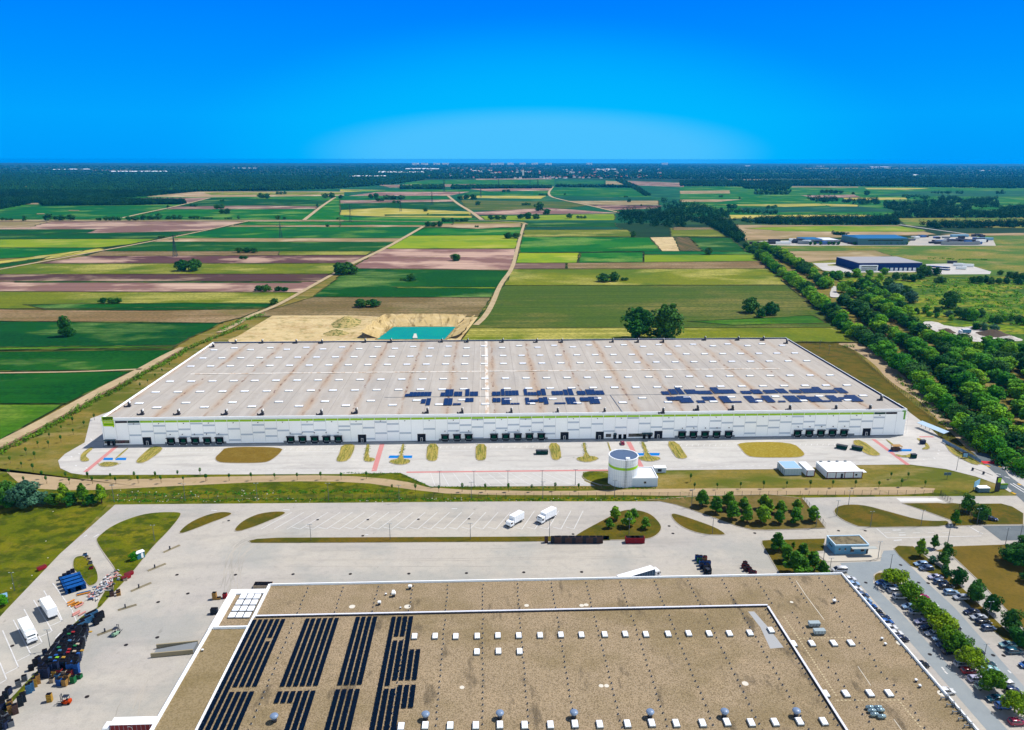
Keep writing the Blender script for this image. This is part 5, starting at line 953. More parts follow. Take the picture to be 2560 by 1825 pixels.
def make_car(kind):
    t = thing('car', '', 'car'); L_, Wd = {'hatch': (4.0, 1.72), 'sedan': (4.6, 1.8), 'wagon': (4.6, 1.8), 'van': (4.9, 1.9)}[kind]
    h = L_ / 2; w_ = Wd / 2
    hood = .92 if kind != 'van' else 1.15; H_ = {'hatch': 1.48, 'sedan': 1.43, 'wagon': 1.5, 'van': 1.85}[kind]; tail = {'hatch': 1.0, 'sedan': 1.02, 'wagon': 1.0, 'van': 1.2}[kind]
    def pr(s, zt, zl=.22): return [(w_ * s * .9, zl), (w_ * s, zl + .18), (w_ * s, zt - .22), (w_ * s * .93, zt - .03), (w_ * s * .6, zt)]
    b = loft([(-h, pr(.82, tail - .18, .4)), (-h + .15, pr(.95, tail)), (-h + .9, pr(1, tail + .02)), (0, pr(1, .98 if kind != 'van' else 1.15)), (h - 1.2, pr(1, hood)), (h - .35, pr(.96, hood - .12)), (h - .05, pr(.84, hood - .3, .3)), (h, pr(.78, hood - .42, .4))])
    o = b.build('body', PAINT['silver'], t, smooth=True); o['paint'] = 1
    x = {'hatch': (-h + .12, -h + .5, .25, 1.0), 'sedan': (-h + .75, -h + 1.45, .3, 1.15), 'wagon': (-h + .1, -h + .5, .35, 1.15), 'van': (-h + .08, -h + .25, .9, 1.75)}[kind]
    def cb(s, z): return [(w_ * s, .9 if kind != 'van' else 1.1), (w_ * s * .985, (z + .95) / 2), (w_ * s * .84 + (.1 if kind == 'van' else 0), z - .04), (w_ * s * .5, z)]
    b = loft([(x[0], cb(.86, 1.0 if kind != 'van' else 1.2)), (x[1], cb(.9, H_ - .05)), ((x[1] + x[2]) / 2, cb(.94, H_)), (x[2], cb(.93, H_ - .04)), (x[3], cb(.88, .98 if kind != 'van' else 1.2))])
    b.build('glasshouse', CGL, t, smooth=True)
    def rf_(s, z): return [(w_ * s * .85 + (.1 if kind == 'van' else 0), z - .05), (w_ * s * .83 + (.1 if kind == 'van' else 0), z - .015), (w_ * s * .5, z + .02)]
    b = loft([(x[1] - .05, rf_(.88, H_ - .05)), (x[1] + .1, rf_(.9, H_ - .02)), ((x[1] + x[2]) / 2, rf_(.94, H_)), (x[2] + .03, rf_(.93, H_ - .05))])
    o = b.build('roof', PAINT['silver'], t, smooth=True); o['paint'] = 1
    pil = MB()
    for s in (-1, 1):
        pil.cyl((x[2], s * w_ * .79, H_ - .06), (x[3] - .05, s * w_ * .86, 1.0 if kind != 'van' else 1.2), .05, n=4); pil.cyl((x[1], s * w_ * .77, H_ - .08), (x[0] + .05, s * w_ * .84, 1.0 if kind != 'van' else 1.2), .07, n=4)
        pil.cyl(((x[1] + x[2]) / 2 + .1, s * w_ * .81, H_ - .06), ((x[1] + x[2]) / 2 + .1, s * w_ * .95, .95), .05, n=4)
        pil.box((x[3] - .1, s * (w_ + .08), 1.0 if kind != 'van' else 1.25), (.14, .2, .14))
    o = pil.build('pillars', PAINT['silver'], t); o['paint'] = 1
    for s in (-1, 1):
        b = MB(); b.box((h - .12, s * w_ * .62, .66), (.2, .38, .16)); b.build('headlight', LAMP, t)
        b = MB(); b.box((-h + .1, s * w_ * .72, .78), (.14, .3, .16)); b.build('tail_light', TL, t)
    wb = h - .85
    for sx in (-1, 1):
        for sy in (-1, 1):
            b = MB(); b.cyl((sx * wb, sy * (w_ - .2), .31), (sx * wb, sy * (w_ + .01), .31), .31, n=12, mi=0); b.cyl((sx * wb, sy * (w_ + .005), .31), (sx * wb, sy * (w_ + .02), .31), .19, n=8, mi=1); b.build('wheel', [TYRE, CH], t)
    return t
CARS = {k: make_car(k) for k in ('hatch', 'sedan', 'wagon', 'van')}
bpy.context.view_layer.update()
used = set()
def car(rf_, x, y, kind, col, rz, label, group, dx=0, z=.12):
    p = G(*rf_(x, y), z); loc = (p.x + dx, p.y, z); pr = CARS[kind]
    if kind not in used:
        used.add(kind); pr.location = loc; pr.rotation_euler.z = rz; pr['label'] = label; pr['group'] = group
        for ch in pr.children:
            if ch.get('paint'): ch.material_slots[0].link = 'OBJECT'; ch.material_slots[0].material = PAINT[col]
        return pr
    return dup(pr, loc, rz, 1, label, group, PAINT[col])
CW = dict(silver='silver', white='white', blue='blue', lblue='light blue', slate='blue-grey', navy='navy', black='black', red='red', crimson='crimson', teal='teal', lteal='pale turquoise', dgreen='dark green', lav='pale lavender', lgreen='pale green')
KW = dict(hatch='hatchback', sedan='saloon', wagon='estate car', van='van')
P1 = [(PF, 730, 470, 'hatch', 'blue', 1), (PF, 890, 535, 'wagon', 'lblue', 0), (PF, 990, 625, 'wagon', 'silver', 0), (PF, 1080, 735, 'wagon', 'white', 0), (PF, 1265, 930, 'sedan', 'lblue', 1), (PF, 1390, 1035, 'hatch', 'silver', 0), (PF, 1510, 1225, 'sedan', 'lav', 1), (PF, 1620, 1340, 'sedan', 'navy', 1), (PF, 1715, 1455, 'sedan', 'silver', 1), (PF, 1840, 1555, 'hatch', 'lblue', 1), (PG, 350, 345, 'hatch', 'slate', 1), (PG, 455, 450, 'wagon', 'black', 0), (PG, 650, 640, 'wagon', 'silver', 0), (PG, 745, 745, 'hatch', 'red', 0), (PG, 870, 870, 'wagon', 'lav', 0), (PG, 975, 980, 'wagon', 'lgreen', 0), (PG, 1155, 1170, 'sedan', 'teal', 1), (PG, 1270, 1285, 'hatch', 'blue', 0), (PG, 1480, 1530, 'hatch', 'crimson', 0)]
P2 = [(PF, 1350, 600, 'hatch', 'white', 1), (PF, 1500, 745, 'wagon', 'crimson', 0), (PF, 1690, 900, 'hatch', 'white', 0), (PF, 2120, 1335, 'hatch', 'black', 0), (PG, 870, 450, 'hatch', 'navy', 0), (PG, 1020, 640, 'wagon', 'dgreen', 0), (PG, 1070, 720, 'sedan', 'lteal', 0), (PG, 1290, 945, 'wagon', 'white', 1), (PG, 1410, 1040, 'hatch', 'navy', 0)]
P3 = [(PF, 1485, 105, 'wagon', 'lblue', 1), (PF, 1590, 190, 'wagon', 'slate', 1), (PF, 1765, 360, 'sedan', 'lav', 1), (PF, 1865, 450, 'wagon', 'slate', 0), (PF, 1970, 540, 'wagon', 'black', 0), (PF, 2070, 655, 'wagon', 'lblue', 0), (D4, 1715, -80, 'wagon', 'silver', 1), (D4, 1810, 48, 'sedan', 'navy', 1), (D4, 1870, 96, 'sedan', 'silver', 1), (D4, 1912, 142, 'wagon', 'black', 0), (D4, 1960, 192, 'hatch', 'slate', 0), (D4, 2130, 342, 'sedan', 'lteal', 1), (D4, 2185, 397, 'wagon', 'teal', 0), (D4, 2300, 522, 'hatch', 'blue', 1)]
P0 = [(PF, 170, 395, 'sedan', 'white'), (PF, 240, 490, 'sedan', 'lblue'), (PF, 310, 600, 'hatch', 'white'), (PF, 430, 705, 'hatch', 'slate'), (PF, 490, 815, 'hatch', 'lblue'), (PF, 585, 920, 'hatch', 'blue'), (PF, 690, 1020, 'hatch', 'black'), (PF, 815, 1135, 'sedan', 'navy'), (PF, 885, 1225, 'wagon', 'blue'), (PF, 960, 1335, 'wagon', 'white'), (PF, 1065, 1445, 'sedan', 'white'), (PF, 1195, 1555, 'hatch', 'navy'), (PG, 90, 645, 'hatch', 'black'), (PG, 465, 1055, 'wagon', 'white')]
for name, L_, gp in [('row left of the spreading trees', P1, 'cars parked left of the central trees'), ('row behind the spreading trees', P2, 'cars parked behind the central trees'), ('outermost right row by the dark trees', P3, 'cars parked in the outer right row'), ('row against the factory wall', P0, 'cars parked along the factory wall')]:
    for i, a in enumerate(L_):
        rf_, x, y, kind, col = a[:5]; fl = a[5] if len(a) > 5 else 0
        car(rf_, x, y, kind, col, (math.pi if fl else 0) + rnd.uniform(-.03, .03), f'{CW[col]} {KW[kind]}, {ordw(i)} from far end, {name}', gp, dx=-1.3 if L_ is P0 else 0)
car(C4, 635, 745, 'van', 'white', math.pi, 'white passenger van standing alone between the factory corner and the gatehouse', None)
car(C4, 1980, 283, 'sedan', 'navy', R(-25), 'dark car parked on the grass by the gate trees', None, z=.26)
car(B2, 1870, 768, 'hatch', 'crimson', math.pi / 2, 'small red car parked nose-in at the white warehouse office', None)
for o in list(CARS.values()):
    pass
# trucks ----------------------------------------------------------
TWH = mat('truck_white', (240, 242, 246), k=.88, rough=.35, spec=.5); TBL = mat('truck_blue', (26, 84, 122), rough=.4); TRD = mat('truck_red', (140, 20, 34), rough=.4)
def make_truck(label, p, rz, Lb, semi=False, side=None, cat='truck', name='lorry', bh=2.6, cabh=2.8, group=None, z=.12):
    t = thing(name, label, cat, (p.x, p.y, z), rz, group); tot = Lb + 2.2; h = tot / 2; w_ = 1.25
    b = MB(); b.box((h - 2.3 - Lb / 2, 0, 1.05), (Lb, 2.5, bh), base=True); 
    for i in range(int(Lb)): b.box((h - 2.4 - i * 1.0, 1.255, 1.1), (.05, .02, bh - .1), base=True, mi=1); b.box((h - 2.4 - i * 1.0, -1.255, 1.1), (.05, .02, bh - .1), base=True, mi=1)
    b.build('cargo_box', [side or TWH, GRY], t)
    b = MB(); b.box((h - 2.3 - Lb / 2, 0, 1.05 + bh), (Lb + .04, 2.54, .08), base=True); b.build('cargo_roof', TWH, t)
    b = loft([(h - 2.1, [(w_, .6), (w_, cabh - .1), (w_ * .85, cabh + .1)]), (h - .5, [(w_, .6), (w_, cabh - .3), (w_ * .85, cabh)]), (h - .12, [(w_ * .98, .5), (w_ * .96, 1.6), (w_ * .8, 2.0)]), (h, [(w_ * .92, .5), (w_ * .92, 1.3), (w_ * .75, 1.45)])]); cab = b.build('cab', TWH, t)
    b = MB(); b.add([(h - .08, -w_ * .82, 1.6), (h - .08, w_ * .82, 1.6), (h - .47, w_ * .8, cabh - .12), (h - .47, -w_ * .8, cabh - .12)], [(0, 1, 2, 3)]); b.xf(Matrix.Translation((.06, 0, .04))); b.build('windscreen', CGL, cab)
    b = MB()
    for s in (-1, 1): b.box((h - .95, s * (w_ + .01), 1.75), (.8, .03, .7)); b.box((h - .25, s * (w_ + .2), 2.0), (.12, .25, .6))
    b.build('side_window', CGL, cab)
    b = MB(); b.box((h - .02, 0, .65), (.12, 2.3, .4)); b.build('bumper', DKB, t)
    b = MB(); b.box((0, 0, .7), (tot - .6, 1.0, .3), base=True); b.build('chassis', DKB, t)
    for s in (-1, 1): b = MB(); b.box((h + .03, s * .9, .85), (.06, .35, .2)); b.build('headlight', LAMP, t)
    ax = [h - 1.1, -h + 1.5] + ([-h + 2.8, -h + 4.1, h - 3.6] if semi else [])
    for x in ax:
        for s in (-1, 1): b = MB(); b.cyl((x, s * .85, .5), (x, s * 1.24, .5), .5, n=14, mi=0); b.cyl((x, s * 1.23, .5), (x, s * 1.26, .5), .25, n=8, mi=1); b.build('wheel', [TYRE, CH], t)
    b = MB(); b.box((-h + .05, 0, .5), (.1, 2.4, .25)); b.build('rear_bar', DKB, t)
    return t
Z1 = reg(1200, 1240, 9.49)
hd = heading(g(Z1, 1800, 520), g(Z1, 1500, 680)); c_ = (g(Z1, 1640, 600) + Vector((-.9, .9, 0))); make_truck('white box lorry with grey front edge parked rightmost in the marked lorry bays', c_, hd, 6.4)
hd = heading(g(Z1, 1035, 605), g(Z1, 760, 760)); c_ = (g(Z1, 885, 690) + Vector((-.9, .9, 0))); make_truck('plain white box lorry, left of the two parked in the marked lorry bays', c_, hd, 5.6, cabh=2.3)
a, c_ = g(K5, 280, 650, 3.7), g(K5, 400, 860, 3.7); hd = heading(a, c_); m = (a + c_) / 2 + Vector((math.cos(hd), math.sin(hd), 0)) * 1.1; make_truck('white lorry facing the viewer in the left marked bays, cab at the near end', m, hd, (a - c_).length)
a, c_ = g(K5, 830, 465, 3.7), g(K5, 695, 255, 3.7); hd = heading(a, c_); m = (a + c_) / 2 + Vector((math.cos(hd), math.sin(hd), 0)) * 1.1; make_truck('white lorry showing its rear doors in the left marked bays', m, hd, (a - c_).length)
a, c_ = g(C3, 985, 788, 3.9), g(C3, 1255, 708, 3.9); hd = heading(a, c_); make_truck('white-roofed articulated lorry with dark blue side at the factory loading side', (a + c_) / 2 + Vector((.5, .6, 0)), hd, 13.2, True, TBL)
a = g(D1, 925, 1015, 4.0); t = make_truck('white-roofed articulated lorry with a red side, cut by the bottom left edge', Vector((a.x + 7.0, a.y + .4, 0)), math.pi, 13.2, True, TRD)
b = MB()
for i in range(7):
    a0, a1 = R(60 + i * 24), R(84 + i * 24); b.cyl((1.0 + .7 * math.cos(a0), 1.27, 2.5 + .7 * math.sin(a0)), (1.0 + .7 * math.cos(a1), 1.27, 2.5 + .7 * math.sin(a1)), .07, n=5)
b.build('white_emblem', WMET, t)
# forklifts
def forklift(label, p, rz, col, load=None):
    t = thing('forklift', label, 'forklift', (p.x, p.y, .12), rz)
    b = loft([(-1.2, [(.5, .3), (.55, .9), (.4, 1.1)]), (-.9, [(.6, .25), (.6, 1.1), (.45, 1.2)]), (.1, [(.6, .25), (.6, .8), (.45, .85)]), (.9, [(.55, .25), (.55, .6), (.4, .65)])]); b.build('body', col, t)
    b = MB()
    for sx, sy in ((-.75, .5), (-.75, -.5), (.55, .5), (.55, -.5)): b.cyl((sx, sy, 1.0), (sx * .8, sy, 2.1), .05, n=5)
    b.box((-.1, 0, 2.15), (1.4, 1.1, .07)); b.build('overhead_guard', DKB, t)
    b = MB(); b.box((1.0, .3, .1), (.12, .1, 2.6), base=True); b.box((1.0, -.3, .1), (.12, .1, 2.6), base=True); b.box((1.05, 0, 2.5), (.1, .7, .1)); b.box((1.05, 0, 1.2), (.1, .7, .1)); b.build('mast', DKB, t)
    for s in (-1, 1): b = MB(); b.box((1.65, s * .3, .3), (1.2, .12, .06)); b.build('fork', DKB, t)
    for sx in (-.8, .65):
        for s in (-1, 1): b = MB(); b.cyl((sx, s * .4, .3), (sx, s * .62, .3), .3, n=10); b.build('wheel', TYRE, t)
    b = MB(); b.box((-.3, 0, .95), (.4, .45, .35), base=True); b.build('seat', BLK, t)
    return t
forklift('orange and black forklift near the single pallet stack at bottom left', g(PH, 1200, 1150), math.pi, mat('forklift_orange', (214, 78, 28)))
forklift('pale green forklift carrying stacked pallets on the left yard', g(D1, 1035, 240), R(75), mat('forklift_green', (160, 200, 170)))
forklift('dark forklift in front of the blue crate stacks near the factory edge', g(K7, 700, 690), R(115), mat('forklift_dark', (40, 44, 52)))
# ================================================================ CRATE AND PALLET STACKS
CM = {n: mat('crate_' + n, c, k=.6, rough=.7, layers=[NZ(1.2, 4, .4, tuple(int(v * .7) for v in c))]) for n, c in dict(blue=(24, 92, 176), dblue=(24, 44, 84), sblue=(64, 126, 176), wood=(190, 144, 78), yellow=(206, 158, 52), red=(178, 40, 36), green=(30, 126, 70), dark=(30, 46, 60), black=(16, 26, 38), brown=(96, 70, 62), crimson=(176, 20, 40), grey=(122, 130, 142), pale=(216, 196, 170), maroon=(120, 24, 30), lime=(150, 220, 40)).items()}
def stack_mesh(w_=1.2, d_=1.0, h_=2.2, nl=6):
    b = MB(); lh = h_ / nl
    for i in range(nl):
        b.box((rnd.uniform(-.02, .02), rnd.uniform(-.02, .02), i * lh), (w_, d_, lh * .8), base=True, mi=0)
        b.box((0, 0, i * lh + lh * .8), (w_ * .9, d_ * .9, lh * .2), base=True, mi=1)
    return b
SM = {}
def stack(p, rz, col, label, group=None, w_=1.2, d_=1.0, h_=2.2, nl=6, name='crate_stack', cat='crate stack'):
    key = (w_, d_, h_, nl)
    if key not in SM: o = stack_mesh(*key).build(name, [CM['grey'], BLK], loc=(p.x, p.y, .12), rz=rz); SM[key] = o.data
    else: o = bpy.data.objects.new(name, SM[key]); COL.objects.link(o); o.location = (p.x, p.y, .12); o.rotation_euler.z = rz
    o.material_slots[0].link = 'OBJECT'; o.material_slots[0].material = CM[col]
    return tag(o, label, cat, group)
# big block of dark crates, left bottom
A_, B_, C_, D_p = g(D1, 625, 215, .1), g(D1, 815, 205, .1), g(D1, 395, 520, .1), g(D1, 720, 545, .1)
axu = (B_ - A_).normalized(); nrow = 17
gl = 'stacks of dark crates in the big yard block'
for i in range(nrow):
    s0 = A_.lerp(C_, i / (nrow - 1)); s1 = B_.lerp(D_p, i / (nrow - 1)); n = max(4, int((s1 - s0).length / 1.25))
    for j in range(n):
        p = s0.lerp(s1, j / n); cc = rnd.choice(['dark', 'dark', 'dblue', 'black', 'black', 'dark', 'dblue', 'grey'])
        stack(p + Vector((rnd.uniform(-.08, .08), 0, 0)), rnd.uniform(-.04, .04), cc, 'dark crate stack inside the dense multi-coloured block on the left yard', gl, h_=rnd.choice([2.0, 2.2, 2.4]))
hot = [(PH, 1400, 75, 'pale'), (PH, 1250, 170, 'red'), (PH, 1225, 222, 'crimson'), (PH, 1340, 205, 'pale'), (PH, 1480, 193, 'yellow'), (PH, 1030, 318, 'lime'), (PH, 1145, 315, 'yellow'), (PH, 1410, 243, 'blue'), (PH, 990, 380, 'blue'), (PH, 905, 320, 'sblue'), (PH, 1350, 105, 'green'), (PH, 1080, 190, 'sblue'), (PH, 1060, 135, 'green'), (D1, 805, 213, 'yellow'), (D1, 650, 215, 'red'), (D1, 612, 232, 'green'), (D1, 620, 290, 'sblue'), (PH, 1010, 275, 'blue')]
for rf_, x, y, cc in hot:
    p = G(*rf_(x, y), 2.5); o = MB().box((0, 0, 0), (.8, .6, .25), base=True).build('crate', CM[cc], loc=(p.x, p.y, 2.44)); tag(o, f'single {cc if cc != "sblue" else "sky blue"} crate lying on top of the dark crate block', 'crate', 'coloured crates on the dark block')
for i, (x, y) in enumerate([(770, 560), (850, 590), (930, 570), (1030, 545), (770, 650), (860, 650)]):
    stack(g(PH, x, y + 30), 0, 'dblue', f'tall navy crate stack, {ordw(i)} in the wall of navy stacks before the dark block', 'navy crate stacks', h_=2.9)
for i, (x, y) in enumerate([(1270, 560), (1360, 590), (1270, 600), (1400, 600)]): stack(g(PH, x, y), 0, 'blue', f'bright blue crate stack, {ordw(i)} of the cluster right of the navy wall', 'blue crate stacks', h_=3.0)
for x, y, cc, h_ in [(1000, 650, 'yellow', 1.6), (1090, 640, 'red', 1.8), (1175, 645, 'pale', 1.6), (1275, 645, 'maroon', 1.7), (1050, 720, 'sblue', 1.7), (1130, 740, 'wood', 1.6), (1230, 730, 'wood', 1.8), (950, 760, 'pale', 1.2), (1080, 815, 'blue', 1.9), (1180, 825, 'wood', 1.9), (1330, 770, 'green', 1.9), (1440, 690, 'green', 1.1)]:
    stack(g(PH, x, y), R(-8), cc, f'{cc if cc != "sblue" else "sky blue"} pallet stack {"at the front" if y > 760 else "in the middle" if y > 700 else "at the back"} of the colourful cluster by the dark crates', 'colourful pallet stacks', h_=h_)
stack(g(PH, 905, 1110), R(10), 'yellow', 'yellow pallet stack standing alone left of the orange forklift', h_=2.2, nl=5)
for x, y, cc, n_ in [(690, 790, 'wood', 'yellow'), (630, 850, 'yellow', 'golden'), (580, 920, 'sblue', 'blue'), (530, 960, 'sblue', 'blue'), (430, 1120, 'dark', 'dark'), (380, 1190, 'dark', 'dark'), (200, 1330, 'wood', 'wooden'), (290, 1330, 'brown', 'brown'), (200, 1250, 'wood', 'wooden')]:
    stack(g(PH, x, y), R(35), cc, f'{n_} pallet stack on verge {"near the bottom left corner" if y > 1150 else "left of the lone yellow stack"}', 'pallet stacks along the verge', h_=2.6)
for i, (x, y) in enumerate([(170, 980), (110, 1060), (40, 1130), (60, 1260), (30, 1400), (100, 1430), (150, 1480), (60, 1520), (210, 1560), (120, 1590), (30, 1600), (700, 420), (820, 270), (650, 470), (570, 550), (340, 850), (450, 740)]):
    stack(g(PH, x, y), rnd.uniform(0, 1.5), rnd.choice(['dark', 'grey', 'dblue', 'black']), 'jumbled dark crates on the verge at the left edge of the yard', 'jumbled dark crates on the verge', h_=rnd.choice([1.2, 1.6, 2.0]), nl=4)
for i, (x, y) in enumerate([(715, 165), (770, 120), (820, 70)]): stack(g(D1, x, y + 20), R(52), 'sblue', f'long sky-blue crate wall behind the dark block, {ordw(i)} from the near end', 'sky-blue crate walls', w_=3.4, d_=1.2, h_=2.0)
for i, (x, y) in enumerate([(860, 140), (890, 110), (910, 80), (870, 100)]): stack(g(D1, x, y + 10), R(50), 'black', 'black crate stack right of the sky-blue crate wall', 'black stacks by the blue wall')
# blue stillages block + rubbish
a, c_ = g(K4, 240, 880, .1), g(K4, 700, 740, .1); d_v = g(K4, 400, 1220, .1) - a
STL = None
for i in range(7):
    for j in range(4):
        p = a.lerp(c_, (i + .5) / 7) + d_v * ((j + .5) / 4)
        if STL is None:
            bb = MB(); bb.box((0, 0, 0), (1.45, 1.7, 1.75), base=True, mi=0)
            for k in range(5): bb.box((-.6 + k * .3, 0, 1.76), (.14, 1.7, .12), base=True, mi=1)
            for k in range(3): bb.box((0, -.87, .3 + k * .55), (1.45, .05, .12), base=True, mi=1)
            STL = bb.build('stillage', [mat('stillage_navy', (12, 44, 92)), mat('stillage_blue', (34, 104, 188), k=.6)]); so_ = STL
        else: so_ = STL.copy(); COL.objects.link(so_)
        so_.location = (p.x, p.y, .12); so_.rotation_euler.z = heading(a, c_); tag(so_, 'blue steel stillage in the square blue block on the left verge', 'stillage', 'blue stillage block')
for rf_, x, y, cc, h_ in [(K4, 540, 640, 'dblue', 1.2), (K4, 440, 700, 'dblue', 1.3), (K4, 330, 760, 'dblue', 1.2), (K4, 230, 830, 'dark', 1.1), (K4, 860, 190, 'sblue', .6), (K4, 900, 250, 'pale', .5), (K4, 960, 310, 'pale', .5), (K4, 1000, 420, 'grey', .9), (K4, 1020, 550, 'crimson', .8), (K4, 1900, 850, 'pale', .9), (K4, 1560, 1250, 'brown', 1.8), (K4, 1730, 1230, 'wood', 1.1), (K4, 1720, 1160, 'wood', .9), (K4, 1550, 1090, 'pale', 1.4)]:
    stack(g(rf_, x, y), R(25), cc, f'{cc if cc not in ("sblue","dblue") else "blue"} stack of flat crates on the grass near the blue stillage block', 'crate stacks near the blue block', h_=h_, nl=3)
RUB = [mat('scrap_' + n, c) for n, c in dict(white=(226, 226, 226), blue=(50, 110, 160), pink=(226, 160, 150), grey=(96, 102, 110), orange=(226, 150, 60)).items()]
b = MB()
for path, n in [([(1480, 780), (1450, 950), (1350, 1080), (1200, 1150), (1000, 1330)], 230), ([(1660, 640), (1700, 780)], 20)]:
    for i in range(n):
        k = rnd.random() * (len(path) - 1); j = int(k); p0, p1 = path[j], path[j + 1]; x = p0[0] + (p1[0] - p0[0]) * (k - j) + rnd.gauss(0, 55); y = p0[1] + (p1[1] - p0[1]) * (k - j) + rnd.gauss(0, 50)
        p = g(K4, x, y); b.box((p.x, p.y, .3 + rnd.random() * .5), (rnd.uniform(.3, 1.6), rnd.uniform(.15, .5), rnd.uniform(.05, .3)), rz=rnd.uniform(0, 3), mi=rnd.choice([0, 0, 1, 2, 3, 3]))
for x, y, m_ in [(1290, 410, 4), (1400, 430, 2), (1350, 560, 2), (1250, 370, 4)] * 3:
    p = g(K5, x + rnd.uniform(-60, 60), y + rnd.uniform(-30, 30)); b.box((p.x, p.y, .4), (2.2, .5, .25), rz=R(60), mi=m_)
p = g(K4, 820, 1210); b.box((p.x, p.y, .4), (3.6, .4, .3), rz=R(25), mi=4); b.box((p.x - .3, p.y + .7, .4), (3.8, .5, .3), rz=R(25), mi=1)
tag(b.build('scrap_heap', RUB), 'loose scatter of scrap boards and metal on the yard verge', 'scrap', kind='stuff')
# red skips / boxes
for rf_, x, y, rz, lab in [(C1, 375, 725, R(55), 'red metal skip on the grass at the left of the yard road'), (C1, 1150, 780, R(50), 'upper of two joined red skips at the tip of the triangular island'), (C1, 1125, 810, R(50), 'lower red skip at the tip of the triangular island')]:
    p = g(rf_, x, y); t = thing('skip', lab, 'skip', (p.x, p.y, .12), rz); b = MB(); b.box((0, 0, .15), (2.4, 1.3, .9), base=True, tx=1.12, ty=1.1); b.build('tub', CM['crimson'], t); b = MB(); b.box((0, 0, 1.06), (2.5, 1.25, .04), base=True); b.build('fill', CM['maroon'], t)
stack(g(K6, 380, 590), 0, 'wood', 'tall light wooden pallet stack left of the rooflight annex', None, h_=2.3); stack(g(K6, 470, 590), .1, 'wood', 'low wooden pallet stack beside the tall one, left of the annex', None, w_=1.4, h_=.6, nl=3)
stack(g(K6, 640, 560), 0, 'crimson', 'red crate stack half hidden by the annex rim', None, h_=1.6); stack(g(K6, 370, 960), 0, 'dark', 'dark machine-like crate stack beside the annex wall', None, w_=2.0, d_=1.2, h_=1.8)
for x in range(1430, 1800, 90): stack(g(K6, x, 300), 0, 'pale', 'pale pallet stack in the row tucked behind the factory corner', 'pallet stacks behind the factory corner', h_=1.4, d_=2.5)
# long brown crate wall and red crates in the mid lot
for i in range(14): stack(g(C3, 375 + i * 31, 488), 0, 'brown' if i % 3 else 'dark', f'brown crate stack in the long wall beside the grass strip, {ordw(i)} from the left', 'brown crate wall', w_=2.3, d_=1.4, h_=2.3 + .1 * (i % 2), nl=7)
for i in range(3): stack(g(C3, 1048 + i * 44, 486), 0, 'crimson', f'red crate stack beside the tree island, {ordw(i)} from the left', 'red crate stacks', w_=3.2, d_=1.8, h_=2.2, nl=8)
stack(g(C3, 305, 486), 0, 'brown', 'small crate stack standing alone left of the long brown crate wall', None, h_=2.2)
for x, y, cc in [(435, 300, 'blue'), (535, 310, 'blue'), (645, 320, 'crimson'), (490, 370, 'green'), (620, 370, 'wood'), (540, 440, 'blue'), (640, 450, 'blue'), (740, 450, 'blue'), (560, 520, 'dblue'), (700, 520, 'blue'), (740, 560, 'dark'), (650, 580, 'dark'), (760, 640, 'dark')]:
    stack(g(K7, x, y + 20), R(-4), cc, f'{cc if cc != "dblue" else "navy"} crate stack {"at the back" if y < 340 else "in the middle" if y < 470 else "at the front"} of the blue cluster behind the factory', 'blue crate cluster', h_=1.9)
for x, y, cc in [(1680, 440, 'maroon'), (1650, 500, 'maroon'), (1730, 520, 'maroon'), (1700, 580, 'brown'), (1790, 590, 'maroon'), (1840, 660, 'maroon'), (1920, 690, 'crimson'), (1830, 720, 'maroon'), (1900, 740, 'maroon')]:
    stack(g(K7, x, y + 15), R(20), cc, 'dark red crate stack in the slanting cluster behind the factory', 'dark red crate cluster', h_=1.5)
# yard furniture: barrier rails, ramp, small shelter, skips by warehouse
for i, (x0, y0, x1, y1) in enumerate([(1455, 575, 1600, 510), (1315, 740, 1475, 675), (1165, 922, 1345, 845), (1050, 1090, 1215, 1040)]):
    a, c_ = g(C1, x0, y0, .12), g(C1, x1, y1, .12); t = thing('bay_rail', f'low concrete guide rail with a short post, {ordw(i)} of five down the left yard', 'guide rail', (a.x, a.y, .12), heading(a, c_), 'guide rails down the left yard')
    l = (c_ - a).length; b = MB(); b.box((l / 2, -.3, 0), (l, .16, .25), base=True); b.box((l / 2, .3, 0), (l, .16, .25), base=True); b.build('rail', mat('rail_stone', (176, 164, 136)), t)
    b = MB(); b.box((l * .4, .1, 0), (.35, .35, 1.3), base=True); b.build('post', DKB, t)
a, c_ = g(D1, 865, 245, .12), g(D1, 1040, 180, .12); t = thing('bay_rail', 'low concrete guide rail with a short post, fifth of five down the left yard', 'guide rail', (a.x, a.y, .12), heading(a, c_), 'guide rails down the left yard'); l = (c_ - a).length
b = MB(); b.box((l / 2, -.3, 0), (l, .16, .25), base=True); b.box((l / 2, .3, 0), (l, .16, .25), base=True); b.build('rail', MATS['rail_stone'], t); b = MB(); b.box((l * .4, .1, 0), (.35, .35, 1.3), base=True); b.build('post', DKB, t)
q = [g(D1, x, y, .12) for x, y in [(1345, 440), (1395, 360), (1765, 325), (1720, 405)]]
t = thing('loading_ramp', 'sloping concrete loading ramp with side walls at the left factory wall', 'ramp', (q[0].x, q[0].y, .12))
rx = q[0] ; b = MB(); vs = [(p.x - rx.x, p.y - rx.y, h_) for p, h_ in zip(q, (.02, .02, 1.1, 1.1))]; vs += [(x, y, 0) for x, y, z in vs]; b.add(vs, [(0, 3, 2, 1), (0, 4, 7, 3), (3, 7, 6, 2), (2, 6, 5, 1)]); b.build('slope', mat('ramp_grey', (150, 156, 162)), t)
b = MB(); b.line([vs[0][:2], vs[3][:2]], .35, 0, h=1.3); b.line([vs[1][:2], vs[2][:2]], .35, 0, h=1.3); b.build('side_wall', MATS['rail_stone'], t)
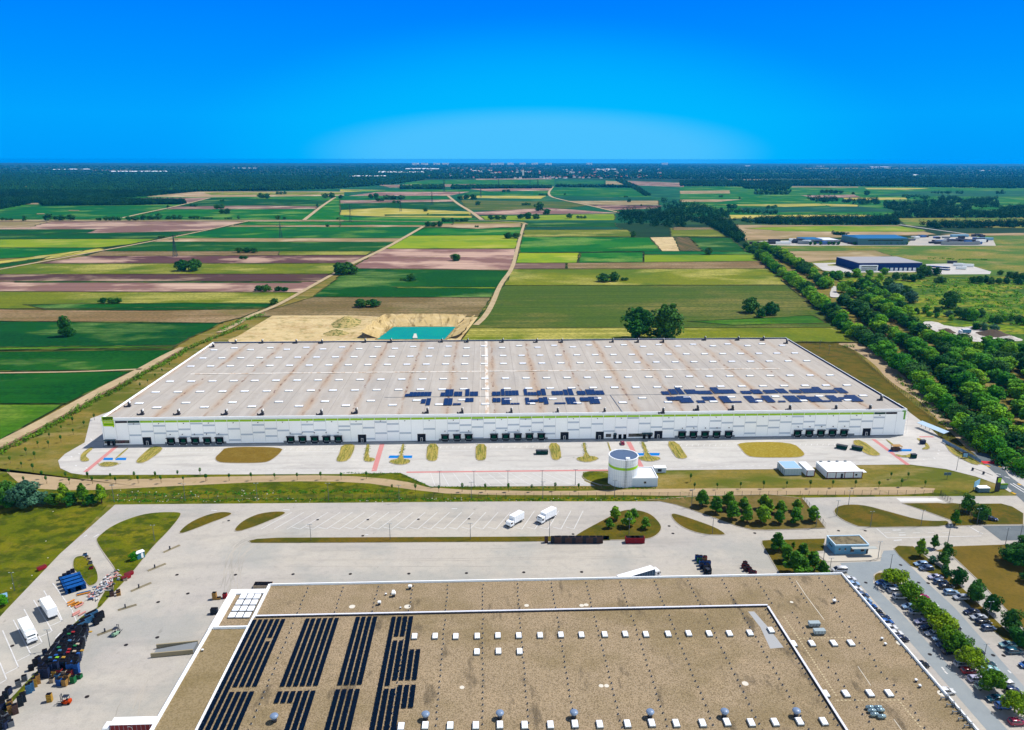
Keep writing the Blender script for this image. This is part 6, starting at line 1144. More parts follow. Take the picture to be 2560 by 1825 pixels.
p = g(C1, 1250, 620, .24); t = thing('yard_cabin', 'small white cabin with a blue front on the triangular grass island', 'cabin', (p.x, p.y, .24), R(45)); b = MB(); b.box((0, 0, 0), (2.4, 1.6, 2.2), base=True); b.build('wall', mat('cabin_teal', (70, 140, 160)), t); b = MB(); b.box((0, 0, 2.2), (2.7, 1.9, .15), base=True); b.build('roof', WMET, t); b = MB(); b.box((.4, -.83, .2), (.7, .06, 1.8), base=True); b.build('door', WMET, t)
SK = mat('skip_green', (24, 66, 62))
for rf_, x, y, rz, lab in [(B2, 1317, 835, 0, 'dark green skip, left of the pair on the central dock apron'), (B2, 1357, 835, 0, 'dark green skip, right of the pair on the central dock apron'), (B3, 1070, 800, R(-35), 'dark green open skip on the right dock apron'), (B3, 1172, 808, R(-35), 'dark green skip beside the right planted bed')]:
    p = g(rf_, x, y); t = thing('skip', lab, 'skip', (p.x, p.y, .12), rz); b = MB(); q_ = 2.6 if rf_ is B2 else 4.4; b.box((0, 0, .1), (q_, 2.2, 1.6), base=True, tx=1.1, ty=1.05); b.build('tub', SK, t); b = MB(); b.box((0, 0, 1.7), (q_, 2.1, .08), base=True); b.build('lid', DKB, t)
p = g(B3, 1430, 812); t = thing('shelter', 'orange-brown wooden shelter standing on the right blue parking bay', 'shelter', (p.x, p.y, .12)); b = MB(); b.box((0, 0, 2.3), (4.2, 2.6, .2), base=True); b.build('roof', CM['wood'], t); b = MB(); b.box((0, .3, 0), (3.8, 1.8, 1.3), base=True); b.build('wall', CM['brown'], t)
b = MB()
for sx in (-1.9, 1.9):
    for sy in (-1.1, 1.1): b.box((sx, sy, 0), (.15, .15, 2.3), base=True)
b.build('post', CM['brown'], t)
for rf_, x, y, lab in [(B3, 1605, 768, 'dark blue bin enclosure near the right warehouse corner'), (B3, 1545, 862, 'dark green bin by the right island bed')]:
    p = g(rf_, x, y); t = thing('bin', lab, 'bin', (p.x, p.y, .12)); b = MB(); b.box((0, 0, .1), (2.2, 1.4, 1.7), base=True, tx=1.05, ty=1.05); b.build('body', CM['dblue'] if x == 1605 else SK, t); b = MB(); b.box((0, 0, 1.8), (2.4, 1.6, .15), base=True); b.build('lid', DKB, t)
# long canopy right of the warehouse
a, c_ = g(B3, 1580, 655, .1), g(B3, 1725, 715, .1); t = thing('bike_canopy', 'long pale blue canopy along the verge right of the warehouse', 'canopy', (a.x, a.y, .1), heading(a, c_)); l = (c_ - a).length + 3
b = MB(); b.add([(0, -1.5, 2.4), (l, -1.5, 2.4), (l, 1.6, 3.2), (0, 1.6, 3.2)], [(0, 1, 2, 3)]); b.add([(0, -1.5, 2.3), (l, -1.5, 2.3), (l, 1.6, 3.1), (0, 1.6, 3.1)], [(3, 2, 1, 0)]); b.build('roof', mat('canopy_blue', (190, 216, 236), k=.75, rough=.3), t)
for i in range(7): b = MB(); b.box((.3 + i * (l - .6) / 6, 1.3, 0), (.14, .14, 3.0), base=True); b.build('post', DKB, t)
# sign totem, boards, barriers at the entrance
p = g(K8, 1890, 1300); t = thing('totem_sign', 'tall dark sign totem with a lime green top at the entrance corner', 'sign', (p.x, p.y, .12)); b = MB(); b.box((0, 0, 0), (1.8, .5, 6.2), base=True); b.build('panel', DKB, t); b = MB(); b.box((.1, -.28, 4.0), (1.3, .08, 1.9), base=True); b.build('green_face', LIME, t)
p = g(K8, 1590, 1290); t = thing('billboard', 'tilted pale blue billboard on the grass left of the sign totem', 'billboard', (p.x, p.y, .1), R(35)); b = MB(); b.box((0, 0, 2.0), (5.2, .15, 2.4), base=True); b.build('panel', mat('board_blue', (140, 190, 222)), t)
for s in (-2, 2): b = MB(); b.box((s, .2, 0), (.15, .15, 4.2), base=True); b.build('post', DKB, t)
p = g(K8, 1680, 1300); t = thing('utility_cabinet', 'low grey-blue utility cabinet behind the billboard', 'cabinet', (p.x, p.y, .1)); b = MB(); b.box((0, 0, 0), (4.5, 2.4, 1.8), base=True); b.build('body', mat('cab_slate', (96, 126, 140)), t); b = MB(); b.box((0, 0, 1.8), (4.8, 2.7, .15), base=True); b.build('lid', COPING, t)
p = g(K8, 1970, 1262); t = thing('low_wall', 'low green-topped wall beside the sign totem', 'wall', (p.x, p.y, .1)); b = MB(); b.box((0, 0, 0), (3.6, .6, 1.6), base=True); b.build('wall', mat('wall_bluegreen', (110, 160, 150)), t); b = MB(); b.box((0, 0, 1.6), (3.8, .8, .5), base=True); b.build('coping', mat('top_green', (110, 150, 40)), t)
p = g(K8, 1435, 835); t = thing('notice_board', 'dark framed notice board with a pale blue face by the entrance fence', 'notice board', (p.x, p.y, .12), R(-15)); b = MB(); b.box((0, 0, .5), (2.3, .3, 2.6), base=True); b.build('frame', DKB, t); b = MB(); b.box((0, -.18, .7), (1.7, .06, 1.9), base=True); b.build('face', mat('board_blue', (0, 0, 0)), t)
p = g(K8, 1180, 1120, .1); t = thing('twin_sign', 'small twin white and blue sign on a post on the verge', 'sign', (p.x, p.y, .1)); b = MB(); b.box((-.8, 0, 1.6), (1.4, .2, 1.2), base=True); b.box((.8, 0, 1.6), (1.4, .2, 1.2), base=True); b.build('panel', mat('cab_slate', (0, 0, 0)), t); b = MB(); b.box((0, 0, 0), (.12, .12, 1.8), base=True); b.build('post', DKB, t)
for i, (x0, y0, x1, y1) in enumerate([(1545, 1000, 1700, 1055), (1700, 1055, 1825, 1105)]):
    a, c_ = g(K8, x0, y0, .13), g(K8, x1, y1, .13); t = thing('barrier', f'entrance barrier boom, {"left" if i == 0 else "right"} one across the lanes', 'barrier', (a.x, a.y, .13), heading(a, c_)); l = (c_ - a).length; b = MB(); b.box((l / 2, 0, 1.0), (l, .12, .14), base=True); b.build('boom', DKB, t); b = MB(); b.box((0, 0, 0), (.7, .5, 1.2), base=True); b.build('housing', DKB, t)
p = g(C4, 30, 1000)
t = thing('left_shed', 'small blue-roofed shed at the left edge of the picture', 'shed', g(C1, 10, 1020), R(35)); b = MB(); b.box((0, 0, 0), (3.5, 2.5, 2.0), base=True); b.build('wall', mat('cabin_teal', (0, 0, 0)), t); b = MB(); b.box((0, 0, 2.0), (3.8, 2.8, .15), base=True); b.build('roof', mat('board_blue', (0, 0, 0)), t)
# ================================================================ TREES
def leafmat(name, c, c2, rand=.25, k=.85): return mat(name, c, rough=.75, spec=.08, k=k, rand=rand, layers=[(.45, .45, .8, c2, .42, .6, 2), (2.5, 2.5, .4, tuple(min(255, int(v * 1.4)) for v in c), .5, .65, 1)])
LM = {'belt': leafmat('leaves_green', (92, 150, 14), (38, 96, 16), rand=.38), 'dark': leafmat('leaves_dark', (44, 96, 26), (20, 60, 24)), 'blue': leafmat('leaves_bluish', (70, 112, 82), (28, 68, 50)), 'lot': leafmat('leaves_lot', (86, 128, 18), (26, 64, 20), rand=.35), 'park': leafmat('leaves_bright', (96, 132, 8), (36, 80, 8), rand=.35), 'far': leafmat('leaves_far', (40, 98, 34), (22, 70, 30))}
BARK = mat('bark', (92, 74, 56), layers=[NZ(2, 2, .5, (60, 48, 38))])
def leaves(b, c, r, rz, n, leaf, rg, up=.35):
    for _ in range(n):
        u = rg.uniform(-1, 1); a = rg.uniform(0, 2 * math.pi); s = math.sqrt(1 - u * u); d = Vector((s * math.cos(a), s * math.sin(a), u))
        k = rg.uniform(.72, 1.06); p = Vector((c[0] + d.x * r * k, c[1] + d.y * r * k, c[2] + d.z * rz * k))
        nrm = (d + Vector((rg.uniform(-.7, .7), rg.uniform(-.7, .7), rg.uniform(-.4, .7) + up))).normalized(); t = nrm.orthogonal().normalized(); w_ = nrm.cross(t); a = rg.uniform(0, 6.28); t, w_ = t * math.cos(a) + w_ * math.sin(a), w_ * math.cos(a) - t * math.sin(a)
        l = leaf * rg.uniform(.6, 1.25); q = l * rg.uniform(.45, .8)
        b.add([p - t * l, p - w_ * q + nrm * l * .15, p + t * l, p + w_ * q - nrm * l * .1], [(0, 1, 2, 3)])
def make_tree(name, kind, h, wd, lm, seed, nl=2600, leaf=.42, low=.12, lumps=15):
    rg = random.Random(seed); t = thing(name, '', 'tree'); b = MB(); cz0 = h * low
    for i in range(lumps):
        f = (i + .5) / lumps
        z = cz0 + (h - cz0) * (.12 + .76 * f)
        if kind == 'cone': rr = wd / 2 * (1.02 - .78 * f) if f > .22 else wd / 2 * (.65 + 1.0 * f)
        elif kind == 'spread': rr = wd / 2 * (.95 if f < .7 else .6)
        elif kind == 'tall': rr = wd / 2 * math.sin(math.pi * (.2 + .72 * f)) ** .7
        else: rr = wd / 2 * math.sqrt(max(.08, 1 - (2 * f - .82) ** 2 * .85))
        a = i * 2.4 + rg.uniform(-.5, .5); off_ = rr * rg.uniform(.25, .78); r_ = max(.45, rr * rg.uniform(.28, .58)); z += rg.uniform(-.06, .06) * h; 
        leaves(b, (math.cos(a) * off_, math.sin(a) * off_, z), r_, r_ * rg.uniform(.7, 1.0) * (1.1 if kind in ('cone', 'tall') else .85), int(nl / lumps), leaf, rg)
    leaves(b, (0, 0, cz0 + (h - cz0) * .5), wd * .26, (h - cz0) * .42, nl // 6, leaf, rg)
    b.build('crown', LM[lm], t)
    b = MB(); b.cyl((0, 0, -.1), (0, 0, h * .55), h * .028 + .05, h * .012 + .02, n=7)
    for i in range(4):
        a = i * 1.7 + rg.random(); z = h * (.18 + .1 * i); b.cyl((0, 0, z), (math.cos(a) * wd * .28, math.sin(a) * wd * .28, z + h * .2), h * .012 + .02, .03, n=5)
    b.build('trunk', BARK, t); return t
TP = {}
def protos(key, n, *a, **k): TP[key] = [make_tree(*a, seed=100 * len(TP) + i, **k) for i in range(n)]
protos('belt', 6, 'broadleaf_tree', 'round', 10, 10, 'belt', nl=2600, leaf=.5, low=.04)
protos('beltd', 3, 'broadleaf_tree', 'round', 10, 10, 'dark', nl=2400, leaf=.5, low=.04)
protos('field', 5, 'field_tree', 'round', 10, 11, 'dark', nl=1800, leaf=.6, low=.0)
protos('tall', 2, 'poplar_tree', 'tall', 10, 7.4, 'dark', nl=3600, leaf=.36, low=.02, lumps=22)
protos('blue', 2, 'silver_tree', 'round', 10, 10, 'blue', nl=2800, leaf=.45, low=.0)
protos('lot', 4, 'lime_tree', 'cone', 10, 6.6, 'lot', nl=2600, leaf=.42, low=.1)
protos('park', 6, 'shade_tree', 'spread', 10, 15, 'park', nl=3400, leaf=.62, low=.35, lumps=18)
protos('far', 3, 'far_tree', 'round', 10, 12, 'far', nl=500, leaf=1.1, low=.0, lumps=9)
def make_sapling(seed):
    rg = random.Random(seed); t = thing('sapling', '', 'sapling'); b = MB(); leaves(b, (0, 0, 2.6), .42, .75, 150, .16, rg); leaves(b, (.1, 0, 2.1), .3, .4, 50, .14, rg); b.build('crown', LM['dark'], t)
    b = MB(); b.cyl((0, 0, -.05), (0, 0, 2.4), .05, .03, n=5); b.build('trunk', BARK, t); b = MB(); b.cyl((.25, .1, 0), (.25, .1, 1.8), .035, n=4); b.build('stake', mat('stake_wood', (176, 150, 110)), t); return t
TP['sap'] = [make_sapling(5), make_sapling(6)]
firstuse = set()
def tree(key, p, h, wfac=1.0, label='', group=None, z=.1):
    pr = rnd.choice(TP[key]); rz = rnd.uniform(0, 6.28); s = h / 10 if key != 'sap' else h / 3.4
    p = Vector((p[0], p[1], z))
    if pr.name not in firstuse:
        firstuse.add(pr.name); o = pr; o.location = p; o.rotation_euler.z = rz; o.scale = (s * wfac, s * wfac, s); o['label'] = label
        if group: o['group'] = group
    else: o = dup(pr, p, rz, s * wfac, label, group, szz=s)
    return o
def pxm(y): return .9636 * (y - 398) / 130.0
# trees scattered in the fields -------------------------------------------------
FT = [(A1, L_) for L_ in [(1235, 795, 165, 85), (1630, 672, 150, 45), (1610, 715, 60, 22), (1735, 928, 110, 45), (1860, 928, 85, 35), (722, 1010, 140, 48), (1812, 1018, 55, 45), (2240, 818, 100, 85), (1745, 312, 80, 40), (1860, 283, 75, 22), (2175, 310, 80, 45), (2256, 312, 40, 25), (1450, 382, 65, 35), (1488, 412, 75, 35), (1278, 365, 50, 20), (1470, 332, 35, 16), (2100, 368, 20, 25),
   (160, 460, 30, 38), (310, 460, 80, 50), (362, 455, 30, 30), (430, 458, 110, 45), (650, 458, 40, 22), (710, 458, 60, 28), (765, 458, 60, 30), (870, 458, 80, 32), (945, 455, 50, 35), (1020, 452, 100, 45), (1150, 450, 110, 30), (1280, 447, 70, 24), (1365, 447, 80, 15), (1510, 448, 50, 12), (1578, 448, 24, 25), (1840, 450, 38, 28), (1882, 452, 25, 20), (1110, 374, 20, 20), (40, 458, 80, 22), (2168, 500, 26, 20), (2235, 452, 20, 16), (1065, 572, 50, 14)]] + \
 [(A2, L_) for L_ in [(220, 312, 70, 38), (262, 330, 60, 30), (355, 318, 140, 38), (370, 342, 50, 22), (838, 318, 130, 38), (915, 355, 40, 28), (568, 398, 36, 28), (582, 420, 14, 12), (1232, 357, 62, 20), (1325, 395, 70, 65), (1372, 418, 62, 40), (1040, 453, 125, 36), (1248, 447, 150, 45), (1520, 444, 48, 36), (1600, 444, 70, 20), (620, 498, 118, 38), (905, 503, 28, 14), (760, 466, 180, 28), (1142, 577, 108, 48), (767, 728, 86, 50), (472, 860, 62, 50), (415, 858, 40, 18), (175, 1035, 165, 58), (50, 818, 130, 85),
   (1945, 567, 42, 40), (1750, 868, 100, 60), (1818, 864, 80, 65), (1885, 858, 50, 22), (1918, 335, 35, 25), (1995, 362, 16, 14), (1100, 268, 55, 20), (1345, 292, 60, 14), (1490, 288, 20, 12), (1895, 303, 26, 10)]] + \
 [(A3, L_) for L_ in [(192, 686, 68, 52), (482, 1075, 130, 110), (610, 1088, 115, 92), (545, 1105, 80, 65), (272, 303, 30, 16), (396, 318, 18, 20), (345, 378, 70, 32), (605, 378, 70, 26), (635, 372, 30, 20), (1735, 876, 80, 48), (945, 275, 30, 25), (1150, 285, 30, 18), (1240, 290, 40, 35), (1020, 278, 130, 28), (610, 285, 230, 30), (1485, 300, 30, 18)]]
for i, (rf_, (x, y, wz, hz)) in enumerate(FT):
    nx, ny = rf_(x, y); m = pxm(ny); wm = wz / 2.649 / m; hm = max(3, hz / 2.649 / m * 1.0); n = max(1, round(wm / (hm * 1.15))); each = wm / n
    for j in range(n):
        p = G(nx + (j - (n - 1) / 2) * wz / 2.649 / n, ny - 1); p.y += rnd.uniform(-1, 2) * (n > 1) + each * .3
        hh = hm * (1 if n == 1 else rnd.uniform(.75, 1.05))
        far = ny < 560
        tree('far' if far else 'field', p, hh, wfac=each / hh * (1.0 if n == 1 else 1.25) * (.86 if far else .95), label=('dark round tree among the far field strips' if far else ('dark bushy tree in a clump in the middle of the farm fields' if n > 1 or wz > 100 else 'lone dark tree standing in the farm fields')), group='far field trees' if far else 'field trees', z=.5)
tree('field', g(A1, 455, 1222), 9, 1.1, 'tall dark tree with a narrow top standing alone at the left of the fields', None, z=.4); tree('tall', g(A1, 432, 1222), 17, .75, 'narrow upright dark tree beside the round one at the left of the fields', None, z=.4)
tree('tall', g(A2, 1978, 1240), 26, 1.3, 'left one of the two big dark trees just behind the white warehouse', None, z=.4); tree('tall', g(A2, 2158, 1240), 28, 1.22, 'right, taller one of the two big dark trees behind the white warehouse', None, z=.4)
tree('beltd', g(A2, 2070, 1262), 5, 1.2, 'low green bush between the two big dark trees', None, z=.4); tree('beltd', g(A2, 2200, 1262), 5, 1.4, 'low green bush at the foot of the right big dark tree', None, z=.4)
tree('beltd', g(A3, 1780, 1035), 17, .95, 'lone dark round tree in the scrub meadow on the right', None, z=.3)
# belts along the eastern road -----------------------------------------------
def inpoly(p, P):
    c = False; n = len(P)
    for i in range(n):
        a, b_ = P[i], P[(i + 1) % n]
        if (a[1] > p[1]) != (b_[1] > p[1]) and p[0] < (b_[0] - a[0]) * (p[1] - a[1]) / (b_[1] - a[1]) + a[0]: c = not c
    return c
pts = []
def ok(p, d): return all((p - q).length > d for q in pts)
def belt(path, wd, sp_, hz):
    P = [g(*q) for q in path]; 
    for a, c_ in zip(P, P[1:]):
        n = max(1, int((c_ - a).length / sp_))
        for i in range(n):
            p = a.lerp(c_, i / n) + Vector((rnd.uniform(-wd, wd), rnd.uniform(-1.5, 1.5), 0))
            if ok(p, sp_ * .72): pts.append(p); HT.append(hz * rnd.uniform(.68, 1.25))
HT = []
belt([(A3, 470, 660), (A3, 520, 690), (A3, 640, 790), (A3, 800, 905), (A3, 950, 1045), (A3, 1100, 1180), (B3, 1290, 130), (B3, 1420, 235), (B3, 1560, 360), (B3, 1680, 470), (B3, 1790, 590), (B3, 1880, 690), (B3, 1990, 790), (B3, 2140, 900), (B3, 2320, 1010)], 2.5, 8.0, 10.5)
belt([(A3, 560, 650), (A3, 680, 700), (A3, 800, 780), (A3, 900, 850), (A3, 975, 915)], 3, 9.0, 11); belt([(A3, 1080, 1000), (A3, 1200, 1080), (A3, 1320, 1180), (B3, 1500, 130), (B3, 1680, 260), (B3, 1850, 420), (B3, 2000, 560), (B3, 2150, 700), (B3, 2330, 860)], 3, 8.0, 10.5)
belt([(A3, 1150, 960), (A3, 1260, 1010), (A3, 1400, 1090), (A3, 1560, 1200), (B3, 1800, 150), (B3, 2000, 270), (B3, 2200, 420), (B3, 2330, 520)], 4, 8.5, 10.5)
belt([(A3, 1230, 930), (A3, 1420, 1020), (A3, 1500, 1100)], 4, 9, 10); belt([(A3, 450, 640), (A3, 540, 640), (A3, 640, 680)], 3, 10, 11)
grove = [Vector(g(B3, x, y)).xy for x, y in [(1650, 100), (1800, 90), (2000, 130), (2330, 150), (2700, 160), (2700, 800), (2330, 700), (2120, 560), (2000, 420), (1880, 330)]]
clr = [Vector(g(B3, x, y)).xy for x, y in [(1900, 300), (2180, 300), (2330, 320), (2330, 470), (2220, 560), (2060, 470)]]
xa, xb = min(p.x for p in grove), max(p.x for p in grove); ya, yb_ = min(p.y for p in grove), max(p.y for p in grove)
for _ in range(5000):
    if len(pts) > 298: break
    p = Vector((rnd.uniform(xa, xb), rnd.uniform(ya, yb_), 0))
    if inpoly(p, grove) and not inpoly(p, clr) and ok(p, 8.8): pts.append(p); HT.append(rnd.uniform(8, 11))
print('belt trees', len(pts))
for p, h in zip(pts, HT):
    tree('belt' if rnd.random() < .75 else 'beltd', p, h * 1.05, rnd.uniform(1.12, 1.4), 'green broadleaf tree in the dense tree belts along the road right of the warehouse', 'tree belt right of the warehouse', z=.1)
# trees round the blue-walled hall and the scrub meadow
for rf_, x, y, h, key in [(A3, 960, 835, 8, 'belt'), (A3, 1010, 840, 10, 'belt'), (A3, 1050, 845, 11, 'belt'), (A3, 1110, 835, 8, 'beltd'), (A3, 1170, 830, 11, 'belt'), (A3, 1255, 828, 9, 'belt'), (A3, 1325, 850, 8, 'belt'), (A3, 1350, 812, 9, 'belt'), (A3, 1430, 850, 10, 'beltd'), (A3, 1490, 855, 9, 'beltd'), (A3, 1540, 860, 9, 'beltd'), (A3, 1590, 845, 8, 'beltd'), (A3, 1610, 820, 14, 'beltd'), (A3, 1695, 818, 10, 'beltd'), (A3, 1640, 822, 9, 'beltd'), (A3, 1070, 930, 11, 'belt'), (A3, 1120, 900, 9, 'belt'), (A3, 1160, 920, 10, 'beltd'), (A3, 1200, 890, 10, 'belt'), (A3, 1250, 900, 10, 'beltd'), (A3, 1300, 930, 11, 'beltd'), (A3, 1350, 950, 11, 'beltd'), (A3, 1400, 960, 15, 'blue'), (A3, 1445, 955, 14, 'blue'), (A3, 1490, 960, 12, 'beltd'), (A3, 1530, 1002, 13, 'blue'), (A3, 1380, 905, 13, 'beltd'), (A3, 1445, 1028, 7, 'dark'), (A3, 1300, 890, 9, 'belt'), (A3, 1240, 860, 8, 'belt'),
     (A3, 1565, 1075, 6, 'beltd'), (A3, 1625, 1070, 8, 'belt'), (A3, 1700, 1068, 6, 'beltd'), (A3, 1775, 1092, 6, 'blue'), (A3, 1650, 1092, 5, 'belt'), (A3, 1700, 1100, 5, 'belt'), (A3, 1840, 1085, 8, 'beltd'), (A3, 1885, 1110, 10, 'beltd'), (A3, 1930, 1115, 11, 'belt'), (A3, 1990, 1095, 8, 'beltd'), (A3, 1795, 1115, 5, 'belt'), (A3, 2060, 1130, 6, 'belt'), (A3, 2100, 1140, 7, 'beltd'), (A3, 2140, 1125, 7, 'belt'), (A3, 2190, 1120, 7, 'belt'), (A3, 2240, 1140, 8, 'beltd'), (A3, 2290, 1150, 8, 'belt'), (A3, 2010, 1185, 7, 'blue'), (A3, 2080, 1195, 7, 'blue'), (A3, 1960, 1180, 6, 'beltd'),
     (A3, 1940, 870, 8, 'beltd'), (A3, 1980, 872, 9, 'beltd'), (A3, 2020, 870, 9, 'beltd'), (A3, 2060, 875, 8, 'beltd'), (A3, 2110, 878, 8, 'beltd'), (A3, 2160, 875, 8, 'beltd'), (A3, 2180, 835, 8, 'beltd'), (A3, 2220, 850, 10, 'beltd'), (A3, 2270, 860, 11, 'beltd'), (A3, 2120, 815, 6, 'beltd'), (A3, 2240, 880, 8, 'beltd')]:
    if key == 'dark': key = 'beltd'
    tree(key, g(rf_, x, y), h, rnd.uniform(1.0, 1.25), {'belt': 'bright green tree scattered in the scrub meadow at the right', 'beltd': 'dark green tree scattered in the scrub meadow at the right', 'blue': 'silvery blue-green tree in the scrub meadow at the right'}[key], 'scattered meadow trees', z=.3)
# planted trees of the near lot -----------------------------------------------
LT = [(C3, 915, 290, 110), (C3, 865, 362, 78), (C3, 1035, 350, 120), (C3, 1080, 292, 95), (C3, 1185, 365, 92), (C3, 1690, 168, 150), (C3, 1812, 222, 150), (C3, 1925, 195, 155), (C3, 1955, 280, 165), (C3, 2060, 215, 130), (C3, 2090, 312, 145), (C3, 2225, 318, 165), (C3, 2240, 190, 130), (C4, 5, 225, 120), (C4, 110, 232, 120), (C4, 95, 320, 125), (C4, 255, 212, 110), (C4, 240, 315, 140), (C4, 395, 300, 140),
      (C4, 80, 558, 158), (C4, 160, 655, 150), (C4, 225, 530, 45), (C4, 305, 635, 140), (C4, 235, 765, 200), (C4, 315, 775, 150), (C4, 395, 725, 160), (C4, 480, 780, 130)]
for i, (rf_, x, y, hz) in enumerate(LT):
    nx, ny = rf_(x, y); h = hz / 3.559 / pxm(ny) * (1.3 if i < 5 else 1.15)
    where = 'on the rounded island by the lorry bays' if i < 5 else ('in the strip by the curved road' if i < 19 else 'on the lawn left of the gatehouse')
    k_ = i if i < 5 else (i - 5 if i < 19 else i - 19)
    tree('lot', G(nx, ny), h, 1.42, f'cone-shaped green tree {where}, {ordw(k_)} from left', 'planted cone-shaped trees', z=.24)
for rf_, x, y, hz, key, lab in [(C4, 1770, 215, 175, 'beltd', 'largest dark tree beside the sliding gate'), (C4, 1892, 295, 165, 'beltd', 'dark tree beside the parked dark car at the gate'), (C4, 1662, 335, 150, 'lot', 'thin tree with a bare trunk on the gate lawn'), (C4, 1350, 615, 185, 'lot', 'leftmost thin tree at the head of the outer parking row'), (C4, 1475, 545, 145, 'lot', 'second thin tree at the head of the outer parking row'), (C4, 1592, 615, 135, 'beltd', 'third dark tree along the outer parking row'), (C4, 1560, 690, 140, 'beltd', 'fourth dark tree along the outer parking row'), (C4, 1465, 672, 75, 'blue', 'small pale bush behind the first parked cars of the outer row'), (C4, 1575, 790, 110, 'beltd', 'fifth dark tree along the outer parking row'), (C4, 1685, 865, 175, 'beltd', 'sixth dark tree along the outer parking row'), (C4, 1835, 1005, 215, 'beltd', 'seventh dark tree along the outer parking row'), (C4, 1985, 1110, 190, 'beltd', 'eighth dark tree along the outer parking row'),
      (D4, 2150, 200, 220, 'beltd', 'ninth dark tree along the outer parking row'), (D4, 2195, 260, 110, 'beltd', 'tenth dark tree along the outer parking row'), (D4, 2275, 355, 190, 'beltd', 'eleventh dark tree along the outer parking row at the picture edge'), (C4, 2160, 660, 170, 'beltd', 'dark wide tree on the brown lawn at the right edge'), (C4, 2240, 690, 210, 'beltd', 'largest wide tree on the brown lawn at the right edge'), (C4, 2290, 560, 150, 'beltd', 'dark tree behind the wide one at the right edge'), (C4, 2300, 840, 110, 'beltd', 'dark bush low on the brown lawn at the right edge')]:
    nx, ny = rf_(x, y); tree(key, G(nx, ny), hz / 3.559 / pxm(ny) * 1.02, 1.0 if key != 'beltd' else (.8 if x < 2155 else 1.2), lab, None, z=.24)
for i, (rf_, x, y, w_) in enumerate([(PF, 1000, 330, 8.8), (PF, 1290, 590, 7.6), (PF, 1560, 890, 7.4), (PF, 1760, 1050, 7), (PF, 1950, 1220, 8.2), (PG, 470, 190, 7.5), (PG, 600, 300, 8.2), (PG, 790, 500, 7.4), (PG, 1120, 850, 7.2), (PG, 1480, 1190, 6.6)]):
    p = G(*rf_(x, y), 3.3); tree('park', p, 5.2, w_ / 15 / .55, f'bright green spreading tree between the parked cars, {ordw(i)} from the far end', 'spreading car park trees', z=.24)
for rf_, x, y, h, wf, key, lab in [(K1, 20, 985, 11, 1.0, 'beltd', 'dark tree at the left edge before the dry verge'), (K1, 300, 985, 11.5, 1.1, 'blue', 'big silvery blue-green tree at the left before the dry verge'), (K1, 470, 965, 5.5, 1.0, 'blue', 'low silvery bush right of the big silvery tree'), (K1, 120, 985, 8, 1.0, 'beltd', 'dark bush between the left edge tree and the silvery tree'), (K1, 710, 965, 9.5, 1.0, 'lot', 'first of three pointed green trees at the left fence end'), (K1, 912, 955, 9, .95, 'lot', 'second of three pointed green trees at the left fence end'), (K1, 1115, 955, 8.6, 1.0, 'lot', 'third of three pointed green trees at the left fence end'), (K1, 590, 970, 5, 1.2, 'beltd', 'low green bush before the first pointed tree'), (K1, 780, 970, 5.5, 1.1, 'beltd', 'low green bush between the first and second pointed trees'), (K1, 1010, 965, 4.6, 1.2, 'beltd', 'low green bush between the second and third pointed trees'), (C1, 1195, 645, 3.4, 1, 'belt', 'small bush beside the white yard cabin'), (D1, 20, -20, 4, 1, 'belt', 'small bush at the left edge of the grass field')]:
    tree(key, g(rf_, x, y), h, wf, lab, None, z=.08)
SAP = [(K1, p) for p in [(800, 88), (1035, 47), (925, 125), (675, 168), (805, 205), (545, 250), (670, 290), (420, 345), (535, 345), (290, 427), (385, 475), (115, 520), (240, 570), (365, 610), (100, 655), (465, 690), (265, 740), (510, 742), (725, 695), (765, 750), (965, 697), (1015, 747), (1215, 700), (1270, 747), (1475, 692), (1515, 738), (1705, 690), (1765, 738), (1950, 672), (2010, 732), (2195, 650), (2255, 717)]] + \
      [(B1, p) for p in [(1370, 1014), (1520, 1012), (1665, 1010), (1820, 1008), (1970, 1008), (2125, 1005), (2260, 1005), (1030, 335), (1075, 300), (1125, 260), (980, 370), (930, 402)]] + [(B2, p) for p in [(175, 1000), (345, 1080), (500, 1088), (655, 1088), (810, 1085), (962, 1085), (1115, 1085), (1270, 1085), (1425, 1080), (1580, 1078)]] + \
      [(B3, p) for p in [(70, 1020), (95, 1072), (245, 1070), (400, 1065), (552, 1064), (705, 1058), (860, 1062), (1010, 1058), (1160, 1058), (1315, 1062), (1465, 1052), (1620, 1056), (1395, 1000), (1508, 1002)]]
for rf_, (x, y) in SAP:
    tree('sap', g(rf_, x, y), rnd.uniform(3.0, 4.0), 1.15, {True: 'thin staked sapling on the dry verge left of the warehouse', False: 'thin staked sapling along the verge in front of the warehouse'}[rf_ is K1 and x < 700], 'staked saplings on the verge', z=.07)
for k in ('belt', 'beltd', 'field', 'tall', 'blue', 'lot', 'park', 'far', 'sap'):
    for o in TP[k]:
        if o.name not in firstuse:
            for ch in list(o.children): bpy.data.objects.remove(ch)
            bpy.data.objects.remove(o)
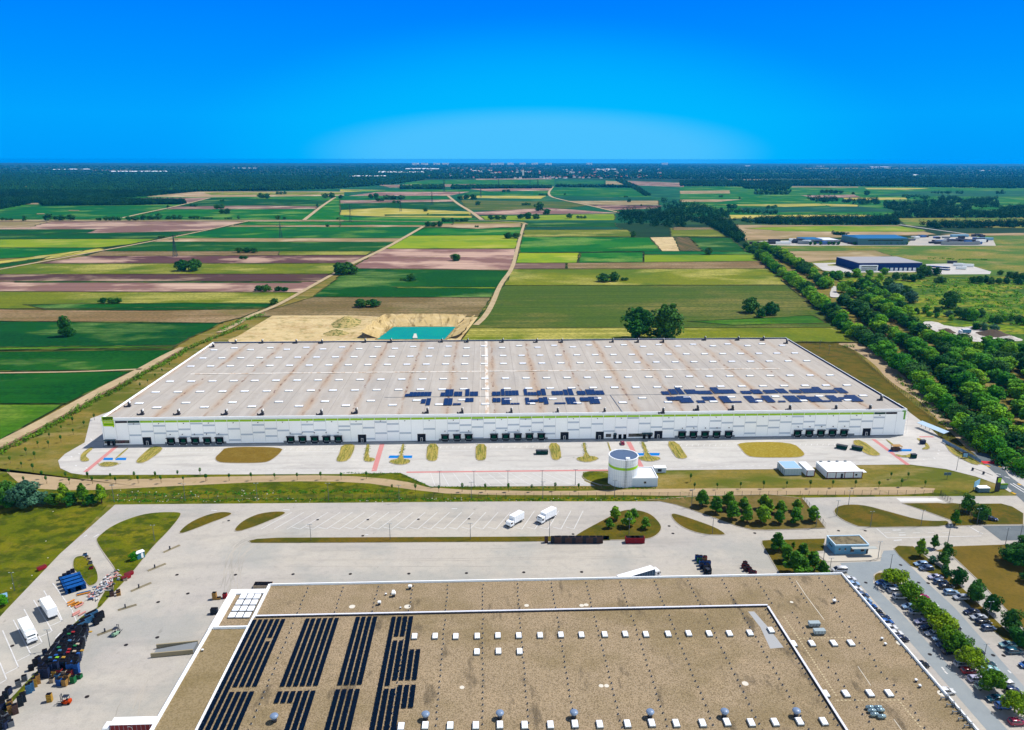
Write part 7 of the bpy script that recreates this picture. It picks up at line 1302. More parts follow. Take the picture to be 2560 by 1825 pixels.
# ---------------------------------------------------------------- hedges / scrub / weeds (uncountable)
def shrubs(name, label, cat, specs, lm, leaf=.3, seed=1):
    rg = random.Random(seed); b = MB()
    for p, r, h, n in specs: leaves(b, (p[0], p[1], h * .45), r, h * .55, n, leaf * (r ** .5), rg, .6)
    return tag(b.build(name, LM[lm] if lm in LM else lm), label, cat, kind='stuff')
def along(path, sp_, wd, r, h, n):
    P = [g(*q) for q in path]; o = []
    for a, c_ in zip(P, P[1:]):
        k = max(1, int((c_ - a).length / sp_))
        for i in range(k): p = a.lerp(c_, i / k); o.append(((p.x + rnd.uniform(-wd, wd), p.y + rnd.uniform(-wd, wd)), r * rnd.uniform(.6, 1.3), h * rnd.uniform(.6, 1.3), n))
    return o
shrubs('hedge', 'long dark green hedge between the earth track and the warehouse verge', 'hedge', along([(B1, 1640, -10), (B1, 1440, 60), (B1, 1250, 140), (B1, 1150, 205), (B1, 950, 310), (B1, 800, 400), (B1, 600, 500), (B1, 400, 620), (B1, 200, 735), (B1, 0, 830), (B1, -100, 880)], 1.3, 1.3, 1.7, 2.6, 34), 'lot', .34)
shrubs('field_hedge', 'green scrub line along the earth track behind the warehouse', 'scrub', along([(A1, 1740, 1085), (A1, 1600, 1125), (A1, 1450, 1190)], 2.2, 2, 2.4, 3, 30), 'belt', .34)
def scatter(poly, n, r, h, k):
    P = [Vector(g(*q)).xy for q in poly]; xa, xb = min(p.x for p in P), max(p.x for p in P); ya, yb_ = min(p.y for p in P), max(p.y for p in P); o = []
    t_ = 0
    while len(o) < n and t_ < n * 30:
        t_ += 1; p = (rnd.uniform(xa, xb), rnd.uniform(ya, yb_))
        if inpoly(p, P): o.append((p, r * rnd.uniform(.5, 1.5), h * rnd.uniform(.5, 1.4), k))
    return o
shrubs('meadow_scrub', 'low green scrub dotted over the meadow at the right', 'scrub', scatter([(A3, 1560, 850), (A3, 2300, 850), (A3, 2700, 860), (A3, 2700, 1200), (A3, 2000, 1150), (A3, 1650, 1050)], 520, 2.4, 2.0, 22) + along([(A3, 1860, 960), (A3, 2000, 955), (A3, 2278, 965)], 5, 4, 4, 3.5, 30) + along([(A3, 1570, 895), (A3, 1700, 900)], 4, 3, 3.2, 2.6, 26) + along([(A3, 1700, 710), (A3, 2060, 720)], 5, 5, 5, 1.6, 24), 'belt', .5)
shrubs('belt_undergrowth', 'dark undergrowth beneath the tree belts right of the warehouse', 'undergrowth', along([(A3, 520, 690), (A3, 800, 905), (A3, 1100, 1180), (B3, 1420, 235), (B3, 1680, 470), (B3, 1880, 690), (B3, 2140, 900), (B3, 2320, 1010)], 1.6, 3, 2.4, 3.2, 24) + along([(B3, 1560, 200), (B3, 1850, 460), (B3, 2150, 740), (B3, 2330, 900)], 1.6, 5, 2.4, 3.0, 22), 'dark', .45)
shrubs('verge_weeds', 'green weeds in the ditch along the lot edge and fence', 'weeds', along([(C1, 1000, 118), (C2, 0, 108), (C2, 2278, 105), (C3, 1300, 100), (C3, 1700, 90)], .55, 1.1, .55, .5, 12) + along([(B1, 760, 1110), (B1, 2278, 1080), (B2, 300, 1085), (B2, 420, 1110)], .5, 1.6, .7, .6, 12) + along([(B2, 0, 962), (B2, 400, 965), (B2, 600, 1055), (B2, 1690, 1060), (B2, 2100, 1065)], .7, .6, .5, .45, 10), 'belt', .28)
shrubs('bank_scrub', 'bushes on the sandy bank right of the warehouse', 'scrub', along([(B3, 1100, 128), (B3, 1180, 130)], 4, 2, 2, 2, 50) + along([(B3, 1420, 320), (B3, 1560, 460), (B3, 1680, 565), (B3, 1730, 610), (B3, 1800, 720)], 3.5, 2.5, 1.7, 1.5, 30) + along([(B3, 1850, 700), (B3, 1960, 800), (B3, 2200, 930), (B3, 2320, 1000)], 1.5, 3, 1.8, 1.8, 22), 'lot', .34)
shrubs('bed_plants', 'small plants in the straw coloured beds of the apron', 'plants', [s for P in [((B2, 600, 775), (B2, 640, 870)), ((B2, 915, 775), (B2, 955, 870)), ((B2, 1400, 770), (B2, 1450, 865)), ((B2, 50, 775), (B2, 15, 880)), ((B2, 2190, 760), (B2, 2270, 855)), ((B2, 190, 775), (B2, 170, 875)), ((B2, 420, 775), (B2, 400, 870)), ((B2, 1612, 765), (B2, 1635, 860)), ((B2, 2000, 760), (B2, 2035, 850)), ((B1, 1040, 790), (B1, 930, 885)), ((B3, 1160, 750), (B3, 1300, 840)), ((B2, 1565, 865), (B2, 1710, 870)), ((B2, 1970, 865), (B2, 2120, 868)), ((B2, 325, 890), (B2, 465, 885)), ((B3, 1800, 800), (B3, 1980, 905)), ((B1, 660, 905), (B1, 790, 900))] for s in along(list(P), .35, 1.1, .42, .5, 12)], 'lot', .22)
for rf_, x0, x1, y, h_, c in [(A1, 0, 500, 137, 5, 'bgreen'), (A1, 560, 1300, 150, 4, 'green'), (A1, 1500, 2278, 158, 5, 'bgreen'), (A1, 100, 700, 182, 5, 'green'), (A1, 1000, 1500, 196, 5, 'bgreen'), (A1, 1350, 1900, 228, 6, 'green'), (A1, 40, 380, 240, 7, 'olive'), (A1, 600, 900, 125, 3, 'tan'), (A2, 0, 500, 126, 5, 'bgreen'), (A2, 700, 1300, 110, 3, 'tan'), (A2, 1300, 2000, 104, 3, 'bgreen'), (A3, 0, 700, 118, 4, 'bgreen'), (A3, 800, 1700, 112, 3, 'straw'), (A3, 1200, 2278, 134, 5, 'bgreen'), (A3, 300, 900, 150, 5, 'green'), (A3, 1500, 2278, 165, 5, 'green'), (A3, 900, 1400, 176, 6, 'bgreen'), (A3, 250, 600, 194, 5, 'tan')]:
    tag(MB().sheet([g(rf_, x0, y), g(rf_, x1, y - 1), g(rf_, x1 - 30, y - h_), g(rf_, x0 + 40, y - h_)], 6.0).build('field', FM[c]), kind='structure')
# distant woods -----------------------------------------------------------------
FW_M = mat('far_woods', (26, 76, 34), rough=.9, spec=.03, k=.6, layers=[NZ(.004, .004, .8, (12, 50, 34)), NZ(.03, .03, .7, (52, 108, 40), .5, .64)])
ICO = None
def ico():
    bm = bmesh.new(); bmesh.ops.create_icosphere(bm, subdivisions=1, radius=1); vs = [tuple(v.co) for v in bm.verts]; fs = [tuple(v.index for v in f.verts) for f in bm.faces]; bm.free(); return vs, fs
ICV, ICF = ico()
ww = MB(); rg = random.Random(11)
def lump(p, r, h):
    o = len(ww.v); j = [rg.uniform(.75, 1.2) for _ in ICV]
    ww.v += [(p[0] + v[0] * r * k, p[1] + v[1] * r * k, max(-.5, h * .45 + v[2] * h * .55 * k)) for v, k in zip(ICV, j)]; ww.f += [tuple(i + o for i in f) for f in ICF]; ww.m += [0] * len(ICF)
def wood(rf_, poly, dens, h=11, rmin=5):
    P = [rf_(*q) for q in poly]; xa, xb = min(p[0] for p in P), max(p[0] for p in P); ya, yb_ = min(p[1] for p in P), max(p[1] for p in P)
    n = int((xb - xa) * (yb_ - ya) * dens)
    for _ in range(n):
        q = (rg.uniform(xa, xb), rg.uniform(ya, yb_))
        if not inpoly(q, P): continue
        p = G(*q); m = pxm(q[1])
        if m > .6:
            r = rg.uniform(3.2, 6.5); hh = h * rg.uniform(.55, 1.25); leaves(ww, (p.x, p.y, hh * .5), r, hh * .52, 44, 1.25, rg, .5); leaves(ww, (p.x + rg.uniform(-3, 3), p.y, hh * .3), r * .8, hh * .32, 16, 1.2, rg, .5); continue
        r = max(rmin, 2.3 / m) * rg.uniform(.7, 1.3); lump(p, r, h * rg.uniform(.7, 1.3) * (1 if m > .4 else 1.1))
wood(A1, [(-60, 215), (0, 150), (500, 165), (1200, 150), (2278, 170), (2278, 240), (1900, 255), (1300, 262), (950, 298), (740, 308), (300, 330), (200, 345), (-60, 392)], .34)
wood(A1, [(-60, 90), (2300, 95), (2300, 170), (-60, 170)], .13, 13)
wood(A1, [(265, 335), (700, 325), (1215, 330), (1230, 345), (900, 352), (285, 357)], 1.2, 12)
wood(A2, [(0, 95), (600, 140), (560, 185), (400, 210), (250, 222), (0, 240)], .36); wood(A2, [(0, 85), (2300, 85), (2300, 180), (1900, 178), (1450, 172), (600, 180)], .22, 12)
wood(A2, [(400, 232), (690, 225), (690, 245), (400, 246)], 1.0); wood(A2, [(740, 228), (1400, 232), (1400, 241), (740, 245)], 1.2); wood(A2, [(1430, 225), (1950, 228), (1950, 238), (1430, 232)], .5)
wood(A2, [(1820, 182), (1870, 185), (1960, 225), (2060, 290), (2020, 292), (1930, 240), (1840, 200)], .4, 9, 4)
wood(A3, [(0, 90), (2500, 95), (2500, 180), (0, 180)], .16, 12); wood(A3, [(0, 195), (150, 190), (740, 195), (1500, 180), (2500, 175), (2500, 245), (1500, 232), (1200, 228), (740, 222), (720, 250), (440, 245), (400, 230), (0, 226)], .4, 12)
wood(A3, [(-400, 410), (-150, 395), (0, 345), (120, 350), (200, 380), (330, 395), (640, 400), (650, 415), (330, 410), (320, 440), (260, 460), (60, 470), (-60, 475), (-200, 450), (-380, 440)], .055, 12, 5)
wood(A2, [(1820, 420), (1900, 385), (2000, 395), (2100, 375), (2130, 320), (2278, 340), (2278, 500), (1900, 495), (1830, 450)], .03, 13, 6)
wood(A3, [(100, 460), (200, 440), (330, 470), (410, 540), (430, 590), (380, 600), (320, 560), (220, 500)], .10, 10, 4.5)
wood(A3, [(330, 450), (500, 438), (660, 438), (660, 480), (500, 478)], .03, 6, 4); wood(A3, [(500, 450), (1000, 442), (1440, 440), (1450, 482), (1000, 484), (660, 482), (500, 475)], .12, 12, 5)
for P in [[(840, 300), (1050, 300), (1040, 330), (850, 325)], [(900, 315), (1000, 315), (1000, 335), (900, 335)], [(1040, 325), (1300, 312), (1340, 345), (1180, 352)], [(1350, 340), (1700, 325), (1920, 370), (1920, 400), (1500, 405), (1340, 370)], [(1400, 410), (1530, 410), (1530, 440), (1410, 440)], [(1540, 400), (2500, 395), (2500, 440), (1550, 438)], [(1570, 480), (2500, 465), (2500, 500), (1700, 508)], [(1700, 300), (1870, 300), (1890, 345), (1720, 345)], [(1880, 320), (2100, 305), (2110, 370), (1890, 370)], [(2100, 370), (2500, 350), (2500, 395), (2120, 395)], [(490, 252), (740, 255), (740, 275), (500, 272)], [(1660, 268), (1870, 270), (1870, 280), (1660, 280)], [(2090, 262), (2160, 262), (2160, 280), (2090, 280)], [(1490, 290), (1660, 300), (1650, 315), (1500, 310)]]:
    wood(A3, P, .085, 11, 5)
wood(A3, [(1010, 540), (1100, 540), (1110, 555), (1020, 552)], .1, 5, 3)
tag(ww.build('distant_woods', FW_M, smooth=False), 'dark distant woods and copses across the plain towards the horizon', 'woods', kind='stuff')
# ---------------------------------------------------------------- distant pale greenhouses / fields
PALE = mat('pale_sheeting', (226, 232, 236), k=.8)
for rf_, x0, x1, y, h_ in [(A1, 345, 440, 122, 4), (A1, 455, 600, 120, 5), (A1, 725, 1110, 136, 6), (A1, 0, 170, 215, 8), (A1, 1540, 1720, 112, 3), (A1, 1950, 2050, 216, 5), (A1, 2080, 2278, 212, 9), (A1, 150, 330, 266, 10), (A2, 430, 660, 118, 7), (A2, 250, 560, 142, 10), (A2, 870, 950, 130, 4), (A2, 60, 310, 168, 6), (A2, 1690, 1830, 120, 5), (A2, 1470, 1510, 124, 4), (A3, 420, 470, 96, 3), (A3, 1250, 1400, 104, 4), (A3, 900, 960, 98, 2), (A3, 1540, 1580, 160, 5), (A3, 1990, 2060, 128, 3), (A1, 160, 260, 350, 10), (A1, 450, 530, 393, 5), (A1, 240, 300, 415, 5)]:
    q_ = [g(rf_, x0, y), g(rf_, x1, y - 1), g(rf_, x1 - 8, y - h_), g(rf_, x0 + 8, y - h_)]; zz = 8.0 if y < 180 else 1.2
    tag(MB().sheet(q_, zz).build('field', PALE if y < 170 else FM['tan']), kind='structure')
# ---------------------------------------------------------------- village
RF1, RF2 = mat('roof_tile_red', (176, 92, 66)), mat('roof_grey_far', (150, 150, 156)); HW = mat('house_wall', (236, 232, 222), k=.8)
def house(seed):
    rg = random.Random(seed); a, c_, h_ = rg.uniform(11, 16), rg.uniform(9, 12), rg.uniform(4, 7); t = MB(); t.box((0, 0, 0), (a, c_, h_), base=True, mi=0)
    t.add([(-a / 2 - .5, -c_ / 2 - .5, h_), (a / 2 + .5, -c_ / 2 - .5, h_), (a / 2 + .5, c_ / 2 + .5, h_), (-a / 2 - .5, c_ / 2 + .5, h_), (-a / 2, 0, h_ + 4), (a / 2, 0, h_ + 4)], [(0, 1, 5, 4), (2, 3, 4, 5), (1, 2, 5), (3, 0, 4)], 1); return t.build('house', [HW, RF1 if seed % 2 else RF2])
HP = [house(i) for i in range(4)]; rg = random.Random(5)
for i in range(150):
    x, y = rg.uniform(560, 2150), rg.uniform(118, 176)
    if rg.random() < .35: y = rg.uniform(160, 176); x = rg.uniform(1350, 2050)
    p = g(A2, x, y); pr = HP[i % 4]
    if i < 4: o = pr
    else: o = pr.copy(); COL.objects.link(o)
    o.location = (p.x, p.y, 4 if y < 150 else 0); o.rotation_euler.z = rg.uniform(0, 3.1); s_ = 1.5 if y < 150 else 1.15; o.scale = (s_, s_, s_)
    tag(o, 'tiny pale house in the distant village below the horizon', 'house', 'distant village houses')
p = g(A2, 1213, 168); t = thing('church_tower', 'slim white tower rising above the distant village', 'tower', p); b = MB(); b.box((0, 0, 0), (12, 12, 52), base=True); b.build('wall', HW, t); b = MB(); b.box((0, 0, 52), (12, 12, 16), base=True, tx=.05, ty=.05); b.build('spire', RF2, t)
for i, x in enumerate([500, 560, 640, 700, 1020, 1065, 1130, 1210, 1290, 1380, 1650, 2150]):
    p = g(A2, x, 84 if x % 20 else 86); o = MB().box((0, 0, 0), (150, 60, 46), base=True).build('tower_block', HW, loc=(p.x, p.y, 0)); tag(o, f'faint pale block on the horizon, {ordw(i)} from the left', 'building', 'blocks on the horizon')
# ---------------------------------------------------------------- halls and yards on the right
def hall(name, label, rf_, fl, fr, back_y, h, wm, rm, gable=0):
    a, c_ = g(rf_, *fl, .4), g(rf_, *fr, .4); yb_ = G(*rf_(fl[0], back_y), h).y; t = thing(name, label, 'hall', (a.x, a.y, .3)); w_ = c_.x - a.x; d_ = max(10, yb_ - a.y)
    b = MB(); b.box((w_ / 2, d_ / 2, 0), (w_, d_, h), base=True)
    for i in range(1, int(w_ / 6)): b.box((i * 6, -.05, 0), (.3, .12, h), base=True)
    b.build('wall', wm, t); b = MB()
    if gable: b.add([(-.5, -.5, h), (w_ + .5, -.5, h), (w_ + .5, d_ + .5, h), (-.5, d_ + .5, h), (6, d_ / 2, h + gable), (w_ - 6, d_ / 2, h + gable)], [(0, 1, 5, 4), (2, 3, 4, 5), (1, 2, 5), (3, 0, 4)])
    else: b.box((w_ / 2, d_ / 2, h), (w_ + .4, d_ + .4, .4), base=True)
    b.build('roof', rm, t); return t, w_, d_
BLW = mat('hall_blue', (34, 58, 116), k=.7); 
sheet('concrete_yard', CONW, K2, [(560, 322), (830, 318), (860, 350), (900, 376), (1430, 378), (1480, 330), (1780, 322), (2010, 392), (2000, 412), (1620, 414), (1400, 395), (1000, 398), (800, 400), (640, 380)], .62)
sheet('field', FM['olive'], K2, [(670, 335), (730, 328), (820, 330), (830, 338), (760, 344), (690, 344)], .64, 1)
t, w_, d_ = hall('logistics_hall', 'dark blue hall with pale flat roof and white office block', K2, (925, 382), (1435, 378), 270, 9.5, BLW, mat('roof_pale_far', (176, 176, 182)))
b = MB(); b.box((12, -1.2, 0), (22, 3, 7.2), base=True); b.build('office_block', mat('office_white', (232, 238, 244), k=.85), t); b = MB()
for z in (1.2, 3.4, 5.4): b.box((12, -2.75, z), (19, .08, 1.1), base=True)
b.build('window_strip', GLS, t)
for i in range(7): b = MB(); b.box((36 + i * 5.6, -.15, .3), (3.4, .3, 3.4), base=True); b.build('dock_door', mat('office_white', (0, 0, 0)), t)
t, w_, d_ = hall('blue_hall', 'teal blue hall with a curved light blue roof behind small trees', K2, (925, 172), (1335, 172), 90, 10.5, mat('hall_teal', (84, 128, 140), k=.6), mat('roof_blue', (50, 120, 176)), 3)
b = MB(); b.box((w_ * .55, -.1, 6.6), (w_ * .7, .15, 1.3), base=True); b.build('window_strip', GLS, t)
hall('low_workshop', 'long low workshop with a bright blue roof left of the teal hall', K2, (500, 150), (636, 148), 108, 5, mat('hall_grey', (150, 160, 168)), mat('roof_blue', (0, 0, 0)), 1.5)
hall('white_shed', 'low shed with a broad white roof between the workshop and the teal hall', K2, (640, 152), (762, 150), 112, 4.5, mat('hall_grey', (0, 0, 0)), WMET, 1)
sheet('concrete_yard', CON, K2, [(60, 168), (130, 140), (480, 135), (900, 130), (1340, 150), (1400, 110), (1700, 90), (2020, 120), (2050, 180), (1300, 178), (400, 180)], .6)
def boxy(name, label, cat, rf_, x, y, l, w_, h, m, rz=0, group=None, z=.6):
    p = g(rf_, x, y); t = thing(name, label, cat, (p.x, p.y, z), rz, group); b = MB(); b.box((0, 0, .4), (l, w_, h), base=True); b.build('body', m, t); b = MB(); b.box((0, 0, 0), (l * .9, w_ * .8, .4), base=True); b.build('base', DKB, t)
for x, y, l, m, lab in [(105, 166, 24, DKB, 'long dark container at the left end of the far yard'), (175, 166, 12, DKB, 'short dark container, second from the left in the far yard'), (222, 166, 14, DKB, 'dark container, third from the left in the far yard'), (315, 166, 24, WMET, 'long white trailer left of the blue-roofed workshop'), (245, 145, 20, DKB, 'dark trailer behind the long white trailer')]: boxy('trailer', lab, 'trailer', K2, x, y, l, 3, 3.4, m)
rg = random.Random(9)
for i in range(64):
    if i < 26: x, y = rg.uniform(360, 900), rg.uniform(140, 172)
    else: x, y = rg.uniform(1350, 1940), rg.uniform(100, 168)
    boxy('stored_vehicle', 'small vehicle or container jumbled in the far yards beside the teal hall', 'vehicle', K2, x, y, rg.uniform(6, 18), rg.uniform(2.5, 5), rg.uniform(2, 4.6), rg.choice([DKB, DKB, WMET, mat('hall_grey', (0, 0, 0)), PAINT['blue'], CM['brown'], CM['grey']]), rg.uniform(-.3, .3), 'vehicles in the far yards')
for x, y, l, w_, lab in [(1760, 172, 62, 3, 'long grey-blue wall of stacked bales at the right of the far yards'), (1860, 150, 44, 10, 'dark low shed in the right far yard'), (1740, 148, 34, 8, 'dark low shed left of the other in the right far yard'), (1750, 108, 30, 6, 'pale blue roofed shelter at the back of the right far yard'), (1960, 135, 26, 4, 'pale trailer row at the end of the right far yard')]: boxy('yard_shed', lab, 'shed', K2, x, y, l, w_, 4, {'l': MATS['hall_grey'], 'd': DKB, 'p': mat('board_blue', (0, 0, 0))}[lab[0]])
for i in range(22):
    boxy('parked_car', 'dark car in the rows on the white yard beside the blue hall', 'car', K2, 1510 + (i % 11) * 15, 352 + (i // 11) * 18 + (i % 11) * 1.2, 4.3, 1.8, 1.1, rg.choice([PAINT['navy'], PAINT['black'], PAINT['slate']]), .3, 'dark cars beside the blue hall')
for x, y, m, lab in [(1690, 325, DKB, 'dark lorry at the back of the white yard right of the blue hall'), (1740, 345, WMET, 'white lorry in the middle of the white yard'), (1765, 372, mat('yellow_paint', (0, 0, 0)), 'white and yellow lorry at the front of the white yard'), (1825, 352, WMET, 'white lorry at the right of the white yard')]: boxy('far_lorry', lab, 'lorry', K2, x, y, 11, 2.6, 3.2, m if lab[0] != 'w' else WMET, -.3)
for i, x in enumerate([540, 575, 620, 690, 730, 768, 900, 935, 970, 1010, 1050, 1088, 1125, 1162, 1195, 1240, 1280, 1320]):
    p = g(K2, x, 172); o = dup([q for q in TP['far'] if q.name in firstuse][0], (p.x, p.y, .5), rnd.uniform(0, 6), .55, f'small round tree before the far halls, {ordw(i)} from the left', 'small trees before the far halls')
# rubble yard
sheet('rubble_yard', mat('rubble_pale', (214, 208, 200), layers=[NZ(.1, .1, .7, (150, 140, 124)), NZ(.6, .6, .6, (236, 234, 230))], bump=.6, bscale=1), K2, [(1440, 800), (1560, 798), (1650, 840), (1900, 850), (2150, 900), (2240, 950), (2100, 975), (1800, 960), (1600, 900), (1500, 850)], .66, 1)
mound(K2, 2030, 905, 13, 12, 3.5, mat('rubble_dark', (96, 84, 72))); mound(K2, 1650, 880, 6, 8, 2.2, mat('rubble_dark', (0, 0, 0)), 6); mound(K2, 1870, 855, 10, 6, 1.6, mat('rubble_pale', (0, 0, 0)), 7); mound(K2, 2160, 940, 9, 7, 2.0, mat('rubble_pale', (0, 0, 0)), 8)
make_truck('blue-grey tipper lorry parked in the rubble yard at the right', g(K2, 1790, 900), math.pi, 6.5, side=mat('tipper_blue', (90, 150, 180)), z=.68)
sheet('road', CONW, A3, [(985, 958), (1010, 888), (1045, 898), (1030, 930), (1075, 962), (1020, 968)], .65, 1)
# ---------------------------------------------------------------- pylons
def pylon():
    t = thing('pylon', '', 'pylon'); b = MB(); H_ = 32
    for sx in (-1, 1):
        for sy in (-1, 1): b.cyl((sx * 2.6, sy * 2.6, 0), (sx * .5, sy * .5, 24), .28, n=4); b.cyl((sx * .5, sy * .5, 24), (0, 0, H_), .22, n=4)
    for k in range(6):
        z0, z1 = k * 4, (k + 1) * 4; w0, w1 = 2.6 - 2.1 * z0 / 24, 2.6 - 2.1 * z1 / 24
        for s in (-1, 1): b.cyl((-w0, s * w0, z0), (w1, s * w1, z1), .14, n=4); b.cyl((w0, s * w0, z0), (-w1, s * w1, z1), .14, n=4); b.cyl((s * w0, -w0, z0), (s * w1, w1, z1), .14, n=4)
    b.build('lattice_tower', mat('pylon_steel', (60, 84, 96)), t)
    for z, w_ in ((20, 5), (24, 6.5), (28, 4)): b = MB(); b.cyl((-w_, 0, z), (w_, 0, z), .22, n=4); b.cyl((-w_, 0, z), (0, 0, z + 1.6), .14, n=4); b.cyl((w_, 0, z), (0, 0, z + 1.6), .14, n=4); b.build('cross_arm', MATS['pylon_steel'], t)
    return t
py0 = pylon(); PYL = [(A1, 1162, 695, 150), (A1, 1860, 572, 112), (A2, 70, 465, 115), (A2, 402, 395, 80), (A2, 610, 350, 90), (A2, 932, 300, 58), (A2, 1050, 222, 45), (A2, 1310, 228, 50), (A2, 1258, 215, 38), (A2, 690, 262, 80), (A2, 790, 300, 40), (A2, 1750, 225, 36)]
for i, (rf_, x, y, hz) in enumerate(PYL):
    nx, ny = rf_(x, y); h = hz / 2.649 / pxm(ny); p = G(nx, ny); lab = f'steel lattice power pylon in the fields, {ordw(i)} of the line going from near to far'
    if i == 0: py0.location = (p.x, p.y, .4); py0.scale = (h / 32,) * 3; py0['label'] = lab; py0['group'] = 'power pylons'
    else: dup(py0, (p.x, p.y, .4), rnd.uniform(0, .5), h / 32, lab, 'power pylons')
# ---------------------------------------------------------------- lamp posts
def lamp_post():
    t = thing('lamp_post', '', 'lamp post'); b = MB(); b.cyl((0, 0, 0), (0, 0, 6.3), .11, .07, n=6); b.build('pole', mat('lamp_pole', (92, 104, 112), rough=.5), t)
    b = MB(); b.cyl((-.5, 0, 6.3), (.5, 0, 6.3), .05, n=5); b.build('arm', MATS['lamp_pole'], t)
    for s in (-1, 1): b = MB(); b.box((s * .6, 0, 6.32), (.42, .22, .12)); b.build('lamp_head', mat('lamp_pale', (170, 186, 196), k=.6), t)
    return t
lp = lamp_post(); n_ = [0]
def lamp(rf_, x, y, lab, s=1, gp=None):
    p = g(rf_, x, y, .12)
    if n_[0] == 0: o = lp; o.location = p; o.scale = (s, s, s); o['label'] = lab; (gp and o.__setitem__('group', gp))
    else: o = dup(lp, p, 0, s, lab, gp)
    n_[0] += 1
for i, (rf_, x, y) in enumerate([(C2, 490, 468), (C2, 1194, 462), (C2, 1908, 458), (C3, 333, 435), (C3, 1040, 418), (C3, 1782, 410)]): lamp(rf_, x, y, f'grey lamp post beside the grass strip of the lorry lot, {ordw(i)} from the left', 1, 'lamp posts of the lorry lot')
for i, (rf_, x, y) in enumerate([(B1, 757, 1155), (B1, 1227, 1145), (B1, 1705, 1140), (B1, 2177, 1140), (B2, 393, 1155), (B2, 870, 1133), (B2, 1343, 1130), (B2, 1817, 1120), (C3, 1597, 168)]): lamp(rf_, x, y, f'tall slim lamp post on the ditch edge by the fence, {ordw(i)} from the left', 1.15, 'lamp posts along the ditch')
for i, (rf_, x, y) in enumerate([(B2, 662, 1050), (B2, 888, 1050), (B2, 1112, 1047), (B2, 1338, 1045), (B2, 1558, 1040)]): lamp(rf_, x, y, f'thin lamp post at the edge of the hatched apron, {ordw(i)} from the left', 1.1, 'lamp posts of the apron')
for rf_, x, y, lab in [(C1, 1376, 475, 'lamp post on the triangular grass island'), (C1, 130, 912, 'lamp post in the grass field at the far left'), (D1, 450, 372, 'lamp post behind the dark crate block'), (C4, 610, 248, 'lamp post at the left tip of the oval island by the gate'), (C4, 910, 348, 'lamp post on the near side of the oval island'), (C4, 1360, 338, 'lamp post at the right tip of the oval island'), (C4, 1600, 482, 'lamp post south of the gate road'), (C4, 2112, 502, 'lamp post beside the dark road at the right edge'), (C4, 1858, 322, 'lamp post beside the dark gate tree'), (C4, 715, 157, 'lamp post on the far side of the oval island'), (C4, 425, 352, 'lamp post at the right end of the planted tree strip'), (C4, 492, 650, 'lamp post at the left of the gatehouse pavement'), (C4, 978, 628, 'lamp post at the right of the gatehouse pavement'), (C4, 545, 778, 'lamp post just left of the white van'), (C4, 2240 - 3, 470, 'short lamp post at the lot corner'), (K8, 1315, 1000, 'lamp post at the edge of the green verge by the entrance'), (B3, 2020, 742, 'tall lamp post in front of the tree belt'), (K2, 1165, 790, 'lamp post rising between the tree belts'), (PF, 885, 230, 'lamp post at the head of the central tree island'), (PG, 960, 620, 'lamp post among the central parking trees'), (D4, 1955, 112, 'lamp post among the trees of the outer parking row'), (B3, 925, 140, 'lamp post on the brown bank behind the warehouse'), (B3, 985, 175, 'short lamp post on the brown bank beside the warehouse')]: lamp(rf_, x, y, lab, 1.0 if 'tall' not in lab else 1.5)
# ---------------------------------------------------------------- fences
def fence(name, label, path, h, sp_, m, slats=3, panel=None):
    P = [g(*q) for q in path]; L_ = sum((c_ - a).length for a, c_ in zip(P, P[1:])); sp_ = max(sp_, L_ / 95); t = thing(name, label, 'fence', P[0]); o = P[0]; n = 0
    rail = MB(); post = None
    for a, c_ in zip(P, P[1:]):
        l = (c_ - a).length
        for k in range(slats): z = h * (k + .5) / slats; rail.cyl((a.x - o.x, a.y - o.y, z), (c_.x - o.x, c_.y - o.y, z), .03, n=4)
        for i in range(int(l / sp_)):
            p = a.lerp(c_, i * sp_ / l)
            if post is None: b = MB(); b.box((0, 0, 0), (.1, .1, h), base=True); post = b.build('post', m, t, loc=(p.x - o.x, p.y - o.y, 0)); continue
            q_ = post.copy(); COL.objects.link(q_); q_.location = (p.x - o.x, p.y - o.y, 0)
        if panel: rail.line([((a.x - o.x), (a.y - o.y)), ((c_.x - o.x), (c_.y - o.y))], .04, .3, h=h - .4)
    rail.build('rail', panel or m, t)
FMt = mat('fence_wire', (84, 92, 84))
fence('wire_fence', 'long wire fence between the dirt lane and the lorry lot', [(native, 275, 1246), (native, 700, 1249), (native, 1290, 1243), (native, 1700, 1241), (native, 2000, 1238), (native, 2395, 1236)], 2.0, 3.5, FMt, 4)
fence('wire_fence', 'wire fence slanting down beside the tree strip to the gate road', [(C4, 300, 92), (C4, 400, 210), (C4, 512, 352)], 2.0, 2.5, FMt, 4)
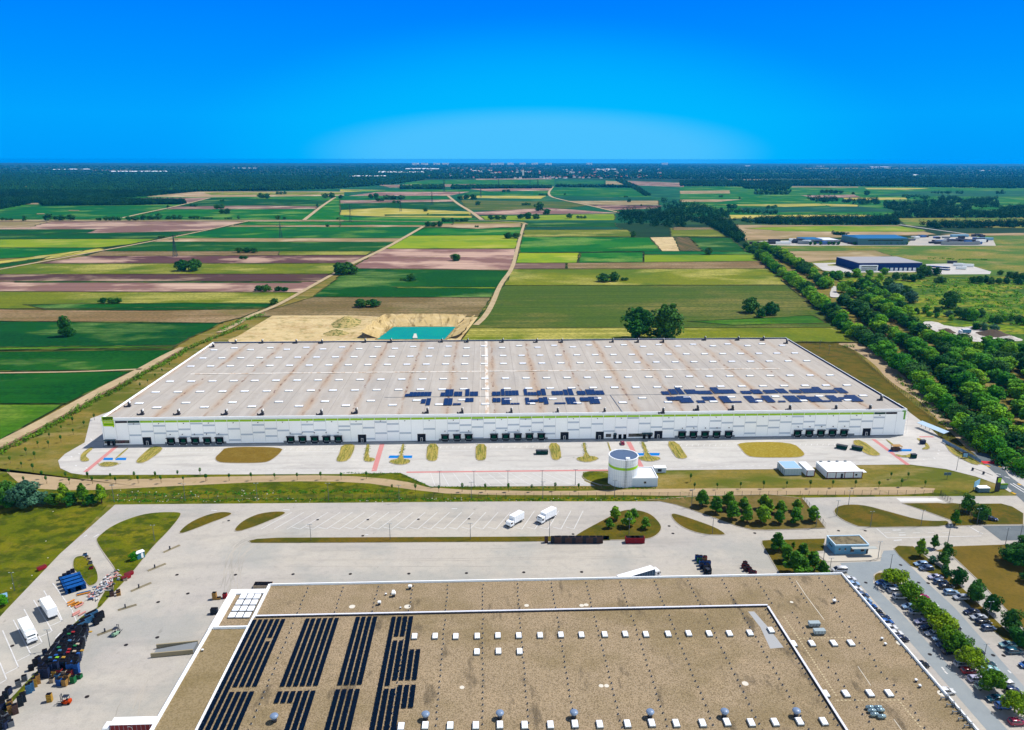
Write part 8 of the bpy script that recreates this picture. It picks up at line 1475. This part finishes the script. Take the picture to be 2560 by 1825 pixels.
fence('wire_fence', 'wire fence on the sandy bank right of the white warehouse', [(B3, 780, 98), (B3, 1100, 132), (B3, 1220, 225), (B3, 1400, 380), (B3, 1560, 505), (B3, 1690, 630), (B3, 1740, 740)], 2.2, 3, FMt, 4)
fence('panel_fence', 'blue-grey panel fence beside the entrance road', [(K8, 1110, 600), (K8, 1300, 700), (K8, 1480, 800), (K8, 1660, 905)], 1.9, 2.5, mat('fence_slate', (70, 90, 120)), 3, mat('fence_panel', (120, 150, 186)))
fence('sliding_gate', 'dark sliding gate across the upper road at the right', [(C4, 1530, 70), (C4, 1640, 145)], 2.2, 1.5, DKB, 6)
fence('swing_gate', 'dark gate frame by the big trees and the gate road', [(C4, 1700, 180), (C4, 1860, 300), (C4, 1905, 335)], 2.0, 1.5, DKB, 6)
# white stones / litter on the verge
b = MB(); rg = random.Random(2)
for i in range(70): p = G(rg.uniform(290, 1650), rg.uniform(1246, 1256)); b.box((p.x, p.y, .2), (rg.uniform(.2, .5), rg.uniform(.15, .3), .15), rz=rg.random() * 3)
for i in range(30): p = G(rg.uniform(290, 700), rg.uniform(1225, 1250)); b.box((p.x, p.y, .2), (rg.uniform(.2, .6), rg.uniform(.2, .4), .2), rz=rg.random() * 3)
for i in range(10): p = g(C1, rg.uniform(0, 900), rg.uniform(180, 900)); b.box((p.x, p.y, .2), (.3, .3, .15)) if inpoly((p.x, p.y), [tuple(G(*q).xy) for q in [(0, 1262), (270, 1262), (160, 1380), (0, 1545)]]) else None
tag(b.build('litter', mat('stone_white', (226, 222, 210))), 'pale stones and litter strewn on the grass verge', 'litter', kind='stuff')
# ---------------------------------------------------------------- the air
if HAZE:
    hz = MB(); hz.box((0, 12700, 64), (52010, 26620, 136)); ho = hz.build('haze', (hm := bpy.data.materials.new('haze_air')))
    hm.use_nodes = True; nt = hm.node_tree; nt.nodes.clear(); o_ = nt.nodes.new('ShaderNodeOutputMaterial'); v_ = nt.nodes.new('ShaderNodeVolumePrincipled')
    v_.inputs['Color'].default_value = HAZE_C; v_.inputs['Density'].default_value = HAZE; v_.inputs['Anisotropy'].default_value = .2
    nt.links.new(v_.outputs[0], o_.inputs['Volume']); tag(ho, kind='stuff')
bpy.context.view_layer.update()
